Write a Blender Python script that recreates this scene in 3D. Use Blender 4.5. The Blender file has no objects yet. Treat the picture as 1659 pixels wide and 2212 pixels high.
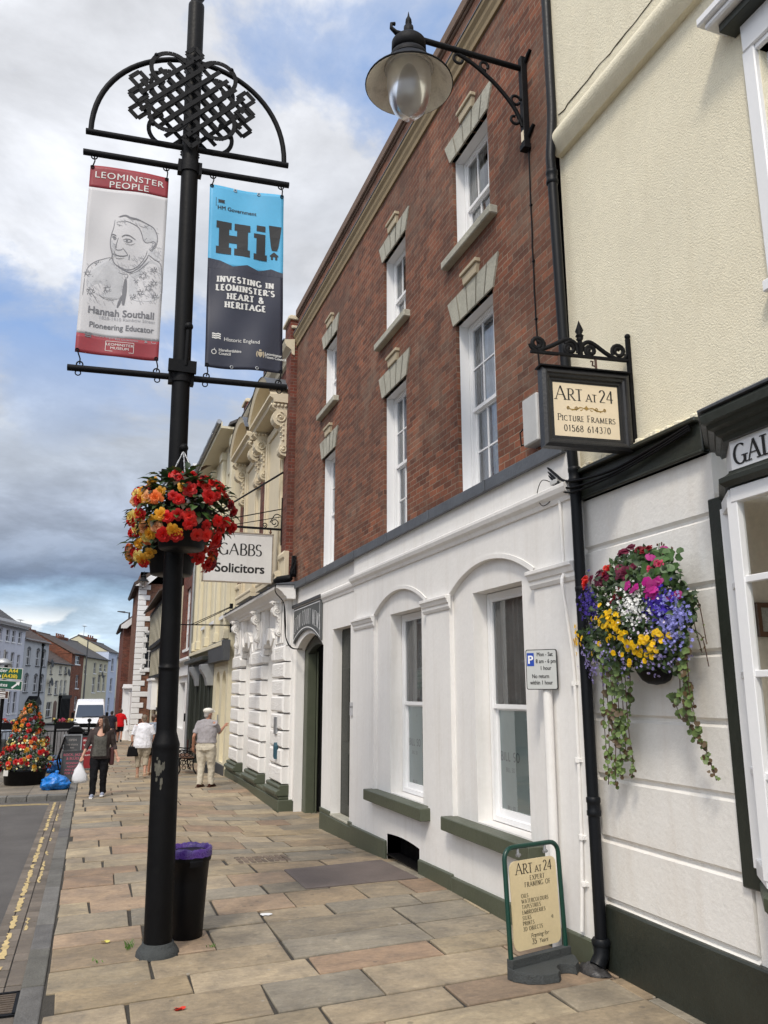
import bpy, bmesh, math, random
from math import sin, cos, tan, pi, radians, sqrt, atan2, hypot, exp
from mathutils import Vector, Matrix, noise as mnoise
random.seed(7)
SC = bpy.context.scene
COL = SC.collection

# ---------------------------------------------------------------- camera
cam_d = bpy.data.cameras.new('camera')
cam = bpy.data.objects.new('camera', cam_d); COL.objects.link(cam)
cam_d.sensor_fit = 'VERTICAL'; cam_d.sensor_height = 24.0; cam_d.sensor_width = 18.0
cam_d.lens = 1720.0 / 2212.0 * 24.0
cam_d.clip_start = 0.05; cam_d.clip_end = 4000
cam.location = (0, 0, 2.1)
cam.rotation_euler = (radians(90 + 12.74), 0, radians(-19.7))
SC.camera = cam

# ---------------------------------------------------------------- world
SUN_EL, SUN_AZ = 50.0, 218.0            # azimuth clockwise from +Y: behind the camera, street side
sv = Vector((sin(radians(SUN_AZ)) * cos(radians(SUN_EL)), cos(radians(SUN_AZ)) * cos(radians(SUN_EL)), sin(radians(SUN_EL))))
W = bpy.data.worlds.new('World'); SC.world = W; W.use_nodes = True

class NT:
    def __init__(s, nt): s.nt = nt
    def n(s, typ, props=None, **inp):
        nd = s.nt.nodes.new(typ)
        for k, v in (props or {}).items(): setattr(nd, k, v)
        for k, v in inp.items():
            key = int(k[1:]) if k[0] == '_' and k[1:].isdigit() else k.replace('_', ' ')
            s.set(nd, key, v)
        return nd
    def set(s, nd, key, v):
        sock = nd.inputs[key]
        if hasattr(v, 'bl_idname') and hasattr(v, 'outputs'): v = v.outputs[0]
        if isinstance(v, bpy.types.NodeSocket): s.nt.links.new(v, sock)
        else:
            if isinstance(v, tuple) and len(v) == 3 and sock.type == 'RGBA': v = (*v, 1)
            sock.default_value = v
    def math(s, op, a, b=None, c=None, clamp=False):
        nd = s.nt.nodes.new('ShaderNodeMath'); nd.operation = op; nd.use_clamp = clamp
        s.set(nd, 0, a)
        if b is not None: s.set(nd, 1, b)
        if c is not None: s.set(nd, 2, c)
        return nd.outputs[0]
    def vmath(s, op, a, b=None):
        nd = s.nt.nodes.new('ShaderNodeVectorMath'); nd.operation = op
        s.set(nd, 0, a)
        if b is not None:
            if op == 'SCALE': s.set(nd, 3, b)
            else: s.set(nd, 1, b)
        return nd.outputs['Value'] if op in ('DOT_PRODUCT', 'LENGTH') else nd.outputs[0]
    def mix(s, fac, a, b, mode='MIX'):
        nd = s.nt.nodes.new('ShaderNodeMix'); nd.data_type = 'RGBA'; nd.blend_type = mode
        s.set(nd, 0, fac); s.set(nd, 6, a); s.set(nd, 7, b)
        return nd.outputs[2]
    def ramp(s, fac, stops, interp='LINEAR'):
        nd = s.nt.nodes.new('ShaderNodeValToRGB'); cr = nd.color_ramp; cr.interpolation = interp
        while len(cr.elements) > 1: cr.elements.remove(cr.elements[-1])
        cr.elements[0].position = stops[0][0]; c = stops[0][1]
        cr.elements[0].color = (c, c, c, 1) if not isinstance(c, tuple) else (*c[:3], 1)
        for p, c in stops[1:]:
            e = cr.elements.new(p); e.color = (c, c, c, 1) if not isinstance(c, tuple) else (*c[:3], 1)
        s.set(nd, 0, fac)
        return nd.outputs[0]
    def noise(s, vec, scale, detail=4, rough=.55, dist=0.0, out=0):
        nd = s.nt.nodes.new('ShaderNodeTexNoise')
        s.set(nd, 'Vector', vec); s.set(nd, 'Scale', scale); s.set(nd, 'Detail', detail)
        s.set(nd, 'Roughness', rough); s.set(nd, 'Distortion', dist)
        return nd.outputs[out]

def build_world():
    nt = W.node_tree; nt.nodes.clear(); g = NT(nt)
    tc = g.n('ShaderNodeTexCoord').outputs['Generated']
    d = g.vmath('NORMALIZE', tc)
    sep = g.n('ShaderNodeSeparateXYZ', _0=d)
    x, y, z = sep.outputs
    sky = g.n('ShaderNodeTexSky', dict(sky_type='NISHITA', sun_disc=False, sun_elevation=radians(SUN_EL), sun_rotation=radians(SUN_AZ), altitude=100, air_density=1.0, dust_density=1.2, ozone_density=1.2))
    # cloud-layer coordinates: directions projected on a flat layer overhead
    zz = g.math('ADD', g.math('MAXIMUM', z, 0.0), 0.22)
    inv = g.math('DIVIDE', 1.0, zz)
    p = g.vmath('SCALE', d, inv)
    n1 = g.noise(g.vmath('ADD', p, (1.9, 4.4, 0.3)), 1.9, 8, .58, .25)
    n2 = g.noise(g.vmath('ADD', p, (3.3, 1.7, 5.1)), 2.9, 8, .6, .2)
    n3 = g.noise(g.vmath('MULTIPLY', d, (1.0, 1.0, 2.2)), 5.5, 6, .6, .3)
    # cloud tone by height above the horizon (dark cloud base low in the sky), edges broken by noise
    zw = g.math('ADD', z, g.math('MULTIPLY', g.math('SUBTRACT', n3, .5), 0.075))
    tone = g.ramp(zw, [(0.0, (.42, .50, .57)), (.088, (.36, .46, .56)), (.112, (.26, .37, .50)), (.128, (.14, .185, .265)), (.165, (.20, .24, .31)),
                       (.205, (.27, .31, .385)), (.27, (.33, .365, .42)), (.36, (.43, .455, .50)), (.50, (.52, .535, .57)), (1.0, (.56, .57, .60))])
    shade = g.ramp(n2, [(.32, .74), (.5, 1.0), (.63, 1.28)])
    cloud = g.mix(1.0, tone, shade, 'MULTIPLY')
    # grey undersides
    under = g.ramp(g.noise(g.vmath('ADD', p, (9.1, 2.2, 0)), 1.9, 5, .55), [(.45, 0.0), (.62, 1.0)])
    lowmid = g.ramp(z, [(.2, .0), (.28, .75), (.42, .5), (.6, .12)])
    cloud = g.mix(g.math('MULTIPLY', under, lowmid), cloud, (.33, .37, .44))
    # gaps of blue higher up
    gap = g.ramp(n1, [(.37, 1.0), (.435, .7), (.495, 0.0)])
    hi = g.ramp(z, [(.26, 0.0), (.40, 1.0)])
    gapm = g.math('MULTIPLY', gap, hi)
    blue = g.mix(1.0, g.vmath('SCALE', sky, .1), (1.22, 1.18, 1.22), 'MULTIPLY')
    blue = g.mix(.7, blue, (.19, .31, .55))
    col = g.mix(g.math('MULTIPLY', gapm, .9), cloud, blue)
    # small bright heap clouds standing on the horizon
    puff = g.ramp(g.noise(g.vmath('MULTIPLY', d, (1.0, 1.0, 1.7)), 11.0, 5, .5), [(.50, 0.0), (.56, 1.0)])
    pm = g.math('MULTIPLY', puff, g.ramp(z, [(.0, 1.0), (.07, 1.0), (.098, 0.0)]))
    col = g.mix(pm, col, (.78, .78, .76))
    # thin cloud glowing round the veiled sun
    sd = g.math('MAXIMUM', g.vmath('DOT_PRODUCT', d, tuple(sv)), 0.0)
    glow = g.math('MULTIPLY', g.math('POWER', sd, 2.5), 1.5)
    col = g.mix(1.0, col, g.mix(g.math('MULTIPLY', glow, .4, clamp=True), (1, 1, 1), (1.0, .93, .84)), 'MULTIPLY'); col = g.mix(1.0, col, g.math('ADD', glow, 1.0), 'MULTIPLY')
    out10 = g.vmath('SCALE', col, 10.0)
    bg = g.n('ShaderNodeBackground', Color=out10, Strength=.1)
    g.n('ShaderNodeOutputWorld', Surface=bg)
build_world()

# ---------------------------------------------------------------- sun + exposure
sun_d = bpy.data.lights.new('sun', 'SUN'); sun_d.energy = 1.5; sun_d.angle = radians(10); sun_d.color = (1, .92, .80)
sun = bpy.data.objects.new('sun', sun_d); COL.objects.link(sun)
sun.rotation_euler = (-sv).to_track_quat('-Z', 'Y').to_euler()
VS = SC.view_settings
VS.view_transform = 'Standard'; VS.look = 'None'; VS.gamma = 1; VS.use_curve_mapping = False; VS.exposure = 0.62

# ---------------------------------------------------------------- mesh helpers
def lin(r, g, b):
    f = lambda c: (c / 255 / 12.92) if c <= 10 else ((c / 255 + .055) / 1.055) ** 2.4
    return (f(r), f(g), f(b))

def frame(ox, oy, heading_deg, oz=0.0):
    """facade frame: s runs along the heading (clockwise from +Y), n points out of the wall (left of s), z up"""
    h = radians(heading_deg); sx, sy = sin(h), cos(h)
    return Matrix(((sx, -sy, 0, ox), (sy, sx, 0, oy), (0, 0, 1, oz), (0, 0, 0, 1)))

class MB:
    def __init__(s, M=None): s.v = []; s.f = []; s.m = []; s.sm = []; s.col = []; s.M = M; s.c = None
    def add(s, vs, fs, mi=0, smooth=False):
        o = len(s.v)
        if s.M is not None: vs = [s.M @ Vector(v) for v in vs]
        s.v += [tuple(v) for v in vs]
        for f in fs: s.f.append([i + o for i in f]); s.m.append(mi); s.sm.append(smooth); s.col.append(s.c)
        return s
    def quad(s, a, b, c, d, mi=0): return s.add([a, b, c, d], [(0, 1, 2, 3)], mi)
    def poly(s, pts, mi=0): return s.add(pts, [tuple(range(len(pts)))], mi)
    def box(s, x0, x1, y0, y1, z0, z1, mi=0):
        v = [(x, y, z) for x in (x0, x1) for y in (y0, y1) for z in (z0, z1)]
        return s.add(v, [(0, 1, 3, 2), (4, 6, 7, 5), (0, 4, 5, 1), (2, 3, 7, 6), (0, 2, 6, 4), (1, 5, 7, 3)], mi)
    def bar(s, a, b, w, h, mi=0, up=(0, 0, 1)):
        a, b = Vector(a), Vector(b); t = (b - a).normalized(); u = Vector(up)
        if abs(t.dot(u)) > .98: u = Vector((1, 0, 0))
        r = t.cross(u).normalized(); u = r.cross(t)
        v = [p + r * sx * w / 2 + u * sz * h / 2 for p in (a, b) for sx, sz in ((-1, -1), (1, -1), (1, 1), (-1, 1))]
        return s.add(v, [(0, 1, 2, 3), (7, 6, 5, 4), (0, 4, 5, 1), (1, 5, 6, 2), (2, 6, 7, 3), (3, 7, 4, 0)], mi)
    def tube(s, pts, r, n=10, mi=0, closed=False, cap=True, flat=1.0):
        pts = [Vector(p) for p in pts]; N = len(pts)
        rr = r if isinstance(r, (list, tuple)) else [r] * N
        vs = []; ref = None
        for i, p in enumerate(pts):
            if closed: t = pts[(i + 1) % N] - pts[i - 1]
            else: t = pts[min(i + 1, N - 1)] - pts[max(i - 1, 0)]
            t.normalize()
            if ref is None:
                ref = Vector((0, 0, 1)) if abs(t.z) < .9 else Vector((1, 0, 0))
            a = t.cross(ref)
            if a.length < 1e-5: a = t.cross(Vector((0, 1, 0)))
            a.normalize(); b = a.cross(t).normalized(); ref = b
            for k in range(n):
                q = 2 * pi * k / n
                vs.append(p + a * cos(q) * rr[i] + b * sin(q) * rr[i] * flat)
        fs = []
        for i in range(N if closed else N - 1):
            j = (i + 1) % N
            for k in range(n): fs.append((i * n + k, i * n + (k + 1) % n, j * n + (k + 1) % n, j * n + k))
        s.add(vs, fs, mi, True)
        if cap and not closed:
            s.add(vs[:n], [tuple(range(n - 1, -1, -1))], mi) if s.M is None else s._capM(vs[:n], True, mi)
            s.add(vs[-n:], [tuple(range(n))], mi) if s.M is None else s._capM(vs[-n:], False, mi)
        return s
    def _capM(s, vs, rev, mi):
        n = len(vs); s.add(vs, [tuple(range(n - 1, -1, -1)) if rev else tuple(range(n))], mi)
    def lathe(s, prof, c=(0, 0, 0), n=24, mi=0, T=None, smooth=True, cap=True, a0=0, a1=2 * pi):
        full = abs(a1 - a0 - 2 * pi) < 1e-6; K = n if full else n + 1
        vs = []
        for r, z in prof:
            for k in range(K):
                q = a0 + (a1 - a0) * k / n; p = Vector((r * cos(q), r * sin(q), z))
                if T is not None: p = T @ p
                vs.append(p + Vector(c))
        fs = []
        for i in range(len(prof) - 1):
            for k in range(n):
                k2 = (k + 1) % K
                fs.append((i * K + k, i * K + k2, (i + 1) * K + k2, (i + 1) * K + k))
        s.add(vs, fs, mi, smooth)
        if cap and full:
            if prof[0][0] > 1e-4: s.add(vs[:K], [tuple(range(K - 1, -1, -1))], mi)
            if prof[-1][0] > 1e-4: s.add(vs[-K:], [tuple(range(K))], mi)
        return s
    def ball(s, c, r, n=12, m=8, mi=0, T=None):
        rx, ry, rz = r if isinstance(r, (tuple, list)) else (r, r, r)
        vs = []; fs = []
        for i in range(m + 1):
            t = pi * i / m
            for k in range(n):
                q = 2 * pi * k / n
                p = Vector((rx * sin(t) * cos(q), ry * sin(t) * sin(q), -rz * cos(t)))
                if T is not None: p = T @ p
                vs.append(p + Vector(c))
        for i in range(m):
            for k in range(n): fs.append((i * n + k, i * n + (k + 1) % n, (i + 1) * n + (k + 1) % n, (i + 1) * n + k))
        return s.add(vs, fs, mi, True)
    def prism(s, poly, axis, lo, hi, mi=0, smooth=False):
        """poly in the two other axes; axis 0: (y,z), 1: (x,z), 2: (x,y)"""
        def P(a, b, t): return ((t, a, b), (a, t, b), (a, b, t))[axis]
        n = len(poly)
        vs = [P(a, b, lo) for a, b in poly] + [P(a, b, hi) for a, b in poly]
        area = sum(poly[i][0] * poly[(i + 1) % n][1] - poly[(i + 1) % n][0] * poly[i][1] for i in range(n))
        flip = (area < 0) ^ (axis == 1)
        fs = [tuple(range(n - 1, -1, -1)), tuple(range(n, 2 * n))] + [(i, (i + 1) % n, n + (i + 1) % n, n + i) for i in range(n)]
        if flip: fs = [tuple(reversed(f)) for f in fs]
        return s.add(vs, fs, mi, smooth)
    def wall(s, s0, s1, z0, z1, ops=(), depth=.15, mi=0, mr=None, n0=0.0, back=None):
        """front skin at n=n0 with openings (a,b,za,zb[,rise]); reveals go in to n0-depth; back=solid thickness"""
        mr = mi if mr is None else mr
        bb = [(o[0], o[1], o[2], o[3] + (o[4] if len(o) > 4 else 0)) for o in ops]
        ss = sorted({s0, s1, *[b[0] for b in bb], *[b[1] for b in bb]}); zs = sorted({z0, z1, *[b[2] for b in bb], *[b[3] for b in bb]})
        ss = [v for v in ss if s0 - 1e-6 <= v <= s1 + 1e-6]; zs = [v for v in zs if z0 - 1e-6 <= v <= z1 + 1e-6]
        for i in range(len(ss) - 1):
            for j in range(len(zs) - 1):
                cs, cz = (ss[i] + ss[i + 1]) / 2, (zs[j] + zs[j + 1]) / 2
                if any(b[0] < cs < b[1] and b[2] < cz < b[3] for b in bb): continue
                s.quad((ss[i + 1], n0, zs[j]), (ss[i], n0, zs[j]), (ss[i], n0, zs[j + 1]), (ss[i + 1], n0, zs[j + 1]), mi)
        for o in ops:
            a, b, za, zb = o[:4]; rise = o[4] if len(o) > 4 else 0
            d = o[5] if len(o) > 5 else depth
            n1 = n0 - d
            s.quad((a, n0, za), (a, n1, za), (a, n1, zb), (a, n0, zb), mr)
            s.quad((b, n1, za), (b, n0, za), (b, n0, zb), (b, n1, zb), mr)
            s.quad((a, n0, za), (b, n0, za), (b, n1, za), (a, n1, za), mr)
            if rise == 0: s.quad((b, n0, zb), (a, n0, zb), (a, n1, zb), (b, n1, zb), mr)
            else:
                arc = arch_pts(a, b, zb, rise)
                zt = zb + rise
                for (p, q) in zip(arc[:-1], arc[1:]):
                    s.quad((q[0], n0, q[1]), (p[0], n0, p[1]), (p[0], n0, zt), (q[0], n0, zt), mi)
                    s.quad((q[0], n0, q[1]), (q[0], n1, q[1]), (p[0], n1, p[1]), (p[0], n0, p[1]), mr)
        if back:
            n1 = n0 - back
            s.quad((s0, n0, z0), (s0, n1, z0), (s0, n1, z1), (s0, n0, z1), mi)
            s.quad((s1, n1, z0), (s1, n0, z0), (s1, n0, z1), (s1, n1, z1), mi)
            s.quad((s0, n0, z1), (s0, n1, z1), (s1, n1, z1), (s1, n0, z1), mi)
            s.quad((s0, n1, z0), (s1, n1, z0), (s1, n1, z1), (s0, n1, z1), mi)
        return s
    def build(s, name, mats, parent=None, local=False, bevel=0, smooth=None, segs=1):
        me = bpy.data.meshes.new(name)
        off = Vector(WL.get(parent.name, (0, 0, 0))) if parent is not None and not local else Vector((0, 0, 0))
        me.from_pydata([tuple(Vector(v) - off) for v in s.v], [], s.f)
        if not isinstance(mats, (list, tuple)): mats = [mats]
        for m in mats: me.materials.append(m)
        me.polygons.foreach_set('material_index', s.m)
        me.polygons.foreach_set('use_smooth', s.sm if smooth is None else [smooth] * len(s.f))
        if any(c is not None for c in s.col):
            at = me.color_attributes.new('Col', 'FLOAT_COLOR', 'CORNER')
            data = []
            for f, c in zip(s.f, s.col): data += [*(c or (1, 1, 1)), 1.0] * len(f)
            at.data.foreach_set('color', data)
        me.update()
        o = bpy.data.objects.new(name, me); COL.objects.link(o)
        if parent is not None: o.parent = parent; WL[o.name] = tuple(off)
        else: WL[o.name] = (0, 0, 0)
        if bevel:
            bv = o.modifiers.new('bevel', 'BEVEL'); bv.width = bevel; bv.segments = segs; bv.limit_method = 'ANGLE'; bv.angle_limit = radians(40)
        return o
WL = {}
def arch_pts(a, b, zs, rise, n=14):
    w = (b - a) / 2; R = (w * w + rise * rise) / (2 * rise); c = (a + b) / 2; cz = zs + rise - R
    t0 = math.asin(min(1, w / R)); t0 = t0 if rise <= w else pi - t0
    return [(c + R * sin(-t0 + 2 * t0 * i / n), cz + R * cos(-t0 + 2 * t0 * i / n)) for i in range(n + 1)]
def thing(name, label, cat, loc=(0, 0, 0), group=None, rz=0.0):
    o = bpy.data.objects.new(name, None); COL.objects.link(o); o.empty_display_size = .2
    o.location = loc; o.rotation_euler = (0, 0, rz); WL[o.name] = tuple(loc)
    return tag(o, label, cat, group)
def tag(o, label=None, cat=None, group=None, kind=None):
    if label: o['label'] = label
    if cat: o['category'] = cat
    if group: o['group'] = group
    if kind: o['kind'] = kind
    return o
def struct(o): o['kind'] = 'structure'; return o
def copy_tree(o, parent=None):
    c = o.copy(); COL.objects.link(c)
    if parent is not None: c.parent = parent
    WL[c.name] = WL.get(o.name, (0, 0, 0))
    for ch in [k for k in o.children]: copy_tree(ch, c)
    return c
def rnd(a, b): return random.uniform(a, b)
# ---------------------------------------------------------------- materials
def newmat(name):
    m = bpy.data.materials.new(name); m.use_nodes = True; nt = m.node_tree; nt.nodes.clear()
    return m, NT(nt)
def finish(m, g, bsdf): g.n('ShaderNodeOutputMaterial', Surface=bsdf); return m
def objco(g): return g.n('ShaderNodeTexCoord').outputs['Object']
def pbr(name, col, rough=.6, var=.08, vs=2.0, bump=0.0, bs=60.0, metal=0.0, spec=.5, dirt=0.0, dcol=(.12, .1, .08), ds=1.3, coat=0.0, attr=False, streak=0.0):
    m, g = newmat(name); co = objco(g)
    c = col
    if attr:
        a = g.n('ShaderNodeAttribute', dict(attribute_name='Col')).outputs['Color']
        c = g.mix(1.0, (*col, 1), a, 'MULTIPLY')
    n = g.noise(co, vs, 6, .62)
    k = g.ramp(n, [(.25, 1 - var), (.75, 1 + var)])
    c = g.mix(1.0, c if not isinstance(c, tuple) else (*c[:3], 1), k, 'MULTIPLY')
    n2 = g.noise(co, vs * 13, 4, .6)
    c = g.mix(1.0, c, g.ramp(n2, [(.3, 1 - var * .6), (.7, 1 + var * .6)]), 'MULTIPLY')
    if dirt:
        dm = g.ramp(g.noise(co, ds, 7, .7, .4), [(.5, 0.0), (.72, 1.0)])
        c = g.mix(g.math('MULTIPLY', dm, dirt), c, dcol)
    if streak:
        st = g.ramp(g.noise(g.vmath('MULTIPLY', co, (3.0, 3.0, .25)), 2.2, 6, .65), [(.5, 0.0), (.75, 1.0)])
        c = g.mix(g.math('MULTIPLY', st, streak), c, dcol)
    b = g.n('ShaderNodeBsdfPrincipled', Base_Color=c, Roughness=rough, Metallic=metal)
    b.inputs['Specular IOR Level'].default_value = spec
    if coat: b.inputs['Coat Weight'].default_value = coat
    g.set(b, 'Roughness', g.ramp(n2, [(.3, max(.02, rough - .08)), (.7, min(1, rough + .08))]))
    if bump:
        bp = g.n('ShaderNodeBump', Height=g.noise(co, bs, 4, .6), Strength=bump, Distance=.02)
        g.set(b, 'Normal', bp)
    return finish(m, g, b)
def brickmat(name, c1, c2, mortar, dark, scale=1.0, bump=.5):
    m, g = newmat(name); co = objco(g)
    geo = g.n('ShaderNodeNewGeometry')
    sn = g.n('ShaderNodeSeparateXYZ', _0=geo.outputs['True Normal']); sp = g.n('ShaderNodeSeparateXYZ', _0=co)
    fx = g.math('GREATER_THAN', g.math('ABSOLUTE', sn.outputs[0]), .7)
    u = g.math('ADD', g.math('MULTIPLY', sp.outputs[1], fx), g.math('MULTIPLY', sp.outputs[0], g.math('SUBTRACT', 1.0, fx)))
    wob = g.noise(co, 9.0, 2, .5)
    v = g.math('ADD', sp.outputs[2], g.math('MULTIPLY', g.math('SUBTRACT', wob, .5), .012))
    vec = g.n('ShaderNodeCombineXYZ', _0=u, _1=v)
    bt = g.n('ShaderNodeTexBrick', dict(offset=.5), Vector=vec, Color1=c1, Color2=c2, Mortar=mortar, Scale=scale)
    for k, val in (('Mortar Size', .007), ('Mortar Smooth', .35), ('Bias', -.1), ('Brick Width', .225), ('Row Height', .077)): bt.inputs[k].default_value = val
    # second brick pattern with the same layout gives each brick its own tone
    b2 = g.n('ShaderNodeTexBrick', dict(offset=.5), Vector=g.vmath('ADD', vec, (.225 * 6, .077 * 8, 0)), Color1=(.52, .55, .60), Color2=(1.35, 1.26, 1.18), Mortar=(1, 1, 1), Scale=scale)
    for k, val in (('Mortar Size', .0), ('Bias', 0.0), ('Brick Width', .225), ('Row Height', .077)): b2.inputs[k].default_value = val
    c = g.mix(.8, bt.outputs[0], b2.outputs[0], 'MULTIPLY')
    big = g.noise(co, .55, 6, .65)
    c = g.mix(g.math('MULTIPLY', g.ramp(big, [(.42, 0.0), (.64, 1.0)]), .65), c, dark)
    fine = g.noise(co, 26, 5, .7)
    c = g.mix(1.0, c, g.ramp(fine, [(.25, .72), (.75, 1.22)]), 'MULTIPLY')
    lime = g.ramp(g.noise(g.vmath('ADD', co, (4, 7, 2)), 1.1, 7, .72), [(.52, 0.0), (.72, .5)])
    c = g.mix(lime, c, mortar)
    soot = g.ramp(g.noise(g.vmath('MULTIPLY', co, (2.2, 2.2, .3)), 1.6, 6, .65), [(.5, 0.0), (.72, .45)])
    c = g.mix(soot, c, (.075, .045, .035))
    b = g.n('ShaderNodeBsdfPrincipled', Base_Color=c, Roughness=.88)
    b.inputs['Specular IOR Level'].default_value = .25
    h = g.math('ADD', g.math('MULTIPLY', bt.outputs['Fac'], -1.0), g.math('MULTIPLY', fine, .5))
    bp = g.n('ShaderNodeBump', Height=h, Strength=bump, Distance=.008); g.set(b, 'Normal', bp)
    return finish(m, g, b)
def glassmat(name, tint=(.75, .8, .8), rough=.02, base=.04, wav=.02, milk=0.0, frk=1.0):
    m, g = newmat(name); co = objco(g)
    bp = g.n('ShaderNodeBump', Height=g.noise(co, 2.2, 2, .5), Strength=wav, Distance=.05)
    tr = g.n('ShaderNodeBsdfTransparent', Color=tint)
    gl = g.n('ShaderNodeBsdfGlossy', Color=(.95, .97, 1.0), Roughness=rough, Normal=bp)
    if milk:
        tl = g.n('ShaderNodeBsdfTranslucent', Color=(.8, .79, .76)); m2 = g.n('ShaderNodeMixShader', Fac=milk); g.set(m2, 1, tr); g.set(m2, 2, tl); tr = m2
    fr = g.n('ShaderNodeFresnel', IOR=1.5, Normal=bp)
    f = g.math('ADD', g.math('MULTIPLY', fr, frk), base, clamp=True)
    mx = g.n('ShaderNodeMixShader', Fac=f); g.set(mx, 1, tr); g.set(mx, 2, gl)
    return finish(m, g, mx)
def leafmat(name, rough=.5):
    m, g = newmat(name); co = objco(g)
    a = g.n('ShaderNodeAttribute', dict(attribute_name='Col')).outputs['Color']
    c = g.mix(1.0, a, g.ramp(g.noise(co, 40, 3, .6), [(.3, .75), (.7, 1.25)]), 'MULTIPLY')
    b = g.n('ShaderNodeBsdfPrincipled', Base_Color=c, Roughness=rough)
    t = g.n('ShaderNodeBsdfTranslucent', Color=c)
    mx = g.n('ShaderNodeMixShader', Fac=.22); g.set(mx, 1, b); g.set(mx, 2, t)
    return finish(m, g, mx)
def petalmat(name, col, var=.25):
    m, g = newmat(name); co = objco(g)
    oi = g.n('ShaderNodeObjectInfo').outputs['Random']
    c = g.mix(1.0, (*col, 1), g.ramp(oi, [(0.0, 1 - var), (1.0, 1 + var)]), 'MULTIPLY')
    c = g.mix(1.0, c, g.ramp(g.noise(co, 30, 3, .5), [(.3, .85), (.7, 1.15)]), 'MULTIPLY')
    b = g.n('ShaderNodeBsdfPrincipled', Base_Color=c, Roughness=.55)
    t = g.n('ShaderNodeBsdfTranslucent', Color=c)
    mx = g.n('ShaderNodeMixShader', Fac=.3); g.set(mx, 1, b); g.set(mx, 2, t)
    return finish(m, g, mx)
def slabmat():
    m, g = newmat('stone_slab'); co = objco(g)
    a = g.n('ShaderNodeAttribute', dict(attribute_name='Col')).outputs['Color']
    n1 = g.noise(co, 2.6, 7, .65, .5); n2 = g.noise(co, 24, 6, .7); n3 = g.noise(g.vmath('MULTIPLY', co, (1, 2.6, 1)), 5, 5, .6, 1.2)
    c = g.mix(1.0, a, g.ramp(n1, [(.28, (.66, .67, .70)), (.72, (1.24, 1.20, 1.12))]), 'MULTIPLY')
    c = g.mix(1.0, c, g.ramp(n3, [(.3, .86), (.7, 1.12)]), 'MULTIPLY')
    c = g.mix(1.0, c, g.ramp(n2, [(.25, .8), (.75, 1.18)]), 'MULTIPLY')
    spots = g.ramp(g.noise(co, 7, 3, .5), [(.66, 0.0), (.72, 1.0)])
    c = g.mix(g.math('MULTIPLY', spots, .35), c, (.10, .09, .075))
    sp2 = g.ramp(g.noise(g.vmath('ADD', co, (31, 5, 0)), 16, 2, .4), [(.72, 0.0), (.75, 1.0)])
    c = g.mix(g.math('MULTIPLY', sp2, .5), c, (.36, .34, .30))
    sta = g.ramp(g.noise(g.vmath('ADD', co, (7, 3, 0)), .9, 8, .72, .6), [(.48, 0.0), (.66, 1.0)])
    c = g.mix(g.math('MULTIPLY', sta, .42), c, (.105, .088, .066))
    gum = g.n('ShaderNodeTexVoronoi', dict(feature='F1'), Vector=co, Scale=3.1); gr = g.ramp(gum.outputs['Distance'], [(.055, 1.0), (.075, 0.0)])
    c = g.mix(g.math('MULTIPLY', gr, .45), c, (.085, .078, .068))
    b = g.n('ShaderNodeBsdfPrincipled', Base_Color=c, Roughness=g.ramp(n1, [(.3, .62), (.7, .85)]))
    b.inputs['Specular IOR Level'].default_value = .35
    h = g.math('ADD', g.math('MULTIPLY', n1, 1.2), g.math('MULTIPLY', n2, .35))
    bp = g.n('ShaderNodeBump', Height=h, Strength=.55, Distance=.02); g.set(b, 'Normal', bp)
    return finish(m, g, b)
M = {}
M['slab'] = slabmat()
M['mortar'] = pbr('mortar_bed', (.045, .040, .032), .95, .3, 6, .5, 50)
M['kerb'] = pbr('granite_kerb', (.135, .13, .118), .85, .3, 4, .6, 40, attr=True, dirt=.4, dcol=(.07, .065, .055), ds=5)
M['paver'] = pbr('brick_paver', (.15, .125, .10), .85, .25, 5, .4, 70, attr=True)
M['asphalt'] = pbr('asphalt', (.105, .098, .092), .9, .2, 1.2, .6, 140, dirt=.3, dcol=(.06, .055, .05))
M['yellow'] = pbr('road_yellow', (.54, .41, .19), .8, .25, 9, .2, 60, dirt=.6, dcol=(.17, .14, .10), ds=16)
M['ground'] = pbr('far_ground', (.10, .10, .085), .95, .2, .3)
M['brick'] = brickmat('old_red_brick', (.245, .092, .052), (.150, .063, .042), (.25, .195, .145), (.115, .068, .050))
M['brick2'] = brickmat('dark_red_brick', (.19, .052, .034), (.14, .042, .03), (.20, .15, .12), (.10, .04, .03))
M['brick3'] = brickmat('far_orange_brick', (.23, .075, .04), (.17, .055, .035), (.2, .15, .11), (.14, .06, .04))
M['stone'] = pbr('pale_sandstone', (.40, .385, .315), .85, .18, 3, .5, 30, dirt=.35, dcol=(.15, .13, .095), ds=2.2)
M['buff'] = pbr('buff_cornice', (.27, .20, .11), .8, .12, 2, .2, 30, dirt=.3, dcol=(.15, .11, .07))
M['buffkey'] = pbr('buff_keystone', (.43, .36, .25), .8, .12, 3, .2, 30)
M['coping'] = pbr('dark_coping', (.16, .105, .075), .9, .2, 3, .4, 30)
M['lead'] = pbr('lead_sheet', (.115, .125, .14), .55, .2, 3, .3, 12, metal=.3, dirt=.4, dcol=(.06, .065, .075))
M['white'] = pbr('white_stucco', (.78, .762, .735), .75, .035, 1.6, .14, 18, dirt=.16, dcol=(.52, .47, .40), ds=.9, streak=.24)
M['whiteash'] = pbr('white_ashlar', (.77, .75, .71), .8, .04, 1.6, .22, 26, dirt=.25, dcol=(.56, .49, .41), ds=.8, streak=.3)
M['wpaint'] = pbr('white_gloss_paint', (.80, .80, .80), .4, .02, 3, .05, 15)
M['cream'] = pbr('cream_roughcast', (.80, .735, .56), .9, .06, .9, .55, 70, dirt=.22, dcol=(.56, .48, .32), ds=.45, streak=.16)
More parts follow.
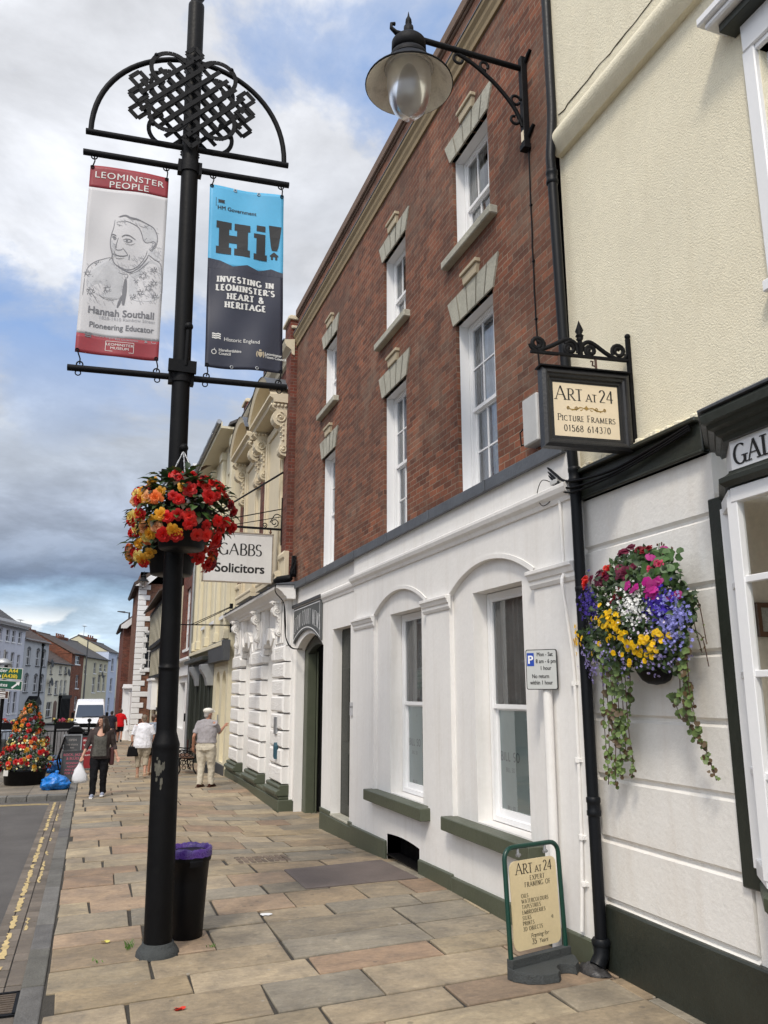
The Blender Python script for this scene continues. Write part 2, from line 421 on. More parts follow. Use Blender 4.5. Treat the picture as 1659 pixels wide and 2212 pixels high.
M['cream2'] = pbr('cream_stucco', (.62, .54, .39), .75, .06, 1.2, .2, 30, dirt=.2, dcol=(.4, .31, .2), ds=1.2)
M['cream3'] = pbr('pale_cream_paint', (.66, .60, .44), .75, .05, 1.2, .15, 30, dirt=.2, dcol=(.45, .4, .3), ds=.8)
M['green'] = pbr('dark_green_paint', (.048, .058, .036), .5, .12, 3, .15, 20, dirt=.2, dcol=(.08, .08, .06))
M['greensill'] = pbr('sage_green_paint', (.075, .085, .055), .5, .12, 3, .15, 20, dirt=.2, dcol=(.11, .11, .09))
M['greendk'] = pbr('bottle_green_trim', (.022, .026, .02), .45, .15, 3, .2, 14, dirt=.25, dcol=(.05, .055, .045))
M['black'] = pbr('black_gloss_paint', (.0045, .0045, .005), .5, .3, 4, .1, 30, dirt=.10, dcol=(.03, .027, .024), ds=5, spec=.13)
M['iron'] = pbr('black_ironwork', (.005, .005, .006), .6, .3, 8, .15, 60, spec=.16)
M['pipeblack'] = pbr('black_drainpipe', (.006, .007, .009), .45, .2, 5, spec=.2)
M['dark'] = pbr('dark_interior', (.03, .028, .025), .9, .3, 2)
M['room'] = pbr('room_plaster', (.74, .68, .58), .9, .1, 2)
M['wood'] = pbr('brown_wood', (.12, .055, .028), .5, .25, 6)
M['curtain'] = pbr('lace_curtain', (.72, .74, .80), .9, .12, 6)
M['drape'] = pbr('grey_curtain', (.50, .48, .44), .9, .15, 5)
M['frost'] = pbr('frosted_film', (.56, .64, .60), .35, .05, 1)
M['frostlet'] = pbr('frosted_letters', (.22, .26, .25), .4, .05, 1)
M['glass'] = glassmat('window_glass', (.93, .95, .94), base=.08); M['shopglass'] = glassmat('shop_glass', (.95, .96, .95), base=.0, frk=.45)
M['glassdk'] = glassmat('far_window_glass', (.30, .31, .33), .05, .0)
M['glasslamp'] = glassmat('lamp_glass', (.58, .57, .55), .3, .06, milk=.62)
M['ink'] = pbr('black_ink', (.012, .011, .010), .5, .1, 5)
M['inkgrey'] = pbr('grey_ink', (.16, .16, .175), .7, .1, 5)
M['inklight'] = pbr('light_grey_ink', (.36, .36, .38), .7, .1, 5)
M['inkwash'] = pbr('pale_grey_wash', (.46, .46, .475), .7, .12, 9)
M['gold'] = pbr('gold_paint', (.30, .19, .045), .45, .1, 5)
M['signcream'] = pbr('cream_sign_panel', (.74, .62, .44), .45, .03, 2)
M['boardcream'] = pbr('yellowed_sign_panel', (.70, .58, .35), .4, .05, 3, dirt=.1, dcol=(.5, .4, .2))
M['signwhite'] = pbr('white_sign_panel', (.66, .65, .62), .5, .05, 2, streak=.12, dcol=(.35, .28, .2))
M['slate'] = pbr('slate_roof', (.075, .07, .068), .7, .3, 3, .5, 12)
M['tile'] = pbr('brown_tile_roof', (.085, .06, .048), .8, .3, 3, .6, 12)
M['terracotta'] = pbr('terracotta', (.22, .09, .05), .8, .2, 5)
M['steel'] = pbr('galvanised_steel', (.35, .36, .37), .45, .15, 6, metal=.6)
M['greyplastic'] = pbr('grey_box', (.48, .48, .47), .5, .08, 5, dirt=.2, dcol=(.3, .29, .27))
M['bluesign'] = pbr('parking_blue', (.01, .055, .36), .4, .05, 4)
M['greyblk'] = pbr('charcoal_board', (.055, .058, .062), .6, .15, 4)
M['bluebag'] = pbr('blue_bag_film', (.005, .17, .56), .25, .25, 6, .9, 16, spec=.7)
M['purple'] = pbr('purple_liner', (.075, .032, .21), .3, .2, 5, .3, 20, spec=.6)
M['binplastic'] = pbr('black_bin_plastic', (.005, .005, .006), .45, .2, 5, .1, 40, spec=.18)
M['rubber'] = pbr('grey_rubber', (.045, .05, .05), .8, .2, 6, .6, 60)
M['greenframe'] = pbr('green_tube_paint', (.004, .042, .028), .35, .15, 6)
M['vanwhite'] = pbr('white_van_paint', (.78, .79, .80), .25, .02, 2, coat=.5)
M['vanglass'] = pbr('tinted_windscreen', (.03, .035, .04), .06, .1, 2, spec=.9)
M['leaf'] = leafmat('leaf')
# ---------------------------------------------------------------- lettering
def _arc(cx, cy, rx, ry, a0, a1, n=12): return [(cx + rx * cos(radians(a0 + (a1 - a0) * i / n)), cy + ry * sin(radians(a0 + (a1 - a0) * i / n))) for i in range(n + 1)]
GL = {
 'A': (.78, [([(.02, 0), (.38, 1)], 'b'), ([(.38, 1), (.74, 0)], 'b'), ([(.16, .36), (.62, .36)], '')]),
 'B': (.60, [([(.12, 0), (.12, 1)], 'l'), ([(.12, 1)] + _arc(.3, .765, .22, .235, 90, -90) + [(.12, .53)], ''), ([(.12, .53)] + _arc(.32, .265, .26, .265, 90, -90) + [(.12, 0)], '')]),
 'C': (.74, [(_arc(.42, .5, .38, .5, 48, 312, 20), '')]),
 'D': (.76, [([(.12, 0), (.12, 1)], 'l'), ([(.12, 1)] + _arc(.30, .5, .42, .5, 90, -90, 16) + [(.12, 0)], '')]),
 'E': (.56, [([(.12, 0), (.12, 1)], 'l'), ([(.12, .985), (.5, .985)], ''), ([(.12, .52), (.42, .52)], ''), ([(.12, .015), (.54, .015)], '')]),
 'F': (.54, [([(.12, 0), (.12, 1)], 'l'), ([(.12, .985), (.5, .985)], ''), ([(.12, .5), (.42, .5)], '')]),
 'G': (.80, [(_arc(.42, .5, .38, .5, 48, 318, 20), ''), ([(.70, .02), (.70, .42)], 't')]),
 'H': (.78, [([(.12, 0), (.12, 1)], 'l'), ([(.66, 0), (.66, 1)], 'l'), ([(.12, .5), (.66, .5)], '')]),
 'I': (.24, [([(.12, 0), (.12, 1)], 'l')]),
 'J': (.34, [([(.2, 1), (.2, .1)] + _arc(.05, .1, .15, .2, 0, -80, 6), 't')]),
 'K': (.70, [([(.12, 0), (.12, 1)], 'l'), ([(.12, .42), (.58, 1)], 't'), ([(.3, .6), (.66, 0)], 'b')]),
 'L': (.54, [([(.12, 0), (.12, 1)], 'l'), ([(.12, .015), (.52, .015)], '')]),
 'M': (.92, [([(.12, 0), (.14, 1)], 'b'), ([(.14, 1), (.46, .08)], ''), ([(.46, .08), (.78, 1)], ''), ([(.78, 1), (.80, 0)], 'b')]),
 'N': (.80, [([(.12, 0), (.12, 1)], 'l'), ([(.12, 1), (.68, 0)], ''), ([(.68, 0), (.68, 1)], 't')]),
 'O': (.84, [(_arc(.42, .5, .38, .5, 90, 450, 26), 'o')]),
 'P': (.58, [([(.12, 0), (.12, 1)], 'l'), ([(.12, 1)] + _arc(.3, .735, .25, .265, 90, -90) + [(.12, .47)], '')]),
 'R': (.66, [([(.12, 0), (.12, 1)], 'l'), ([(.12, 1)] + _arc(.3, .745, .24, .255, 90, -90) + [(.12, .49)], ''), ([(.28, .48), (.66, 0)], 'b')]),
 'S': (.54, [(_arc(.27, .745, .2, .25, 35, 270, 14)[:-1] + _arc(.26, .255, .22, .25, 90, -145, 14), '')]),
 'T': (.66, [([(.33, 0), (.33, 1)], 'b'), ([(.03, .985), (.63, .985)], '')]),
 'U': (.76, [([(.12, 1), (.12, .3)] + _arc(.38, .3, .26, .3, 180, 360, 14) + [(.64, 1)], '')]),
 'V': (.74, [([(.02, 1), (.37, 0)], 't'), ([(.37, 0), (.72, 1)], 't')]),
 'W': (1.06, [([(.02, 1), (.29, 0)], 't'), ([(.29, 0), (.53, .95)], ''), ([(.53, .95), (.77, 0)], ''), ([(.77, 0), (1.04, 1)], 't')]),
 'X': (.72, [([(.04, 1), (.68, 0)], 'l'), ([(.04, 0), (.68, 1)], 'l')]),
 'Y': (.70, [([(.02, 1), (.35, .48)], 't'), ([(.35, .48), (.68, 1)], 't'), ([(.35, .5), (.35, 0)], 'b')]),
 'Z': (.64, [([(.05, .985), (.58, .985)], ''), ([(.58, 1), (.05, 0)], ''), ([(.05, .015), (.6, .015)], '')]),
 '0': (.56, [(_arc(.28, .5, .22, .5, 90, 450, 24), 'o')]),
 '1': (.40, [([(.22, 0), (.22, 1)], 'b'), ([(.08, .84), (.22, .98)], '')]),
 '2': (.54, [(_arc(.26, .74, .2, .26, 165, -20, 12) + [(.07, .03)], ''), ([(.05, .03), (.5, .03)], '')]),
 '3': (.52, [(_arc(.24, .76, .18, .24, 150, -90, 12), ''), (_arc(.24, .27, .22, .27, 90, -150, 12), '')]),
 '4': (.58, [([(.4, 0), (.4, 1)], ''), ([(.4, 1), (.03, .3)], ''), ([(.03, .29), (.56, .29)], '')]),
 '5': (.52, [([(.12, .98), (.46, .98)], ''), ([(.12, 1), (.1, .58)], ''), (_arc(.23, .31, .23, .31, 115, -150, 14), '')]),
 '6': (.54, [(_arc(.27, .3, .21, .3, 90, 450, 18), 'o'), ([(.07, .34), (.12, .65), (.26, .86), (.42, .98)], '')]),
 '7': (.50, [([(.04, .98), (.46, .98)], ''), ([(.46, .98), (.18, 0)], '')]),
 '8': (.54, [(_arc(.27, .76, .17, .24, 90, 450, 18), 'o'), (_arc(.27, .27, .21, .27, 90, 450, 18), 'o')]),
 '9': (.54, [(_arc(.27, .7, .21, .3, 90, 450, 18), 'o'), ([(.47, .66), (.42, .35), (.28, .14), (.12, .02)], '')]),
 '-': (.40, [([(.06, .42), (.34, .42)], '')]), "'": (.18, [([(.1, .8), (.1, 1)], '')]), '.': (.2, [([(.1, 0), (.1, .08)], '')]),
 '(': (.32, [(_arc(.42, .5, .3, .62, 120, 240, 10), '')]), ')': (.32, [(_arc(-.1, .5, .3, .62, 60, -60, 10), '')]), ' ': (.36, []),
 '&': (.80, [([(.74, 0), (.22, .72)] + _arc(.34, .8, .15, .19, 200, -40, 12)[1:] + [(.12, .36)] + _arc(.32, .24, .24, .24, 150, 350, 12)[1:] + [(.72, .46)], '')]),
}
def word_strokes(text, h, thick, thin, serif=0.0, sp=.03, xs=1.0):
    """strokes of a text line as small polygons (x, y, offset); x from 0"""
    out = []; x = 0.0; off = 0
    for ch in text:
        sc = h
        if ch not in GL: x += .3 * h; continue
        w, strokes = GL[ch]
        for pts, fl in strokes:
            off = (off + 1) % 9; o = off * .00022
            P = [((x + p[0] * h * xs), p[1] * h) for p in pts]
            closed = fl == 'o'; N = len(P); L = []; R = []
            for i in range(N):
                a = P[i - 1 if i > 0 else (N - 2 if closed else 0)]; b = P[i + 1 if i < N - 1 else (1 if closed else N - 1)]
                dx, dy = b[0] - a[0], b[1] - a[1]; l = hypot(dx, dy) or 1; dx /= l; dy /= l
                k = abs(dy) ** 1.3
                if N == 2 and dx * dy > .15: k = .25
                t = thin + (thick - thin) * k
                if N == 2 and abs(dx) > .97: t = thin
                L.append((P[i][0] - dy * t / 2, P[i][1] + dx * t / 2)); R.append((P[i][0] + dy * t / 2, P[i][1] - dx * t / 2))
            for i in range(N - 1): out.append([(*q, o) for q in (R[i], R[i + 1], L[i + 1], L[i])])
            if serif > 0 and fl and fl != 'o':
                ends = []
                lo, hi = (P[0], P[-1]) if P[0][1] < P[-1][1] else (P[-1], P[0])
                if fl in ('l', 'b'): ends.append((lo[0], thin / 2))
                if fl in ('l', 't'): ends.append((hi[0], hi[1] - thin / 2))
                for ex, ey in ends:
                    hw = thick / 2 + serif * .8; o2 = o + .0001
                    out.append([(ex - hw, ey - thin / 2, o2), (ex + hw, ey - thin / 2, o2), (ex + hw, ey + thin / 2, o2), (ex - hw, ey + thin / 2, o2)])
        x += w * h * xs + sp * h * 3
    return out
def word_w(text, h, sp=.03, xs=1.0): return sum((GL[c][0] * xs + sp * 3) * h for c in text) - sp * h * 3
def put_word(mb, text, h, thick, thin, P, x=0, y=0, serif=0.0, sp=.03, xs=1.0, align='C', mi=0, bend=None):
    w = word_w(text, h, sp, xs); x0 = x - (w / 2 if align == 'C' else (w if align == 'R' else 0))
    for poly in word_strokes(text, h, thick, thin, serif, sp, xs):
        mb.poly([P(x0 + p[0], y + p[1] + (bend(x0 + p[0]) if bend else 0), p[2]) for p in poly], mi)
def small_caps(mb, parts, P, x, y, thick, thin, serif, sp=.03, xs=1.0):
    """parts: (text, height) runs on one line, centred on x"""
    tot = sum(word_w(t, h, sp, xs) + h * .1 for t, h in parts); cx = x - tot / 2
    for t, h in parts:
        k = h / max(q for _, q in parts); put_word(mb, t, h, thick * (.4 + .6 * k), thin, P, cx, y, serif * k, sp, xs, 'L'); cx += word_w(t, h, sp, xs) + h * .1
def type_mesh(text, size, align='CENTER', bold=0.0, xs=1.0, shear=0.0, space=1.0):
    """built-in sans lettering as flat polygons: verts (x,y), faces"""
    cu = bpy.data.curves.new('type', 'FONT'); cu.body = text; cu.size = size; cu.align_x = align; cu.offset = bold; cu.shear = shear; cu.space_character = space
    cu.resolution_u = 3; cu.fill_mode = 'FRONT'
    ob = bpy.data.objects.new('type', cu)
    me = ob.to_mesh()
    vs = [(v.co.x * xs, v.co.y) for v in me.vertices]; fs = [tuple(p.vertices) for p in me.polygons]
    ob.to_mesh_clear(); bpy.data.objects.remove(ob); bpy.data.curves.remove(cu)
    return vs, fs
def put_type(mb, text, size, P, x=0, y=0, mi=0, align='CENTER', bold=0.0, xs=1.0, shear=0.0, space=1.0):
    vs, fs = type_mesh(text, size, align, 0.0, xs, shear, space)
    for k, (dx, dy) in enumerate(((0, 0),) if not bold else ((-bold, -bold * .5), (bold, -bold * .5), (-bold, bold * .5), (bold, bold * .5))): mb.add([P(x + a + dx, y + b + dy, .00025 * k) for a, b in vs], fs, mi)
def strip(mb, pts, w, P, mi=0, off=0.0):
    """pen stroke of varying width through 2D points"""
    n = len(pts); ws = w if isinstance(w, (list, tuple)) else [w * (.35 + .65 * sin(pi * (i + .5) / n)) for i in range(n)]
    L = []; R = []
    for i in range(n):
        a = pts[max(0, i - 1)]; b = pts[min(n - 1, i + 1)]; dx, dy = b[0] - a[0], b[1] - a[1]; l = hypot(dx, dy) or 1
        L.append((pts[i][0] - dy / l * ws[i] / 2, pts[i][1] + dx / l * ws[i] / 2)); R.append((pts[i][0] + dy / l * ws[i] / 2, pts[i][1] - dx / l * ws[i] / 2))
    for i in range(n - 1): mb.poly([P(*q, off) for q in (R[i], R[i + 1], L[i + 1], L[i])], mi)
def smooth_line(pts, k=6):
    """Catmull-Rom through 2D or 3D points"""
    out = []; n = len(pts); D = len(pts[0])
    for i in range(n - 1):
        p0, p1, p2, p3 = pts[max(0, i - 1)], pts[i], pts[i + 1], pts[min(n - 1, i + 2)]
        for j in range(k):
            t = j / k
            out.append(tuple(.5 * (2 * p1[d] + (p2[d] - p0[d]) * t + (2 * p0[d] - 5 * p1[d] + 4 * p2[d] - p3[d]) * t * t + (3 * p1[d] - p0[d] - 3 * p2[d] + p3[d]) * t ** 3) for d in range(D)))
    out.append(tuple(pts[-1])); return out
# ---------------------------------------------------------------- terrain profile
_PR = [(-60, 0), (9, 0), (14, -.03), (18, -.05), (23, -.12), (30, -.27), (46, -.6), (60, -.7), (110, -.78), (220, -1.2), (3000, -1.2)]
def base(y):
    for (a, za), (b, zb) in zip(_PR[:-1], _PR[1:]):
        if y <= b: return za + (zb - za) * max(0, (y - a)) / (b - a)
    return _PR[-1][1]
def sstep(a, b, t): t = max(0, min(1, (t - a) / (b - a))); return t * t * (3 - 2 * t)
def gz(x, y):
    return base(y) - .16 * sstep(.6, 3.4, x) * sstep(8.6, 14.2, y) * (1 - .75 * sstep(16.5, 21, y))
def xl(y): return -.16 if y < 33 else -.16 + (y - 33) * .105

def build_ground():
    b = MB()
    ys = [-40, -10, 0, 5, 9, 11, 14, 16, 18, 20, 23, 26, 30, 38, 46, 53, 60, 75, 90, 110, 150, 220, 500, 1200, 2600]
    xs = [-1500, -300, -80, -30, -10, -4, -1, -.3, 0, 2, 5, 12, 40, 300, 1500]
    vs = [(x, y, base(y) - .115 - (.12 if x > .3 and y < 40 else 0)) for y in ys for x in xs]; n = len(xs)
    fs = [(j * n + i, j * n + i + 1, (j + 1) * n + i + 1, (j + 1) * n + i) for j in range(len(ys) - 1) for i in range(n - 1)]
    b.add(vs, fs); struct(b.build('road', M['asphalt']))
    # mortar bed below the slabs
    b = MB(); ys = [-4 + .5 * i for i in range(126)]; xs = [0, .8, 1.6, 2.2, 2.8, 3.4, 3.9, 4.6]
    vs = [(xl(y) - .02 + x, y, gz(xl(y) + x, y) - .016) for y in ys for x in xs]; n = len(xs)
    b.add(vs, [(j * n + i, j * n + i + 1, (j + 1) * n + i + 1, (j + 1) * n + i) for j in range(len(ys) - 1) for i in range(n - 1)])
    struct(b.build('pavement_bed', M['mortar']))
    # flagstones
    pal = [(0.363, 0.292, 0.193), (0.341, 0.281, 0.198), (0.297, 0.259, 0.198), (0.352, 0.264, 0.187), (0.33, 0.259, 0.176), (0.286, 0.259, 0.209), (0.374, 0.314, 0.22), (0.33, 0.237, 0.165), (0.33, 0.275, 0.198), (0.396, 0.33, 0.237)]
    b = MB(); rs = random.Random(11)
    skew = tan(radians(5.0)); y = 2.2
    def skip(cx, cy): return (2.36 < cx < 3.75 and 9.15 < cy < 10.5) or (1.92 < cx < 2.66 and 10.85 < cy < 11.36)
    while y < 57:
        d = rs.choice([.42, .5, .55, .6, .62, .68]) * (1 if y < 30 else 1.4)
        x0 = xl(y); x = x0; end = x0 + 4.55
        x += -rs.uniform(.0, .6)
        while x < end:
            L = rs.choice([.55, .7, .8, .95, 1.1, 1.3]) * (1 if y < 30 else 1.3)
            a0, a1 = max(x, x0), min(x + L, end); x += L
            if a1 - a0 < .1: continue
            if a0 > x0 and a1 - a0 < .25: pass
            g = rs.uniform(.006, .015); bv = .009
            P = [(a0 + g, y + g), (a1 - g, y + g), (a1 - g, y + d - g), (a0 + g, y + d - g)]
            P = [(px + rs.uniform(-.011, .011), py + skew * (px - x0) + rs.uniform(-.011, .011)) for px, py in P]
            cx = sum(p[0] for p in P) / 4; cy = sum(p[1] for p in P) / 4
            dz = rs.uniform(-.004, .005); tl = [rs.uniform(-.002, .002) for _ in P]
            k = rs.uniform(.80, 1.06); c = rs.choice(pal); b.c = (c[0] * k, c[1] * k * .985, c[2] * k * .97)
            top = []
            for i, (px, py) in enumerate(P):
                qx, qy = px + (cx - px) / max(.2, hypot(cx - px, cy - py)) * bv, py + (cy - py) / max(.2, hypot(cx - px, cy - py)) * bv
                top.append((qx, qy, gz(qx, qy) + dz + tl[i]))
            mid = [(px, py, gz(px, py) + dz - .006) for px, py in P]; bot = [(px, py, gz(px, py) - .03) for px, py in P]
            b.add(top + mid + bot, [(0, 1, 2, 3)] + [(4 + i, 4 + (i + 1) % 4, (i + 1) % 4, i) for i in range(4)] + [(8 + i, 8 + (i + 1) % 4, 4 + (i + 1) % 4, 4 + i) for i in range(4)])
        y += d
    struct(b.build('pavement', M['slab']))
    # kerb stones
    b = MB(); rs = random.Random(5); y = 1.5
    while y < 56:
        L = rs.uniform(.7, 1.05)
        k = rs.uniform(.8, 1.2); b.c = (k, k, k * rs.uniform(.95, 1.05))
        g = .006; z = rs.uniform(-.003, .003)
        P = [(xl(y) - .165, y + g), (xl(y) - .006, y + g), (xl(y + L) - .006, y + L - g), (xl(y + L) - .165, y + L - g)]
        v = [(px, py, base(py) + z) for px, py in P] + [(px, py, base(py) - .14) for px, py in P]
        b.add(v, [(0, 1, 2, 3), (4, 5, 1, 0), (5, 6, 2, 1), (6, 7, 3, 2), (7, 4, 0, 3)]); y += L
    o = struct(b.build('kerb', M['kerb'], bevel=.012, segs=2))
    # brick gutter and double yellow lines
    b = MB(); y = 2.0
    while y < 18.9:
        for c0, c1 in ((-.665, -.565), (-.563, -.457), (-.455, -.332)):
            w = rs.uniform(.19, .215); yy = y + rs.uniform(-.01, .01)
            k = rs.uniform(.75, 1.25); b.c = (k, k, k)
            z = base(y) - .098 + rs.uniform(-.002, .002)
            b.box(c0 + .003, c1 - .003, yy + .004, yy + .2, z - .05, z)
        y += .205
    struct(b.build('gutter', M['paver'], bevel=.004))
    b = MB(); rs = random.Random(3)
    for (c0, c1, frac) in ((-.59, -.515, .68), (-.452, -.40, .36)):
        y = 3.0
        while y < 18.6:
            L = rs.uniform(.08, .8)
            if rs.random() < (frac + .25 if y > 8.5 else frac - .25):
                n = max(2, int(L / .05)); L1 = [(c0 + rs.uniform(0, .03), y + L * i / n) for i in range(n + 1)]; R1 = [(c1 - rs.uniform(0, .03), y + L * i / n) for i in range(n + 1)]
                for i in range(n): b.quad(*[(p[0], p[1], base(p[1]) - .0925) for p in (L1[i], R1[i], R1[i + 1], L1[i + 1])])
            y += L + rs.uniform(.01, .12) * (1 if y > 12 else 2.0)
    for (o0, o1) in ((.0, .07), (.13, .2)):      # lines turning along the build-out kerb
        for i in range(26):
            xa, xb = -.45 - i * .22, -.45 - (i + 1) * .22
            if rs.random() < .12: continue
            f = lambda x: 18.95 + .02 * (-.45 - x) + (0.0 if x < -.9 else (x + .9) * -.35)
            b.quad(*[(x, f(x) - o, base(19) - .108) for x, o in ((xa, o0), (xa, o1), (xb, o1), (xb, o0))])
    struct(b.build('road_marking', M['yellow']))
    # build-out beside the pavement where the planter stands
    b = MB(); b.c = (1, 1, 1)
    nb = 24; f = lambda x: 19.4 + .03 * (-.33 - x)
    for i in range(nb):
        xa, xb = -.335 - i * .4, -.335 - (i + 1) * .4
        k = rs.uniform(.95, 1.25); b.c = (k, k, k)
        v = [(xa - .004, f(xa), 0), (xb + .004, f(xb), 0), (xb + .004, f(xb) + .3, 0), (xa - .004, f(xa) + .3, 0)]
        v = [(p[0], p[1], base(p[1]) + .004) for p in v] + [(p[0], p[1], base(p[1]) - .2) for p in v]
        b.add(v, [(3, 2, 1, 0), (0, 1, 5, 4), (2, 3, 7, 6), (1, 2, 6, 5), (3, 0, 4, 7)])
    struct(b.build('kerb_return', M['kerb'], bevel=.02, segs=2))
    b = MB(); 
    for j in range(24):
        for i in range(12):
            k = rs.uniform(.8, 1.15); b.c = (.21 * k, .185 * k, .15 * k)
            x0, x1, y0, y1 = -.34 - i * .8 - .8, -.34 - i * .8, 19.72 + j * .5, 20.22 + j * .5
            b.add([(x, y, base(y) + .001) for x, y in ((x0 + .004, y0 + .004), (x1 - .004, y0 + .004), (x1 - .004, y1 - .004), (x0 + .004, y1 - .004))], [(0, 1, 2, 3)])
            b.c = (.1, .09, .08)
    struct(b.build('paved_island', M['slab']))
    b = MB(); b.box(-10, -.33, 19.6, 31.6, -.6, -.2)
    v = [(-10, 19.7, base(19.7) - .01), (-.335, 19.7, base(19.7) - .01), (-.335, 31.6, base(31.6) - .01), (-10, 31.6, base(31.6) - .01)]
    v += [(p[0], p[1], -.7) for p in v]
    b.add(v, [(0, 1, 2, 3), (1, 5, 6, 2), (2, 6, 7, 3), (3, 7, 4, 0), (0, 4, 5, 1)])
    struct(b.build('island_bed', M['mortar']))
build_ground()

# iron and stone covers let into the pavement
def build_covers():
    P = [(2.36, 9.12), (3.72, 9.22), (3.74, 10.55), (2.38, 10.28)]
    b = MB(); b.add([(x, y, gz(x, y) + .011) for x, y in P] + [(x, y, gz(x, y) - .03) for x, y in P], [(0, 1, 2, 3)] + [(4 + i, 4 + (i + 1) % 4, (i + 1) % 4, i) for i in range(4)])
    cm = pbr('rusty_tread_plate', (.145, .115, .10), .75, .15, 3, .3, 60)
    for i in range(26):
        for j in range(24):
            x, y = 2.44 + i * .05, 9.24 + j * .045
            if y > 10.25: continue
            a = (i + j) % 2
            dx, dy = (.014, .004) if a else (.004, .014)
            z = gz(x, y) + .0125
            b.add([(x - dx, y - dy, z), (x + dx, y - dy, z), (x + dx, y + dy, z), (x - dx, y + dy, z)], [(0, 1, 2, 3)])
    tag(b.build('cellar_hatch', cm), 'large rusty brown tread plate hatch set in the pavement by the white wall', 'hatch')
    b = MB(); rs = random.Random(4)
    for i in range(9):
        for j in range(6):
            x0, y0 = 1.94 + i * .08, 10.87 + j * .08 + i * .012
            k = rs.uniform(.7, 1.2); b.c = (.17 * k, .13 * k, .10 * k)
            x1, y1 = x0 + rs.uniform(.05, .074), y0 + rs.uniform(.05, .074); z = gz(x0, y0) + rs.uniform(.009, .013)
            b.box(x0, x1, y0, y1, z - .03, z)
    o = b.build('setts_cover', M['slab'], bevel=.006)
    tag(o, 'small rectangular drain cover filled with brown setts, in the flagstones beyond the black bin', 'drain cover')
    t = thing('road_drain', 'rusty slotted drain grating in the gutter at the bottom left corner', 'drain', (-.5, 6.9, -.1))
    b = MB()
    for i in range(9):
        y = 6.72 + i * .045; b.box(-.64, -.36, y, y + .022, -.10, -.085)
    b.build('grating_bars', pbr('rusty_grating', (.10, .075, .055), .8, .25, 9, .4, 60), t)
    b = MB(); b.box(-.67, -.64, 6.68, 7.14, -.10, -.083); b.box(-.36, -.335, 6.68, 7.14, -.10, -.083); b.box(-.67, -.335, 6.66, 6.70, -.10, -.083); b.box(-.67, -.335, 7.12, 7.15, -.10, -.083)
    b.build('frame', M['iron'], t)
    b = MB(); b.quad((-.64, 6.7, -.0965), (-.36, 6.7, -.0965), (-.36, 7.12, -.0965), (-.64, 7.12, -.0965)); b.build('pit', M['dark'], t)
    # chewing gum, petals, weeds
    b = MB(); rs = random.Random(8)
    pts = [(1.745 + .075 * cos(a) * rs.uniform(.7, 1.2), 8.26 + .05 * sin(a) * rs.uniform(.7, 1.2), gz(1.7, 8.2) + .0065) for a in [i * .45 for i in range(14)]]
    b.poly(pts); tag(b.build('paint_splash', M['wpaint']), 'small white splash on a flagstone to the right of the black bin', 'splash')
    for nm, (x, y), r, colr, lab in (('fallen_petal', (.72, 6.12), .035, (.6, .03, .01), 'fallen red petal on the flagstones in front of the lamp post'), ('crushed_petal', (.27, 7.85), .03, (.62, .55, .12), 'crushed pale yellow petal on the flagstones left of the lamp post')):
        b = MB()
        for k in range(5):
            a = rs.uniform(0, 6.28); c = (x + r * .6 * cos(a), y + r * .6 * sin(a)); z = gz(x, y) + .008 + k * .0015
            b.poly([(c[0] + r * .7 * cos(a + t), c[1] + r * .45 * sin(a + t), z + .006 * sin(t)) for t in [i * .785 for i in range(8)]])
        tag(b.build(nm, pbr(nm, colr, .6, .2, 20)), lab, 'petal')
    for (x, y, n, h, lab) in ((.46, 7.62, 16, .07, 'tuft of bright green grass at the left foot of the lamp post'), (.20, 7.35, 6, .03, 'tiny green weed in a slab joint left of the lamp post'), (1.10, 7.42, 8, .035, 'small green weed in the joint at the foot of the black bin')):
        b = MB()
        for k in range(n):
            a = rs.uniform(0, 6.28); q = rs.uniform(.0, .05); px, py = x + q * cos(a), y + q * sin(a); z = gz(px, py)
            hh = h * rs.uniform(.5, 1.1); lx, ly = rs.uniform(-.04, .04), rs.uniform(-.04, .04); w = .004
            g = rs.uniform(.7, 1.3); b.c = (.09 * g, .20 * g, .03 * g)
            b.add([(px - w, py, z), (px + w, py, z), (px + w * .7 + lx * .5, py + ly * .5, z + hh * .7), (px - w * .7 + lx * .5, py + ly * .5, z + hh * .7), (px + lx, py + ly, z + hh)], [(0, 1, 2, 3), (3, 2, 4)])
        tag(b.build('grass_tuft', M['leaf']), lab, 'weed')
build_covers()
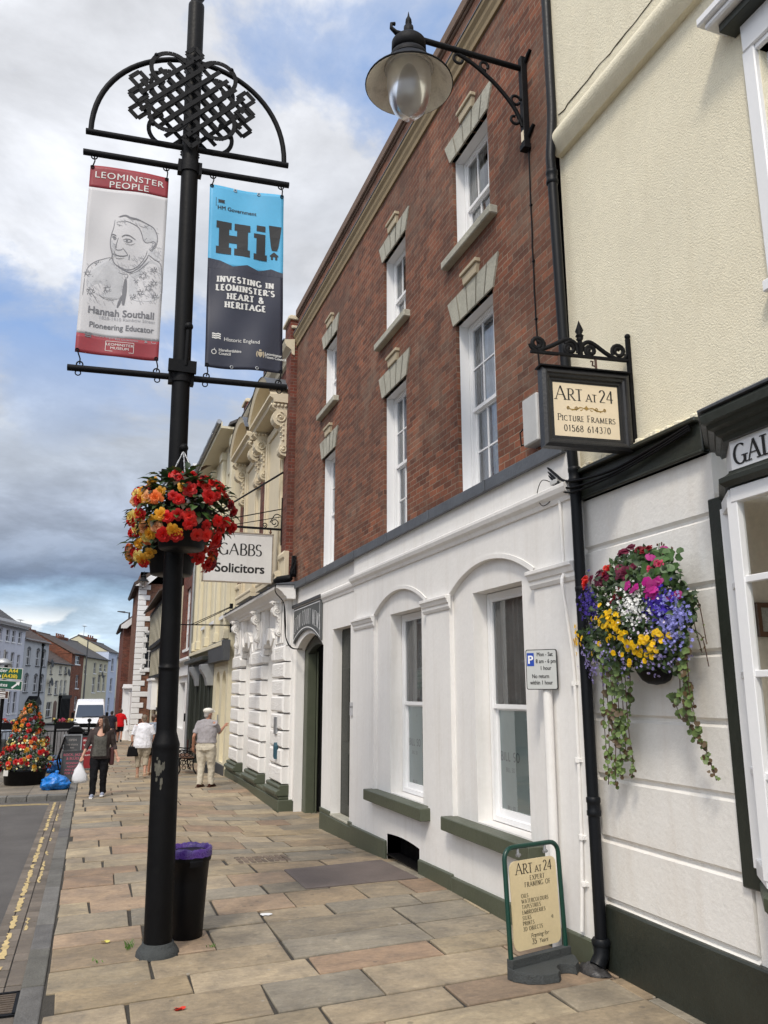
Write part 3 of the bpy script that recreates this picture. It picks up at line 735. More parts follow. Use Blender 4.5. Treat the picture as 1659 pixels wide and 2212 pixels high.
# ---------------------------------------------------------------- windows
def sash(par, Mx, s0, s1, z0, z1, n, cols=2, rt=1, rb=1, fw=.05, bw=.018, zm=None, cur=None, curn=.10, film=None, sill=None, mat='wpaint', name='window', glass='glass'):
    zm = (z0 + z1) / 2 if zm is None else zm
    f = MB(Mx); d = .07
    f.box(s0, s0 + fw, n - d, n, z0, z1); f.box(s1 - fw, s1, n - d, n, z0, z1); f.box(s0 + fw, s1 - fw, n - d, n, z1 - fw, z1); f.box(s0 + fw, s1 - fw, n - d, n, z0, z0 + fw * .9)
    a, b = s0 + fw, s1 - fw; g = .032
    for (za, zb, nn, rows, bot, top) in ((zm, z1 - fw, n - .012, rt, .045, g), (z0 + fw * .9, zm + .02, n - .047, rb, .07, .04)):
        n1 = nn - .034
        f.box(a, a + g, n1, nn, za, zb); f.box(b - g, b, n1, nn, za, zb); f.box(a + g, b - g, n1, nn, za, za + bot); f.box(a + g, b - g, n1, nn, zb - top, zb)
        for i in range(1, cols):
            sc = a + (b - a) * i / cols; f.box(sc - bw / 2, sc + bw / 2, n1 + .006, nn - .004, za + bot, zb - top)
        for i in range(1, rows):
            zc = za + (zb - za) * i / rows
            for k in range(cols):
                p = a + (b - a) * k / cols + (g if k == 0 else bw / 2); q = a + (b - a) * (k + 1) / cols - (g if k == cols - 1 else bw / 2)
                f.box(p, q, n1 + .006, nn - .004, zc - bw / 2, zc + bw / 2)
    w = f.build(name, M[mat], par)
    p = MB(Mx)
    p.quad((b - .01, n - .030, zm + .01), (a + .01, n - .030, zm + .01), (a + .01, n - .030, z1 - fw), (b - .01, n - .030, z1 - fw))
    p.quad((b - .01, n - .065, z0 + fw), (a + .01, n - .065, z0 + fw), (a + .01, n - .065, zm + .01), (b - .01, n - .065, zm + .01))
    p.build('pane', M[glass], w)
    if cur:
        c = MB(Mx); k = 26
        for (ca, cb, cz0, cz1, cm) in cur:
            pts = [(ca + (cb - ca) * i / k, n - curn - .025 * sin(i * 1.9) - .012 * sin(i * .77)) for i in range(k + 1)]
            for (p0, p1) in zip(pts[:-1], pts[1:]): c.add([(p1[0], p1[1], cz0), (p0[0], p0[1], cz0), (p0[0], p0[1], cz1), (p1[0], p1[1], cz1)], [(0, 1, 2, 3)], 0, True)
        c.build('curtain', M[cur[0][4]], w)
    if film:
        c = MB(Mx); c.quad((b, n - .071, z0 + fw), (a, n - .071, z0 + fw), (a, n - .071, film), (b, n - .071, film)); c.build('frosted_film', M['frost'], w)
    if sill:
        c = MB(Mx); c.box(s0 - .06, s1 + .06, n - .05, sill, z0 - .07, z0); c.build('sill', M[mat], w)
    return w

def lace(par_w, Mx, s0, s1, z0, z1, n):
    """pale flower shapes worked into the lace"""
    rs = random.Random(int(s0 * 100)); b = MB(Mx)
    for i in range(26):
        s, z = rs.uniform(s0 + .08, s1 - .08), rs.uniform(z0, z1); r = rs.uniform(.03, .06)
        for k in range(6):
            a = k * pi / 3; c = (s + r * cos(a), z + r * sin(a))
            b.poly([(c[0] - .45 * r * cos(t), n, c[1] + .3 * r * sin(t)) for t in [q * pi / 3 for q in range(6)]])
    b.build('lace_flowers', M['wpaint'], par_w)

# ---------------------------------------------------------------- brick building with white ground floor
M['mortarj'] = pbr('stone_joint', (.20, .185, .145), .95, .2, 5)
def brick_house():
    t = thing('brick_house', 'red brick house with white stucco ground floor and sash windows behind the pavement sign', 'building', (3.92, 11, 0))
    Mb = frame(3.92, 0, 0); Mw = frame(3.85, 0, 0); Mf = frame(3.90, 0, 0)
    cols = [(7.31, 8.31), (10.0, 10.96), (13.62, 14.5)]
    ops = []
    for a, b in cols: ops += [(a, b, 7.5, 8.86), (a, b, 4.32, 6.54)]
    w = MB(Mb); w.wall(5.93, 16.9, 4.2, 10.68, ops, .05, 0, 0)
    w.box(5.93, 16.9, -8, -.05 - .3, 9.0, 10.6)
    wl = w.build('wall', M['brick'], t)
    # white plastered reveals, set 5 cm into the brick
    for a, b in cols:
        for za, zb in ((7.5, 8.86), (4.32, 6.54)):
            r = MB(Mb); e = .003
            for q in (((a + e, -.05, za), (a + e, -.20, za), (a + e, -.20, zb), (a + e, -.05, zb)), ((b - e, -.20, za), (b - e, -.05, za), (b - e, -.05, zb), (b - e, -.20, zb)), ((b, -.05, zb - e), (a, -.05, zb - e), (a, -.20, zb - e), (b, -.20, zb - e)), ((a, -.05, za + e), (b, -.05, za + e), (b, -.20, za + e), (a, -.20, za + e))): r.quad(*q)
            r.build('reveal', M['wpaint'], t)
    for i, (a, b) in enumerate(cols):
        w = sash(t, Mb, a + .01, b - .01, 7.505, 8.85, -.17, 3, 1, 1, zm=8.12, cur=[(a + .62, b - .03, 7.5, 8.86, 'drape')] if i != 1 else None)
        w = sash(t, Mb, a + .01, b - .01, 4.325, 6.53, -.17, 3, 2, 2, zm=5.4, cur=[(a + .05, b - .05, 4.33, 6.5, 'curtain')], curn=.14)
        lace(w, Mb, a + .05, b - .05, 4.4, 5.3, -.285)
        # splayed stone lintels and projecting keystones
        for (zb, zt) in ((8.86, 9.17), (6.54, 6.9)):
            l = MB(Mb); m = 5; ext = .19; g = .009
            for k in range(m):
                q0, q1 = k / m, (k + 1) / m
                lo0, lo1 = a - .04 + (b - a + .08) * q0, a - .04 + (b - a + .08) * q1
                hi0, hi1 = a - ext + (b - a + 2 * ext) * q0, a - ext + (b - a + 2 * ext) * q1
                dz = 0
                l.prism([(lo0 + g, zb - .0), (lo1 - g, zb - .0), (hi1 - g, zt), (hi0 + g, zt)], 1, -.06, .022 + rnd(-.003, .003))
            for k in range(1, m):
                q = k / m; lo_, hi_ = a - .04 + (b - a + .08) * q, a - ext + (b - a + 2 * ext) * q; l.quad((lo_ + .006, .027, zb + .004), (lo_ - .006, .027, zb + .004), (hi_ - .006, .027, zt - .004), (hi_ + .006, .027, zt - .004), 1)
            lo = l.build('lintel', [M['stone'], M['mortarj']], t)
            c = (a + b) / 2; k = MB(Mb)
            k.prism([(c - .17, zt + .002), (c + .17, zt + .002), (c + .2, zt + .13), (c - .2, zt + .13)], 1, -.03, .048)
            k.prism([(c - .215, zt + .131), (c + .215, zt + .131), (c + .215, zt + .185), (c - .215, zt + .185)], 1, -.03, .072)
            k.build('keystone', M['buffkey'], lo, bevel=.008)
        sl = MB(Mb); sl.box(a - .17, b + .2, -.10, .10, 7.385, 7.495); sl.build('stone_sill', M['stone'], t, bevel=.012)
    # crown: buff cornice, lead capping, brick parapet, coping
    c = MB(Mb); c.prism([(0.001, 9.95), (.03, 9.95), (.035, 10.02), (.06, 10.08), (.065, 10.14), (.10, 10.19), (.105, 10.24), (.001, 10.24)], 0, 5.93, 16.93); c.build('cornice', M['buff'], t)
    c = MB(Mb); c.prism([(.001, 10.242), (.115, 10.242), (.115, 10.262), (.0015, 10.29)], 0, 5.93, 16.94); c.build('lead_capping', M['lead'], t)
    c = MB(Mb); c.box(5.92, 16.95, -.40, .06, 10.70, 10.88); c.box(5.92, 16.95, -.36, .03, 10.66, 10.699); c.build('coping', M['coping'], t, bevel=.015)
    f = MB(Mb); f.box(5.9, 16.38, -.02, .115, 4.20, 4.215)
    s = 5.9
    while s < 16.3:
        e = min(s + 1.55, 16.35); f.box(s, e - .004, .095, .128, 4.19, 4.318); f.box(s, e - .004, -.01, .1, 4.30, 4.32)
        f.box(e - .05, e - .004, .128, .137, 4.19, 4.322); s = e
    f.build('lead_flashing', M['lead'], t, bevel=.006)
    # white stucco ground floor, near part with two arched recesses
    g = MB(Mw)
    g.wall(5.86, 12.19, .10, 4.2, [(6.56, 8.50, .62, 3.2, .27, .055), (9.2, 11.2, .62, 3.2, .27, .055), (9.49, 10.63, -.3, .26, .03, .28)], .055, n0=0)
    g.box(5.84, 5.86, -.4, 0, 0, 4.2)
    g.quad((12.19, -.12, .1), (12.19, 0, .1), (12.19, 0, 4.2), (12.19, -.12, 4.2))
    WR = [(6.885, 7.985), (9.48, 10.64)]
    for (a, b), (wa, wb) in zip(((6.56, 8.50), (9.2, 11.2)), WR):
        g.wall(a - .02, b + .02, .62, 3.49, [(wa, wb, .78, 3.17)], .22, n0=-.055)
    # wall below the recesses and the vent opening
    g.build('stucco_wall', M['white'], t)
    fs = MB(Mf)
    fs.wall(12.18, 16.42, .0, 4.2, [(12.5, 13.54, .10, 3.17, 0, .17), (14.15, 16.2, -.3, 2.93, .28, .17)], .3)
    fs.build('stucco_wall_beside_passage', M['white'], t)
    for (wa, wb) in WR:
        near = wa < 8
        w = sash(t, Mw, wa + .01, wb - .01, .79, 3.16, -.225, 1, 1, 1, fw=.06, zm=1.93, cur=[(wa + .30, wb - .04, 1.9, 3.1, 'drape')], curn=.16, film=1.95)
        st = MB(Mw)
        put_word(st, 'BILL SO', .085, .014, .014, lambda x, y, o: (wb - x, -.293 + o, y), .30, 1.40, align='C', sp=.06)
        put_word(st, 'BILL SO', .04, .006, .006, lambda x, y, o: (wb - x, -.293 + o, y), .30, 1.29, align='C', sp=.05)
        put_word(st, 'BILL SO', .035, .006, .006, lambda x, y, o: (wb - x, -.293 + o, y), .30, .92, align='C', sp=.05)
        st.build('frosted_lettering', M['frostlet'], w)
    # sills, plinth, pilaster caps, moulded band
    for a, b in ((6.62, 8.55), (9.14, 11.27)):
        s = MB(Mw); s.box(a, b, -.25, .13, .622, .765); s.build('green_sill', M['greensill'], t, bevel=.008)
    p = MB(Mw)
    zt = lambda s: .205 if s < 8.5 else .17
    for a, b in ((5.84, 8.5), (8.5, 9.47), (10.64, 12.2)):
        p = MB(Mw); p.prism([(a, -.30), (b, -.30), (b, zt(b) - .02), (a, zt(a))], 1, -.12, .035); p.build('plinth', M['greensill'], t, bevel=.01)
    p = MB(Mf); p.box(12.2, 14.15, -.3, .03, -.4, .085); p.box(12.2, 12.5, 0, .03, .085, .16); p.box(13.54, 14.15, 0, .03, .085, .16); p.build('plinth', M['greensill'], t, bevel=.01)
    s = MB(Mf); s.box(12.48, 13.56, -.175, .015, .086, .125); s.build('door_step', M['stone'], t, bevel=.01)
    v = MB(Mw); v.wall(8.5, 12.19, .0, .62, [(9.49, 10.63, -.3, .34)], .28, n0=-.004); v.build('stucco_below_sill', M['white'], t)
    v = MB(Mw); v.box(9.45, 10.68, -.5, -.26, -.1, .4); v.build('vent_back', M['dark'], t)
    v = MB(Mw)
    for i in range(26): v.box(9.52 + i * .043, 9.535 + i * .043, -.20, -.185, -.06, .26)
    for i in range(8): v.box(9.5, 10.62, -.17 + i * .024, -.158 + i * .024, .0, .014)
    v.build('cellar_grille', M['black'], t)
    for a, b in ((5.83, 6.60), (8.45, 9.25), (11.16, 12.13)):
        c = MB(Mw); c.prism([(0, 3.04), (.012, 3.04), (.03, 3.075), (.03, 3.11), (.045, 3.12), (.06, 3.16), (.075, 3.17), (.075, 3.205), (0, 3.21)], 0, a, b)
        c.build('pilaster_cap', M['white'], t, bevel=.004)
    for a, b in ((6.56, 8.50), (9.2, 11.2)):
        arc = arch_pts(a, b, 3.2, .27, 24); arc2 = [(p[0] + (p[0] - (a + b) / 2) * .03, p[1] + .045) for p in arc]
        c = MB(Mw)
        for i in range(24):
            c.add([(arc[i][0], .012, arc[i][1]), (arc[i + 1][0], .012, arc[i + 1][1]), (arc2[i + 1][0], .012, arc2[i + 1][1]), (arc2[i][0], .012, arc2[i][1]), (arc[i][0], -.03, arc[i][1]), (arc[i + 1][0], -.03, arc[i + 1][1]), (arc2[i + 1][0], -.002, arc2[i + 1][1]), (arc2[i][0], -.002, arc2[i][1])], [(3, 2, 1, 0), (0, 1, 5, 4), (2, 3, 7, 6)])
        c.build('arch_moulding', M['white'], t)
    prof = [(0, 3.76), (.02, 3.76), (.035, 3.80), (.07, 3.83), (.085, 3.87), (.085, 3.90), (.05, 3.92), (.02, 3.935), (0, 3.935)]
    c = MB(Mw); c.prism(prof, 0, 5.84, 12.21); c.build('moulded_band', M['white'], t)
    c = MB(Mf); c.prism([(q[0] * .7, q[1] - .05) for q in prof], 0, 12.25, 16.4); c.build('moulded_band', M['white'], t)
    # interior darkness behind the windows, party walls, flat roof
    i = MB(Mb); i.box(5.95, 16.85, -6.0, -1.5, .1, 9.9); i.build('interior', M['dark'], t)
    # door
    d = MB(Mf); d.box(12.5, 13.54, -.25, -.175, .1, 3.17)
    for z0, z1 in ((.3, 1.1), (1.3, 2.5)):
        for a, b in ((12.6, 12.97), (13.07, 13.44)): d.box(a, b, -.175, -.16, z0, z1)
    dd = d.build('door', M['greendk'], t, bevel=.006)
    k = MB(Mf); k.ball((12.62, -.12, 1.2), .035); k.tube([(12.62, -.175, 1.2), (12.62, -.13, 1.2)], .012); k.build('handle', M['iron'], dd)
    # passage through to the mews
    q = MB(Mf)
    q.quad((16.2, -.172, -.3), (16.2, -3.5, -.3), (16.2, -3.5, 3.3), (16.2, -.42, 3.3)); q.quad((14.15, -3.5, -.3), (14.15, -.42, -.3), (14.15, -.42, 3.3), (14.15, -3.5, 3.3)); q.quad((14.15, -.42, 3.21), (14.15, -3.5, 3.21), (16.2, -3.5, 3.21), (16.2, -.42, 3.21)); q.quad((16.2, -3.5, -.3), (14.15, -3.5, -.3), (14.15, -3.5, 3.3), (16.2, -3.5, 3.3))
    q.build('passage_wall', pbr('passage_shade', (.035, .035, .033), .9, .1, 2), t)  # shade inside the passage is put into the near-black wall colour
    q = MB(Mf); q.box(15.93, 16.195, -.36, -.172, -.25, 2.95); q.box(15.90, 15.93, -.40, -.36, -.25, 2.9); q.build('passage_door_post', M['greensill'], t, bevel=.012)
    q = MB(Mf); q.box(14.9, 15.75, -1.25, -1.2, -.2, 2.9); q.build('passage_inner_door', pbr('grey_door', (.30, .30, .29), .6, .1, 3), t)
    q = MB(Mf)
    arc = arch_pts(14.2, 16.15, 2.9, .27, 16)
    for (p0, p1) in zip(arc[:-1], arc[1:]): q.add([(p0[0], -.30, p0[1]), (p1[0], -.30, p1[1]), (p1[0], -.30, p1[1] - .16), (p0[0], -.30, p0[1] - .16), (p0[0], -.175, p0[1]), (p1[0], -.175, p1[1]), (p1[0], -.175, p1[1] - .16), (p0[0], -.175, p0[1] - .16)], [(4, 7, 6, 5), (3, 2, 6, 7)])
    q.build('passage_arch_frame', M['greendk'], t)
    return t

# ---------------------------------------------------------------- cream roughcast shop building
def shop_building():
    t = thing('cream_shop', 'cream roughcast building with white ashlar ground floor and dark green gallery shopfront at right edge', 'building', (3.95, 4, 0))
    R = frame(3.95, 0, 0)
    w = MB(R); w.wall(-1.5, 5.90, 3.98, 7.36, [(1.9, 3.46, 4.7, 6.36)], .2)
    w.wall(-1.5, 5.90, 7.36, 11.5, [], n0=.05)
    w.quad((5.90, -.3, 3.7), (5.90, 0, 3.7), (5.90, 0, 11.5), (5.90, -.3, 11.5)); w.quad((5.90, -.1, 7.36), (5.90, .05, 7.36), (5.90, .05, 11.5), (5.90, -.1, 11.5))
    w.quad((-1.5, .0, 11.5), (-1.5, -6, 11.5), (5.83, -6, 11.5), (5.83, 0, 11.5)); w.quad((5.83, -6, 3.7), (5.83, -.3, 3.7), (5.83, -.3, 11.5), (5.83, -6, 11.5))
    w.build('wall', M['cream'], t)
    s = MB(R); n = 14
    prof = [(0, 7.20), (.06, 7.20)] + [(.06 + .085 * sin(pi * i / n) , 7.20 + .30 * i / n + 0) for i in range(1, n)] + [(.06, 7.5), (0, 7.5)]
    s.prism(prof, 0, -1.5, 5.86, smooth=False); s.build('string_course', M['cream'], t, bevel=.0)
    c = MB(R); rs = random.Random(2); s_ = 5.8; pts = []
    while s_ > -1: pts.append((s_, .054, 7.62 + rs.uniform(-.014, .014))); s_ -= rs.uniform(.05, .12)
    c.tube(pts, [rs.uniform(.003, .008) for _ in pts], 5); c.build('crack', pbr('crack_shadow', (.10, .08, .055), 1), t)
    # white ashlar: courses with V joints
    a = MB(R); js = [.50, .961, 1.434, 1.90, 2.362, 2.82, 3.295, 3.76]; g = .030; dd = .028
    prof = [(-.3, .3), (0, .3)]
    for j in js: prof += [(0, j - g), (-dd, j - g * .35), (-dd, j + g * .35), (0, j + g)]
    prof += [(0, 3.98), (-.3, 3.98)]
    a.prism(prof, 0, 4.26, 5.85); a.build('ashlar_wall', M['whiteash'], t)
    a = MB(R); a.box(-1.5, 4.25, -.3, -.02, .3, .98); a.build('stall_riser', M['whiteash'], t)
    p = MB(R); p.box(-1.5, 5.80, -.3, .035, -.1, .475); p.build('plinth', M['greendk'], t, bevel=.012)
    f = MB(R); f.box(4.28, 5.80, -.02, .045, 3.735, 3.965); f.box(4.28, 5.81, -.02, .10, 3.965, 4.0); f.box(4.28, 5.80, -.02, .065, 3.735, 3.76); f.build('fascia_board', M['greendk'], t, bevel=.008)
    # small mortar fillet above the fascia
    f = MB(R); rs = random.Random(9); 
    for i in range(30):
        s0 = 4.3 + i * .05; f.box(s0, s0 + .05, -.01, rs.uniform(.03, .07), 4.0, 4.03 + rs.uniform(0, .03))
    f.build('mortar_fillet', M['cream'], t, bevel=.01)
    # bay shopfront
    fx = .24; c0, c1 = 4.12, 3.83                      # cant from the wall at s=c0 to the front face at s=c1
    b = MB(R); b.box(4.14, 4.30, -.015, .032, .912, 3.40); b.build('corner_post', M['greendk'], t, bevel=.008)
    wn = MB(R)
    def pane_line(A, B, zs, nvert, last=1):
        A, B = Vector(A), Vector(B); t_ = (B - A)
        for z in zs: wn.bar((A.x, A.y, z), (B.x, B.y, z), .04, .042)
        for i in range(nvert + last):
            q = A + t_ * (i / nvert); wn.bar((q.x, q.y, 1.05), (q.x, q.y, 3.3), .042 if i not in (0, nvert) else .085, .06, up=(0, 1, 0))
    pane_line((c0, .03, 0), (c1, fx, 0), (1.626, 2.206, 2.77), 1, 0)
    pane_line((c1, fx, 0), (.6, fx, 0), (1.626, 2.206, 2.77), 5)
    for A, B in (((c0, .03), (c1, fx)), ((c1, fx), (.6, fx))):
        wn.bar((*A, 1.06), (*B, 1.06), .07, .10); wn.bar((*A, 3.30), (*B, 3.30), .07, .09)
    w = wn.build('shop_window', M['wpaint'], t, bevel=.004)
    g = MB(R)
    for A, B in (((c0, .03), (c1, fx)), ((c1, fx), (.6, fx))): g.quad((A[0], A[1] - .012, 1.05), (B[0], B[1] - .012, 1.05), (B[0], B[1] - .012, 3.3), (A[0], A[1] - .012, 3.3))
    g.build('pane', M['shopglass'], w)
    def band(prof, name, mat, ext=0.0, par=t):
        """profile (outward, z) swept round wall->cant->front"""
        m = MB(R); path = [((c0 + .20, 0), (0, 1)), None, None]
        nx = (c0 - c1); ny = fx; L = hypot(nx, ny); cn = (ny / L, nx / L)     # outward normal of the cant in (s, n)
        rows = []
        # mitre vectors
        def ring(pt, v): return [(pt[0] + v[0] * o, pt[1] + v[1] * o, z) for o, z in prof]
        k = 1 / (1 + (cn[1])); mit = ((cn[0]) * k, (cn[1] + 1) * k)
        start = ring((c0 + .03, 0), (cn[0] / max(.2, cn[1]) * .0 + .9, 0)); start = [(c0 + o * 1.15, 0.0, z) for o, z in prof]
        rows = [start, ring((c1, fx), mit), ring((.4, fx), (0, 1))]
        n = len(prof)
        for A, B in zip(rows[:-1], rows[1:]):
            for i in range(n - 1): m.quad(B[i], A[i], A[i + 1], B[i + 1])
        for rr in (rows[0],): m.poly(rr)
        for i in (0, n - 1): m.poly([r[i] for r in rows] + [(.4, 0, rows[0][i][2]), (c0, 0, rows[0][i][2])])
        return m.build(name, M[mat], par)
    band([(-.02, 3.355), (.05, 3.355), (.085, 3.38), (.085, 3.41), (.045, 3.43), (.02, 3.45), (.02, 3.46), (-.02, 3.46)], 'lower_moulding', 'greendk')
    fb = band([(-.02, 3.46), (.0, 3.46), (.0, 3.655), (-.02, 3.655)], 'sign_fascia', 'wpaint')
    band([(-.02, 3.655), (.035, 3.655), (.045, 3.68), (.075, 3.695), (.085, 3.72), (.12, 3.735), (.13, 3.76), (.16, 3.77), (.165, 3.82), (.155, 3.84), (-.02, 3.85)], 'crown_moulding', 'greendk')
    band([(-.02, 3.852), (.175, 3.852), (.178, 3.865), (.02, 3.95), (-.02, 3.95)], 'lead_roof', 'lead')
    band([(-.06, .86), (.02, .86), (.06, .90), (.06, .965), (.02, 1.0), (-.06, 1.0)], 'bay_sill', 'green')
    l = MB(R)
    for poly in word_strokes('GALLERY', .128, .022, .007, serif=.02, sp=.035): l.poly([(3.80 - p[0], fx + .004 + p[2], 3.492 + p[1]) for p in poly])
    l.build('lettering', M['ink'], fb)
    # room behind with framed pictures
    r = MB(R); r.quad((-1.4, -1.5, .9), (4.2, -1.5, .9), (4.2, -1.5, 3.5), (-1.4, -1.5, 3.5)); r.quad((4.24, -2.6, .9), (4.24, -.05, .9), (4.24, -.05, 3.5), (4.24, -2.6, 3.5)); r.quad((-1.4, -2.6, 3.45), (-1.4, .3, 3.45), (4.2, .0, 3.45), (4.2, -2.6, 3.45)); r.quad((-1.4, -2.6, .95), (4.2, -2.6, .95), (4.1, .0, .95), (-1.4, .3, .95)); r.quad((-1.4, -2.6, .9), (-1.4, .3, .9), (-1.4, .3, 3.5), (-1.4, -2.6, 3.5))
    r.build('shop_room', M['room'], t)
    # framed pictures and a notice on the side wall facing us
    Y = 4.232
    for nm, x0, x1, z0, z1, m, mi in (('picture', 4.165, 4.62, 2.46, 2.69, 'wood', (.30, .30, .27)), ('picture', 4.25, 4.6, 1.75, 2.12, 'wood', (.34, .30, .22)), ('notice', 4.04, 4.12, 2.33, 2.60, 'black', (.55, .54, .52)), ('picture', 4.02, 4.12, 1.72, 1.90, 'wpaint', (.2, .19, .17)), ('picture', 4.3, 4.7, 1.25, 1.6, 'wpaint', (.16, .2, .24))):
        b = MB(); b.box(x0, x1, Y - .03, Y - .006, z0, z1); p = b.build(nm, M[m], t, bevel=.004)
        b = MB(); e = .035 if nm == 'picture' else .012; b.quad((x0 + e, Y - .032, z0 + e), (x1 - e, Y - .032, z0 + e), (x1 - e, Y - .032, z1 - e), (x0 + e, Y - .032, z1 - e)); b.build('image', pbr('print_' + str(int(z0 * 100)), mi, .5, .5, 9), p)
    # upper bay cornice and window at the right edge
    u = MB(R)
    u.box(1.5, 3.56, -.2, .05, 6.40, 6.62)
    u.build('upper_window_head', M['wpaint'], t, bevel=.01)
    u = MB(R); u.box(1.4, 3.645, 0, .145, 6.615, 6.68); u.build('upper_cornice_fillet', M['greendk'], t, bevel=.004)
    u = MB(R); u.box(1.4, 3.72, 0, .20, 6.682, 6.73); u.box(1.38, 3.76, 0, .235, 6.73, 6.80); u.box(1.4, 3.70, 0, .16, 6.80, 6.84); u.build('upper_cornice', M['wpaint'], t, bevel=.012)
    u = MB(R); u.box(3.47, 3.575, -.15, .04, 4.68, 6.41); u.box(1.9, 3.47, -.15, .03, 6.36, 6.41); u.box(1.8, 3.58, -.15, .09, 4.6, 4.68); u.build('upper_window_surround', M['wpaint'], t, bevel=.008)
    sash(t, R, 1.95, 3.465, 4.69, 6.355, -.06, 3, 2, 2, cur=None)
    i = MB(R); i.box(1.5, 3.6, -1.6, -1.5, 4.5, 6.6); i.build('upper_room', M['room'], t)
    return t
# ---------------------------------------------------------------- solicitors building: rusticated white base, ornate cream first floor
def scroll(cx, cz, r0, r1, turns, a0, n=22, sgn=1):
    return [(cx + (r0 + (r1 - r0) * i / n) * cos(a0 + sgn * turns * 2 * pi * i / n), cz + (r0 + (r1 - r0) * i / n) * sin(a0 + sgn * turns * 2 * pi * i / n)) for i in range(n + 1)]
def console(par, Mx, s, w, zt, zb, nb, name='console', mat='cream2'):
    """S-scroll bracket seen from the side"""
    H = zt - zb; k = H / 1.2
    pts = [(nb, zt), (nb + .34 * k, zt), (nb + .36 * k, zt - .1 * k), (nb + .30 * k, zt - .14 * k)] + \
          [(nb + .17 * k + .17 * k * cos(a), zt - .33 * k + .19 * k * sin(a)) for a in [radians(q) for q in range(60, -91, -25)]] + \
          [(nb + .10 * k, zt - .72 * k), (nb + .12 * k, zt - .82 * k)] + [(nb + .10 * k + .09 * k * cos(a), zb + .15 * k + .13 * k * sin(a)) for a in [radians(q) for q in range(60, -120, -30)]] + [(nb, zb)]
    b = MB(Mx); b.prism(pts, 0, s, s + w)
    for (cn, cz, r) in ((nb + .17 * k, zt - .33 * k, .13 * k), (nb + .09 * k, zb + .15 * k, .08 * k)):
        for off in (s - .012, s + w + .012):
            b.tube([(off, cn + p, cz + q) for p, q in scroll(0, 0, r, r * .15, 1.6, pi / 2)], .014 * k + .004, 5)
            b.ball((off, cn, cz), .03 * k)
    for i in range(7): b.ball((s - .005, nb + (.10 + .05 * (i % 2)) * k, zt - (.48 + .06 * i) * k), .026 * k, 6, 4)
    for j in range(5): b.ball((s + w * (j + .5) / 5, nb + .36 * k, zt - .05 * k), .035 * k, 6, 4)
    for j in range(4): b.ball((s - .01, nb + (.06 + .08 * j) * k, zt - .06 * k), .04 * k, 6, 4)
    return b.build(name, M[mat], par)

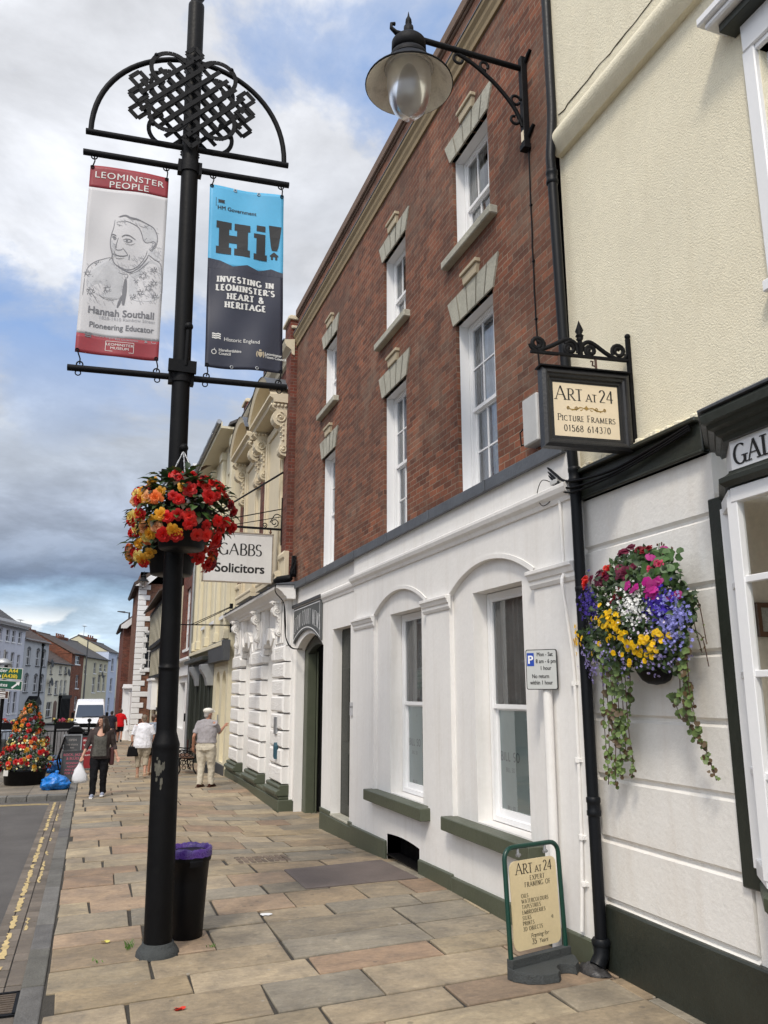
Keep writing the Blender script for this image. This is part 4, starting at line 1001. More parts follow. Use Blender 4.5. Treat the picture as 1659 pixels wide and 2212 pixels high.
def rusticated():
    t = thing('solicitors_building', 'ornate cream and brick building with rusticated white ground floor, behind the solicitors sign', 'building', (3.85, 19.5, 0))
    U = frame(3.85, 0, 0)
    wins = [(17.75, 19.15), (20.75, 22.15)]
    w = MB(U); w.wall(16.93, 23.3, 4.3, 9.75, [(a, b, 4.95, 8.2) for a, b in wins], .3, 0, 1); w.box(16.93, 23.3, -8, -.6, 8.5, 10.3)
    w.quad((16.93, -.5, 4), (16.93, 0, 4), (16.93, 0, 10.5), (16.93, -.5, 10.5)); w.quad((23.3, 0, 4), (23.3, -8, 4), (23.3, -8, 10.5), (23.3, 0, 10.5))
    w.build('wall', [M['brick2'], M['cream2']], t)
    for s0 in (16.93, 19.62, 22.75): w = MB(U); w.box(s0, s0 + .5, 0, .075, 5.12, 9.9); w.build('brick_pier', M['brick2'], t)
    for s0 in (16.91, 19.6, 22.73):
        c = MB(U); c.prism([(0, 4.4), (.10, 4.4), (.10, 4.95), (.14, 4.98), (.15, 5.05), (.12, 5.12), (0, 5.12)], 0, s0, s0 + .54)
        c.build('pier_base', M['cream2'], t, bevel=.008)
    for a, b in wins:
        f = MB(U)      # architrave
        for q0, q1 in ((a - .20, a), (b, b + .20)): f.box(q0, q1, 0, .10, 4.6, 8.25); f.box(q0 + .05, q1 - .03, .10, .13, 4.6, 8.25)
        f.box(a - .2, b + .2, 0, .10, 8.25, 8.45)
        f.box(a - .42, b + .42, 0, .05, 4.5, 8.5)
        f.build('architrave', M['cream2'], t, bevel=.012)
        f = MB(U); f.prism([(0, 8.62), (.40, 8.62), (.42, 8.70), (.50, 8.74), (.50, 8.80), (0, 8.84)], 0, a - .62, b + .62)
        arc = arch_pts(a - .62, b + .62, 8.80, .62, 18)
        f.prism([(p[0], p[1]) for p in arc] + [(b + .62, 8.80)], 1, 0, .20)
        for (p, q) in zip(arc[:-1], arc[1:]):
            f.add([(p[0], 0, p[1]), (q[0], 0, q[1]), (q[0], 0, q[1] + .16), (p[0], 0, p[1] + .16), (p[0], .50, p[1]), (q[0], .50, q[1]), (q[0], .54, q[1] + .16), (p[0], .54, p[1] + .16)], [(4, 5, 6, 7), (0, 4, 5, 1)[::-1], (3, 2, 6, 7)])
        h = f.build('pediment', M['cream2'], t)
        l = MB(U)
        for (p, q) in zip(arc[:-1], arc[1:]): l.quad((p[0], 0, p[1] + .165), (p[0], .56, p[1] + .165), (q[0], .56, q[1] + .165), (q[0], 0, q[1] + .165))
        l.build('lead_hood', M['lead'], h)
        for s0 in (a - .56, b + .30): console(t, U, s0, .26, 8.62, 7.35, .05)
        sash(t, U, a, b, 4.97, 8.18, -.15, 2, 2, 2, cur=[(a + .1, b - .1, 5, 8.1, 'curtain')], curn=.14)
        x = MB(U); x.box(a - .45, b + .45, 0, .22, 4.5, 4.6); x.tube([(a - .45, .16, 4.66), (b + .45, .16, 4.66)], .075, 10); x.build('window_ledge', M['cream2'], t)
    c = MB(U); c.prism([(0, 9.72), (.06, 9.74), (.08, 9.85), (.20, 9.93), (.24, 10.02), (.24, 10.08), (0, 10.12)], 0, 16.9, 23.3); c.build('cornice', M['cream2'], t)
    c = MB(U); c.box(16.95, 17.5, -.35, .10, 10.085, 10.62); c.box(19.62, 20.2, -.35, .10, 10.085, 10.62); c.box(22.7, 23.25, -.35, .10, 10.085, 10.62); c.box(16.96, 23.24, -.25, .04, 10.09, 10.40); c.build('parapet', M['brick2'], t)
    c = MB(U)
    for s0 in (16.9, 19.57, 22.65): c.box(s0, s0 + .65, -.4, .16, 10.62, 10.70); c.box(s0 + .03, s0 + .62, -.37, .12, 10.70, 10.74)
    c.box(16.9, 23.3, -.3, .08, 10.401, 10.47); c.build('parapet_cap', M['cream2'], t, bevel=.012)
    c = MB(U); c.box(16.93, 23.2, .0, .27, 10.083, 10.11)
    c.build('lead_gutter', M['lead'], t)
    # ground floor
    G = frame(3.83, 0, 0)
    w = MB(G); w.wall(16.32, 23.2, -.4, 4.1, [(17.55, 18.66, -.1, 2.75, .50), (20.25, 21.58, -.1, 2.75, .55)], .2); w.quad((16.32, -.5, -.4), (16.32, 0, -.4), (16.32, 0, 4.1), (16.32, -.5, 4.1)); w.quad((23.2, 0, -.4), (23.2, -.5, -.4), (23.2, -.5, 4.1), (23.2, 0, 4.1)); w.build('white_base', M['white'], t)
    w = MB(G); w.box(17.5, 18.7, -.26, -.2, -.2, 3.3); w.box(20.2, 21.6, -.26, -.2, -.2, 3.4); w.build('recess_panel', M['wpaint'], t)
    w = MB(G); w.box(17.55, 18.66, -.19, -.12, -.1, 1.1); w.box(20.25, 21.58, -.19, -.12, -.1, 1.1); w.build('recess_dado', M['greyblk'] if False else pbr('grey_dado', (.33, .34, .35), .6), t)
    rs = random.Random(6)
    piers = [(16.36, 17.52), (18.70, 20.18), (21.62, 22.95)]
    for a, b in piers:
        k = MB(G); z = .30; n = 0
        while z < 3.05:
            h = .345 if z < 2.8 else .3
            e = .0 if n % 2 == 0 else .03
            g = .014
            # vermiculated block with chamfered edges
            s0, s1, z0, z1, n1 = a + e, b - e, z + g, z + h - g, .165 + rs.uniform(-.006, .006); ch = .035
            vs = [(s0, 0, z0), (s1, 0, z0), (s1, 0, z1), (s0, 0, z1), (s0, n1 - ch, z0), (s1, n1 - ch, z0), (s1, n1 - ch, z1), (s0, n1 - ch, z1), (s0 + ch, n1, z0 + ch), (s1 - ch, n1, z0 + ch), (s1 - ch, n1, z1 - ch), (s0 + ch, n1, z1 - ch)]
            k.add(vs, [(9, 8, 11, 10), (5, 4, 8, 9), (6, 5, 9, 10), (7, 6, 10, 11), (4, 7, 11, 8), (4, 0, 3, 7), (1, 5, 6, 2), (0, 4, 5, 1), (7, 3, 2, 6)])
            for _ in range(34):    # lumpy worm-eaten face
                ss, zz = rs.uniform(s0 + .06, s1 - .06), rs.uniform(z0 + .06, z1 - .06)
                k.ball((ss, n1 - .004, zz), (rs.uniform(.02, .05), .010, rs.uniform(.012, .024)), 7, 4)
            z += h; n += 1
        k.build('rusticated_pier', M['white'], t)
        m = MB(G); m.prism([(0, 3.02), (.12, 3.02), (.12, 4.0), (0, 4.0)], 0, a + .03, b - .03)
        for r in range(4): m.box(a + .25 + r * .2, a + .38 + r * .2, .12, .15, 3.1, 3.75)
        m.build('frieze_panel', M['white'], t, bevel=.01)
        console(t, G, a + .45, .18, 4.0, 3.25, .13, mat='white')
    for (a, b), zz in (((17.55, 18.66), 2.75), ((20.25, 21.58), 2.75)):
        k = MB(G); c = (a + b) / 2        # voussoirs round the arch
        for i in range(9):
            a0, a1 = pi * (i + .06) / 9, pi * (i + .94) / 9; r0, r1 = (b - a) / 2 * .98, (b - a) / 2 + .30
            k.prism([(c + r0 * cos(a0), zz + r0 * sin(a0) * .9), (c + r1 * cos(a0), zz + r1 * sin(a0) * .9), (c + r1 * cos(a1), zz + r1 * sin(a1) * .9), (c + r0 * cos(a1), zz + r0 * sin(a1) * .9)], 1, 0, .14 if i % 2 else .17)
        k.build('voussoirs', M['white'], t, bevel=.012)
    p = MB(G); p.box(16.30, 23.2, -.4, .22, -.5, .02); p.box(16.33, 23.15, -.3, .20, .02, .09)
    p.build('green_plinth', M['greensill'], t, bevel=.02, segs=2)
    for a, b in piers:
        p = MB(G); p.prism([(0, .09), (.24, .09), (.27, .12), (.27, .17), (.235, .20), (.19, .215), (.21, .235), (.21, .27), (.18, .29), (0, .30)], 0, a - .05, b + .05); p.build('torus_moulding', M['greensill'], t, bevel=.012, segs=2)
    c = MB(G); prof = [(0, 3.98), (.18, 3.98), (.20, 4.03), (.24, 4.05), (.27, 4.10), (.36, 4.17), (.40, 4.19), (.41, 4.25), (0, 4.27)]
    c.prism(prof, 0, 16.12, 23.3); c.build('shop_cornice', M['white'], t, bevel=.004)
    c = MB(G); c.prism([(0, 4.272), (.425, 4.262), (.43, 4.275), (.02, 4.34), (0, 4.34)], 0, 16.08, 23.32)
    for i in range(8): c.box(16.9 + i * .85, 16.93 + i * .85, .0, .435, 4.27, 4.30)
    c.build('lead_roof', M['lead'], t)
    return t

# ---------------------------------------------------------------- further buildings on the right
def simple_window(par, Mx, s0, s1, z0, z1, n=0.0, d=.12, cols=2, rows=2, mat='wpaint', sill=True, fw=.05, arch=0, dark_sill=False):
    f = MB(Mx); n0 = n - d
    if arch:
        arc = arch_pts(s0, s1, z1, arch, 8)
        f.prism(arc, 1, n0 + .005, n0 + .03)
    f.box(s0, s0 + fw, n0, n0 + .05, z0, z1); f.box(s1 - fw, s1, n0, n0 + .05, z0, z1); f.box(s0, s1, n0, n0 + .05, z1 - fw, z1); f.box(s0, s1, n0, n0 + .05, z0, z0 + fw)
    f.box(s0, s1, n0 + .005, n0 + .055, (z0 + z1) / 2 - .03, (z0 + z1) / 2 + .03)
    for i in range(1, cols): f.box(s0 + (s1 - s0) * i / cols - .015, s0 + (s1 - s0) * i / cols + .015, n0 + .005, n0 + .04, z0, z1)
    for i in range(1, rows * 2):
        if i != rows: f.box(s0, s1, n0 + .005, n0 + .04, z0 + (z1 - z0) * i / rows / 2 - .014, z0 + (z1 - z0) * i / rows / 2 + .014)
    w = f.build('window', M[mat], par)
    p = MB(Mx); p.quad((s1, n0 + .015, z0), (s0, n0 + .015, z0), (s0, n0 + .015, z1), (s1, n0 + .015, z1)); p.build('pane', M['glassdk'], w)
    if sill:
        p = MB(Mx); p.box(s0 - .08, s1 + .08, n0, n + .07, z0 - .10, z0); p.build('sill', M['greyblk' if dark_sill else mat], w)
    return w
def body(par, Mx, s0, s1, z0, z1, ops, mat, depth=8.0, reveal=.15, name='wall', mr=None):
    w = MB(Mx); w.wall(s0, s1, z0, z1, ops, reveal, 0, 0 if mr is None else 1, back=depth)
    o = w.build(name, [M[mat]] + ([M[mr]] if mr else []), par)
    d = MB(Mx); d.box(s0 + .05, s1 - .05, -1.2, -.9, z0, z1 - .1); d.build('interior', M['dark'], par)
    return o
def roof(par, Mx, s0, s1, ze, zr, depth, mat, over=.25, gable='brick3', axis='s', name='roof'):
    """ridge along the street; gable triangles at both ends"""
    b = MB(Mx); m = -depth / 2; t = .09
    for a, za, c, zc in ((over, ze - .12, m, zr), (-depth - over, ze - .12, m, zr)):
        q = [(s0 - .06, a, za), (s1 + .06, a, za), (s1 + .06, c, zc), (s0 - .06, c, zc)]
        b.add(q + [(p[0], p[1], p[2] + t) for p in q], [(0, 1, 2, 3), (7, 6, 5, 4), (0, 4, 5, 1), (1, 5, 6, 2), (3, 2, 6, 7), (0, 3, 7, 4)])
    n = max(4, int(hypot(m - over, zr - ze) / .35))
    for i in range(1, n):
        f = i / n; y = over + (m - over) * f; z = ze - .12 + (zr - ze + .12) * f + t
        b.box(s0 - .06, s1 + .06, y - .02, y + .02, z - .012, z + .02)
    b.tube([(s0 - .06, m, zr + .09), (s1 + .06, m, zr + .09)], .09, 6)
    r = b.build(name, M[mat], par)
    g = MB(Mx)
    for s, k in ((s0, 1), (s1, -1)): g.prism([(0, ze - .1), (-depth, ze - .1), (m, zr)], 0, s, s + .12 * k)
    g.build('gable', M[gable], par)
    return r
def chimney(par, Mx, s, n, z0, z1, w=.9, d=.6, pots=3, mat='brick3'):
    c = MB(Mx); c.box(s, s + w, n - d, n, z0, z1 - .2); c.box(s - .05, s + w + .05, n - d - .05, n + .05, z1 - .2, z1)
    o = c.build('chimney', M[mat], par)
    for i in range(pots):
        p = MB(Mx); p.lathe([(.10, z1), (.085, z1 + .3), (.11, z1 + .32), (.10, z1 + .36)], (s + w * (i + .5) / pots, n - d / 2, 0), 8); p.build('chimney_pot', M['terracotta'], o)
def gutter(par, Mx, s0, s1, n, z, r=.06, pipe=None, zb=0, mat='greyblk'):
    g = MB(Mx); g.tube([(s0, n, z), (s1, n, z)], r, 8)
    k = int((s1 - s0) / 1.0)
    for i in range(1, k): g.tube([(s0 + i * 1.0 - .05, n, z), (s0 + i * 1.0 + .05, n, z)], r * 1.18, 8)
    o = g.build('gutter', M[mat], par)
    if pipe is not None:
        p = MB(Mx); p.tube([(pipe, n, z), (pipe, .06, z - .35), (pipe, .06, zb)], .045, 8); p.build('downpipe', M[mat], par)

def right_row():
    # cream pilastered building
    t = thing('cream_pilaster_building', 'pale cream building with tall pilaster strips and grey gutter beyond the ornate one', 'building', (3.6, 27, 0))
    F = frame(3.60, 0, 0)
    wn = [(24.05, 24.95), (26.3, 27.2), (28.5, 29.4)]
    ops = [(a, b, 4.35, 6.4) for a, b in wn] + [(a, b, 7.4, 8.9) for a, b in wn]
    body(t, F, 23.32, 31.55, 3.1, 10.0, ops, 'cream3')
    for a, b in wn:
        simple_window(t, F, a, b, 4.35, 6.4); simple_window(t, F, a, b, 7.4, 8.9)
    for s in (23.35, 25.35, 27.6, 29.85, 31.1):
        p = MB(F); p.box(s, s + .42, 0, .12, 3.75, 9.5); p.box(s - .04, s + .46, 0, .16, 3.6, 3.9); p.box(s - .04, s + .46, 0, .17, 9.5, 9.75); p.build('pilaster', M['cream3'], t, bevel=.01)
    p = MB(F); p.box(23.3, 31.6, 0, .22, 3.4, 3.52); p.build('string_course', M['cream3'], t, bevel=.01)
    e = MB(F); e.box(23.32, 31.55, 0, .5, 9.92, 9.99); e.box(23.32, 31.55, .46, .5, 9.99, 10.12); e.build('eaves_soffit', M['cream3'], t)
    gutter(t, F, 23.32, 31.55, .56, 10.12, .075, mat='steel'); roof(t, F, 23.32, 31.55, 10.15, 12.4, 8, 'slate', gable='cream3')
    p = MB(F); p.tube([(31.45, .18, 10), (31.45, .18, -.3)], .055, 8); p.build('downpipe', M['steel'], t)
    # its ground floor: cream arched doorway bay, then a green shopfront
    w = MB(F); w.wall(23.2, 26.1, -.4, 3.1, [(23.5, 24.25, .15, 2.35, .36), (24.7, 25.45, .15, 2.35, .36)], .25); w.quad((23.2, -.5, -.4), (23.2, 0, -.4), (23.2, 0, 3.1), (23.2, -.5, 3.1)); w.build('arched_doorway_wall', M['cream3'], t)
    w = MB(F); w.box(23.2, 26.0, -.3, -.24, -.3, 3); w.build('door', M['cream3'], t)
    w = MB(F); w.tube([(24.45, .05, .95), (24.45, .05, 1.45)], .02, 6); w.build('door_handle', M['steel'], t)
    w = MB(F); w.box(23.2, 26.1, 0, .03, -.5, .10); w.box(24.5, 26.1, .0, .32, -.5, .05); w.build('stone_step', M['greyblk'], t, bevel=.01)
    w = MB(F)
    w.box(26.15, 31.4, -.5, -.25, -.4, 3.1); w.box(26.1, 31.4, -.2, .0, -.4, .4); w.box(26.1, 31.4, -.2, .05, 2.75, 3.15)
    for s in (26.1, 27.1, 28.2, 29.4, 31.0): w.box(s, s + .34, -.2, .08, -.4, 2.8); w.tube([(s + .17, .10, .4), (s + .17, .10, 2.7)], .07, 8)
    w.box(26.05, 31.45, 0, .38, 3.1, 3.22); 
    w.build('green_shopfront', M['greendk'], t, bevel=.01)
    w = MB(F)
    for s in (26.44, 27.44, 28.54): w.quad((s + .7, -.1, .4), (s, -.1, .4), (s, -.1, 2.75), (s + .7, -.1, 2.75))
    w.build('pane', M['glassdk'], t)
    for s in (26.05, 28.95): w = MB(F); w.prism([(0, 2.3), (.2, 2.3), (.24, 2.5), (.3, 2.62), (.42, 2.8), (.42, 2.95), (0, 3.0)], 0, s, s + .45); w.build('shopfront_bracket', M['steel'], t, bevel=.01)
    # blank fascia box
    b = MB(F); b.box(22.95, 26.2, .0, .20, 3.0, 3.55); b.box(22.93, 26.22, .0, .215, 2.97, 3.0)
    tag(b.build('blank_fascia', M['greyblk'], None, bevel=.01), 'blank charcoal shop fascia board above the cream arched doorways', 'fascia board')
    # brick house with white first-floor window and shop
    t = thing('tall_brick_house', 'tall red brick house with white dentil cornice rising behind the grey gutter', 'building', (3.6, 34, 0))
    ops = [(34.1, 35.5, 3.85, 6.45), (34.1, 35.5, 7.2, 9.2), (32.3, 33.2, 3.85, 6.2)]
    body(t, F, 31.6, 37.2, 3.35, 11.0, ops, 'brick2')
    for o in ops: simple_window(t, F, *o, cols=3)
    w = MB(F); w.prism([(0, 10.55), (.08, 10.55), (.10, 10.7), (.34, 10.8), (.38, 10.95), (.45, 11.0), (.45, 11.06), (0, 11.08)], 0, 31.55, 37.3)
    for i in range(19): w.box(31.7 + i * .3, 31.83 + i * .3, .08, .32, 10.6, 10.76)
    w.build('dentil_cornice', M['wpaint'], t)
    w = MB(F); w.box(31.6, 37.2, -.5, 0, 11.08, 11.4); w.box(31.55, 37.3, -.55, .05, 11.4, 11.48); w.build('parapet', M['slate'], t)
    w = MB(F); w.box(32.6, 33.9, -.9, -.2, 11.0, 12.1); w.build('chimney', M['slate'], t)
    w = MB(F); w.wall(31.6, 37.2, -.5, 3.35, [(32.6, 33.9, -.2, 2.5), (34.4, 36.6, .6, 2.5)], .25); w.quad((31.6, -.4, -.5), (31.6, 0, -.5), (31.6, 0, 3.35), (31.6, -.4, 3.35)); w.build('white_shopfront', M['wpaint'], t)
    w = MB(F); w.box(31.58, 32.15, .0, .10, -.4, 2.9); w.build('brick_pier', M['brick2'], t)
    w = MB(F); w.box(31.5, 37.3, 0, .30, 3.32, 3.42); w.box(31.5, 37.3, 0, .12, 2.75, 3.1); w.build('shop_cornice', M['wpaint'], t, bevel=.01)
    w = MB(F); w.box(32.6, 33.9, -.3, -.24, -.3, 2.5); w.build('door', pbr('dark_red_door', (.12, .012, .015), .4), t)
    w = MB(F); w.box(34.4, 36.6, -.3, -.24, .5, 2.6); w.build('shop_window', M['vanglass'], t)
    w = MB(F); w.box(32.2, 32.35, .1, .2, 1.0, 1.3); w.build('letter_box', M['black'], t)
    # timber framed house
    t = thing('timber_framed_house', 'black and white timber framed house with jettied upper floors, partly hidden by the lamp post', 'building', (2.95, 43, 0))
    T_ = frame(3.25, 0, 0)
    body(t, T_, 37.6, 49.3, -.6, 6.6, [], 'cream3', depth=6)
    b = MB(T_); b.box(37.6, 49.3, 0, .16, 2.9, 4.5); b.box(37.6, 49.3, 0, .30, 4.55, 6.5); b.build('jettied_floor', M['cream3'], t)
    b = MB(T_)
    for z, n in ((2.82, .19), (4.48, .33), (6.4, .33), (4.3, .18), (1.15, .03)): b.box(37.57, 49.33, -.05, n, z, z + .17)
    for i in range(13):
        s = 37.57 + i * .95; b.box(s, s + .13, .0, .18, 2.95, 4.45); b.box(s, s + .13, .0, .32, 4.6, 6.45)
        if i % 4 == 0: b.box(s, s + .16, 0, .03, -.5, 2.85)
    b.build('timber_frame', M['black'], t)
    roof(t, T_, 37.6, 49.3, 6.7, 9.0, 6, 'tile', over=.7, gable='cream3')
    b = MB(T_); b.box(44.5, 47.6, 0, .3, 1.2, 2.7); b.box(44.4, 47.7, 0, .38, 2.7, 2.82); b.build('bay_window', M['wpaint'], t)
    # quoined brick house, its side wall facing us
    t = thing('quoined_brick_house', 'red brick house with bold white painted quoins and small white sash window', 'building', (3.4, 50, 0))
    Q = Matrix(((1, 0, 0, 0), (0, -1, 0, 50), (0, 0, 1, 0), (0, 0, 0, 1)))
    Q = frame(0, 50, -90); Q = Matrix(((-1, 0, 0, 0), (0, -1, 0, 50), (0, 0, 1, 0), (0, 0, 0, 1)))   # s = -x, n = -y
    win = (-3.36, -2.72, 3.42, 5.55)
    body(t, Q, -6.5, -2.28, -.9, 9.2, [win], 'brick', depth=9)
    simple_window(t, Q, *win, cols=2, d=.06, fw=.09); q = MB(Q); q.quad((win[1], -.052, win[2]), (win[0], -.052, win[2]), (win[0], -.052, win[3]), (win[1], -.052, win[3])); q.build('blind', M['curtain'], t)
    q = MB(Q); q.box(-3.5, -2.6, 0, .04, 3.25, 5.7); q.build('window_surround', M['wpaint'], t) if False else None
    f = MB(Q); f.box(-3.46, -3.36, 0, .05, 3.35, 5.62); f.box(-2.72, -2.62, 0, .05, 3.35, 5.62); f.box(-3.46, -2.62, 0, .05, 5.55, 5.68); f.box(-3.52, -2.56, 0, .12, 3.26, 3.42); f.build('window_surround', M['wpaint'], t, bevel=.01)
    z = -.7; i = 0
    while z < 8.5:
        L = .62 if i % 2 == 0 else .40
        if i in (8, 22): L = 1.45
        q = MB(Q); q.box(-2.28 - L, -2.225, -.35, .06, z + .01, z + .30); q.build('quoin', M['wpaint'], t, bevel=.015); z += .315; i += 1
    q = MB(Q); q.prism([(-2.0, 8.35), (-1.9, 8.5), (-4.4, 10.4), (-6.8, 8.5), (-6.7, 8.35), (-4.4, 10.15)], 1, -9, .4); q.build('roof', M['tile'], t)
    q = MB(Q); q.prism([(-2.28, 9.2), (-2.28, 8.5), (-4.4, 10.15), (-6.5, 8.5), (-6.5, 9.2)], 1, -.3, 0); q.build('gable', M['brick'], t)
    q = MB(Q); q.prism([(-1.98, 8.30), (-2.6, 8.30), (-4.4, 10.0), (-4.4, 10.2)], 1, .36, .42); q.build('verge_board', M['wpaint'], t)
    # white pilastered doorway beside it and the far brick gable
    P = Matrix(((-1, 0, 0, 0), (0, -1, 0, 51), (0, 0, 1, 0), (0, 0, 0, 1)))
    t = thing('white_doorcase', 'white pilastered doorcase at the foot of the white quoined brick house', 'doorcase', (2.05, 51, -.7))
    q = MB(P); q.box(-2.34, -1.78, -1.2, 0, -.8, 2.35); q.build('wall', M['wpaint'], t)
    q = MB(P); q.box(-2.34, -2.02, 0, .22, -.8, -.1); q.lathe([(.13, -.1), (.12, .2), (.10, 1.9), (.13, 2.0), (.16, 2.1)], (-2.2, .16, 0), 12); q.build('pilaster', M['wpaint'], t)
    q = MB(P); q.box(-2.38, -1.70, -.2, .25, 2.3, 2.42); q.box(-2.34, -1.74, -.2, .2, 2.42, 2.55); q.build('entablature', M['wpaint'], t, bevel=.02)
    t = thing('gabled_brick_house', 'plain dark red brick gable with white bargeboard, behind the white quoined house', 'building', (2.3, 60, -.7))
    P = Matrix(((-1, 0, 0, 0), (0, -1, 0, 60), (0, 0, 1, 0), (0, 0, 0, 1)))
    q = MB(P); q.prism([(-5.5, -.9), (-1.83, -.9), (-1.83, 6.7), (-3.6, 8.1), (-5.5, 6.7)], 1, -9, 0); q.build('wall', M['brick2'], t)
    q = MB(P); q.prism([(-1.6, 6.65), (-3.6, 8.25), (-5.7, 6.6), (-5.7, 6.75), (-3.6, 8.42), (-1.5, 6.75)], 1, -9.2, .3); q.build('roof', M['tile'], t)
    q = MB(P); q.prism([(-1.62, 6.5), (-1.62, 6.72), (-3.6, 8.3), (-3.6, 8.05), (-2.0, 6.5)], 1, .3, .34); q.build('bargeboard', M['wpaint'], t)

# ---------------------------------------------------------------- terrace across the road
LROW = frame(3.886, 118.663, 194)
def left_row():
    F = LROW; z0 = -1.2
    mats = {}
    M['lav'] = pbr('lavender_render', (.60, .615, .68), .85, .06, .8, .1, 20, dirt=.2, dcol=(.26, .27, .32)); M['greyrender'] = pbr('grey_render', (.46, .475, .49), .85, .06, .8, .1, 20, dirt=.3, dcol=(.22, .22, .22))
    M['creamC'] = pbr('cream_cottage_paint', (.70, .66, .53), .85, .06, .8, .1, 20, dirt=.3, dcol=(.33, .28, .2)); M['yellowE'] = pbr('straw_paint', (.56, .52, .37), .85, .06, .8, .1, 20, dirt=.2, dcol=(.33, .28, .2)); M['blueF'] = pbr('pale_blue_paint', (.50, .56, .69), .85, .06, .8)
    def H(name, label, s0, s1, ze, zr, mat, rmat, wins, gable, depth=8, cols=2, rows=1, eave=True, dark_sill=False, frame_mat='wpaint'):
        t = thing(name, label, 'house', tuple(F @ Vector(((s0 + s1) / 2, 0, -.7))))
        ops = [(w[0], w[1], w[2], w[3]) for w in wins]
        body(t, F, s0, s1, z0, ze, ops, mat, depth)
        for w in wins: simple_window(t, F, w[0], w[1], w[2], w[3], cols=cols, rows=rows, fw=.05, d=.15, dark_sill=dark_sill, mat=frame_mat)
        roof(t, F, s0, s1, ze, zr, depth, rmat, gable=gable)
        if eave: gutter(t, F, s0, s1, .3, ze - .03)
        return t
    t = H('terraced_house', 'lavender grey three storey house with white cornice at the left edge', 40.85, 52, 7.55, 10.4, 'lav', 'slate',
      [(44.76, 45.60, 6.30, 7.3), (43.37, 44.16, 6.30, 7.3), (41.78, 42.62, 6.30, 7.3), (44.64, 45.47, 3.9, 5.45), (43.13, 44.00, 3.9, 5.44), (41.64, 42.42, 3.9, 5.3), (42.9, 43.64, .3, 2.14), (41.51, 42.41, .3, 2.14), (46.5, 47.3, 6.3, 7.3), (46.4, 47.2, 3.9, 5.4)], 'lav', eave=False)
    c = MB(F); c.prism([(0, 7.5), (.1, 7.5), (.15, 7.65), (.4, 7.8), (.45, 8.02), (0, 8.06)], 0, 40.7, 52.1); c.build('cornice', M['wpaint'], t)
    t = H('terraced_house', 'grey rendered house with two rows of tall arched windows and dark sills', 33.75, 40.8, 6.75, 9.2, 'greyrender', 'tile',
      [(38.95, 40.0, 4.5, 5.95), (36.35, 37.4, 4.5, 5.95), (34.56, 35.6, 4.5, 5.95), (38.94, 40.1, 2.1, 3.6), (36.32, 37.4, 2.1, 3.6), (34.48, 35.5, 2.1, 3.6), (34.54, 35.47, .2, 1.3)], 'greyrender', dark_sill=True, eave=False)
    c = MB(F); c.box(33.7, 40.85, -.2, .12, 6.7, 6.86); c.build('parapet_coping', M['greyrender'], t)
    for s in (38.95, 36.35, 34.56):
        for zz in (5.95, 3.6): c = MB(F); c.prism(arch_pts(s, s + 1.05, zz, .22, 8), 1, -.1, .015); c.build('window_arch', M['greyblk'], t)
    c = MB(F); c.tube([(35.9, .1, 6.7), (35.9, .1, -.6)], .07, 8); c.box(35.75, 36.05, 0, .25, 6.4, 6.7); c.build('downpipe', M['black'], t)
    c = MB(F); c.prism([(37.4, .95), (39.3, .95), (39.3, 1.15), (38.35, 1.75), (37.4, 1.15)], 1, 0, .9); c.build('door_canopy', M['black'], t)
    c = MB(F); c.box(37.6, 39.1, .0, .05, -.8, .95); c.build('door', M['greendk'], t)
    t = H('terraced_house', 'cream cottage with brown tiled roof and black shopfront door', 25.6, 33.7, 4.95, 7.4, 'creamC', 'tile',
      [(32.11, 32.78, 3.85, 4.7), (28.92, 29.71, 3.9, 4.75), (26.97, 27.79, 3.95, 4.75), (31.78, 32.78, 1.90, 3.25), (29.70, 30.8, 1.84, 3.25), (28.28, 29.01, 1.95, 3.3), (26.79, 27.65, 1.95, 3.3), (31.2, 32.93, -.34, 1.15)], 'brick3', dark_sill=True)
    c = MB(F); c.box(25.7, 29.08, 0, .25, -.9, 1.5); c.box(25.6, 29.2, 0, .35, 1.5, 1.78)
    for i in range(7): c.box(25.9 + i * .45, 26.0 + i * .45, .25, .3, -.8, 1.4)
    c.build('black_shopfront', M['black'], t)
    c = MB(F); c.box(29.68, 30.72, 0, .04, -.8, .95); c.prism(arch_pts(29.68, 30.72, .95, .3, 8), 1, 0, .04); c.build('door', M['wood'], t)
    t = H('terraced_house', 'narrow red brick house with ribbed brown roof and large chimney stack', 20.75, 25.55, 6.2, 8.4, 'brick3', 'tile', [(22.26, 24.2, 5.1, 6.0), (22.14, 23.38, 2.49, 3.94), (22.07, 23.11, .2, 1.6)], 'brick3')
    chimney(t, F, 27.0, -3.6, 6.6, 8.55, 2.6, .9, 4); chimney(t, F, 32.6, -3.6, 6.5, 7.95, 1.0, .8, 1, 'greyrender')
    t = H('terraced_house', 'straw coloured painted house with grey slate roof and satellite dish', 9.0, 20.7, 6.05, 8.3, 'yellowE', 'slate',
      [(19.3, 20.1, 4.13, 5.17), (14.88, 16.09, 4.28, 5.55), (11.9, 13.3, 4.6, 5.5), (9.8, 11.0, 4.6, 5.5), (14.74, 16.20, 2.04, 3.85), (12.20, 13.6, 2.2, 4.2), (9.83, 11.1, 2.2, 4.2), (15, 16.3, -.3, 1.2), (11, 12.3, -.3, 1.2)], 'yellowE')
    chimney(t, F, 14.8, -3.6, 7.3, 8.5, 3.6, .9, 5)
    t = H('terraced_house', 'pale blue painted tall narrow house front', 4.1, 8.95, 7.2, 9.2, 'blueF', 'slate', [(5.85, 7.20, 4.75, 6.40), (5.90, 7.24, 2.16, 3.87), (6.56, 7.69, -.4, 1.38)], 'yellowE', eave=False)
    chimney(t, F, 5.5, -2.5, 8.0, 9.0, 3.2, .9, 3)
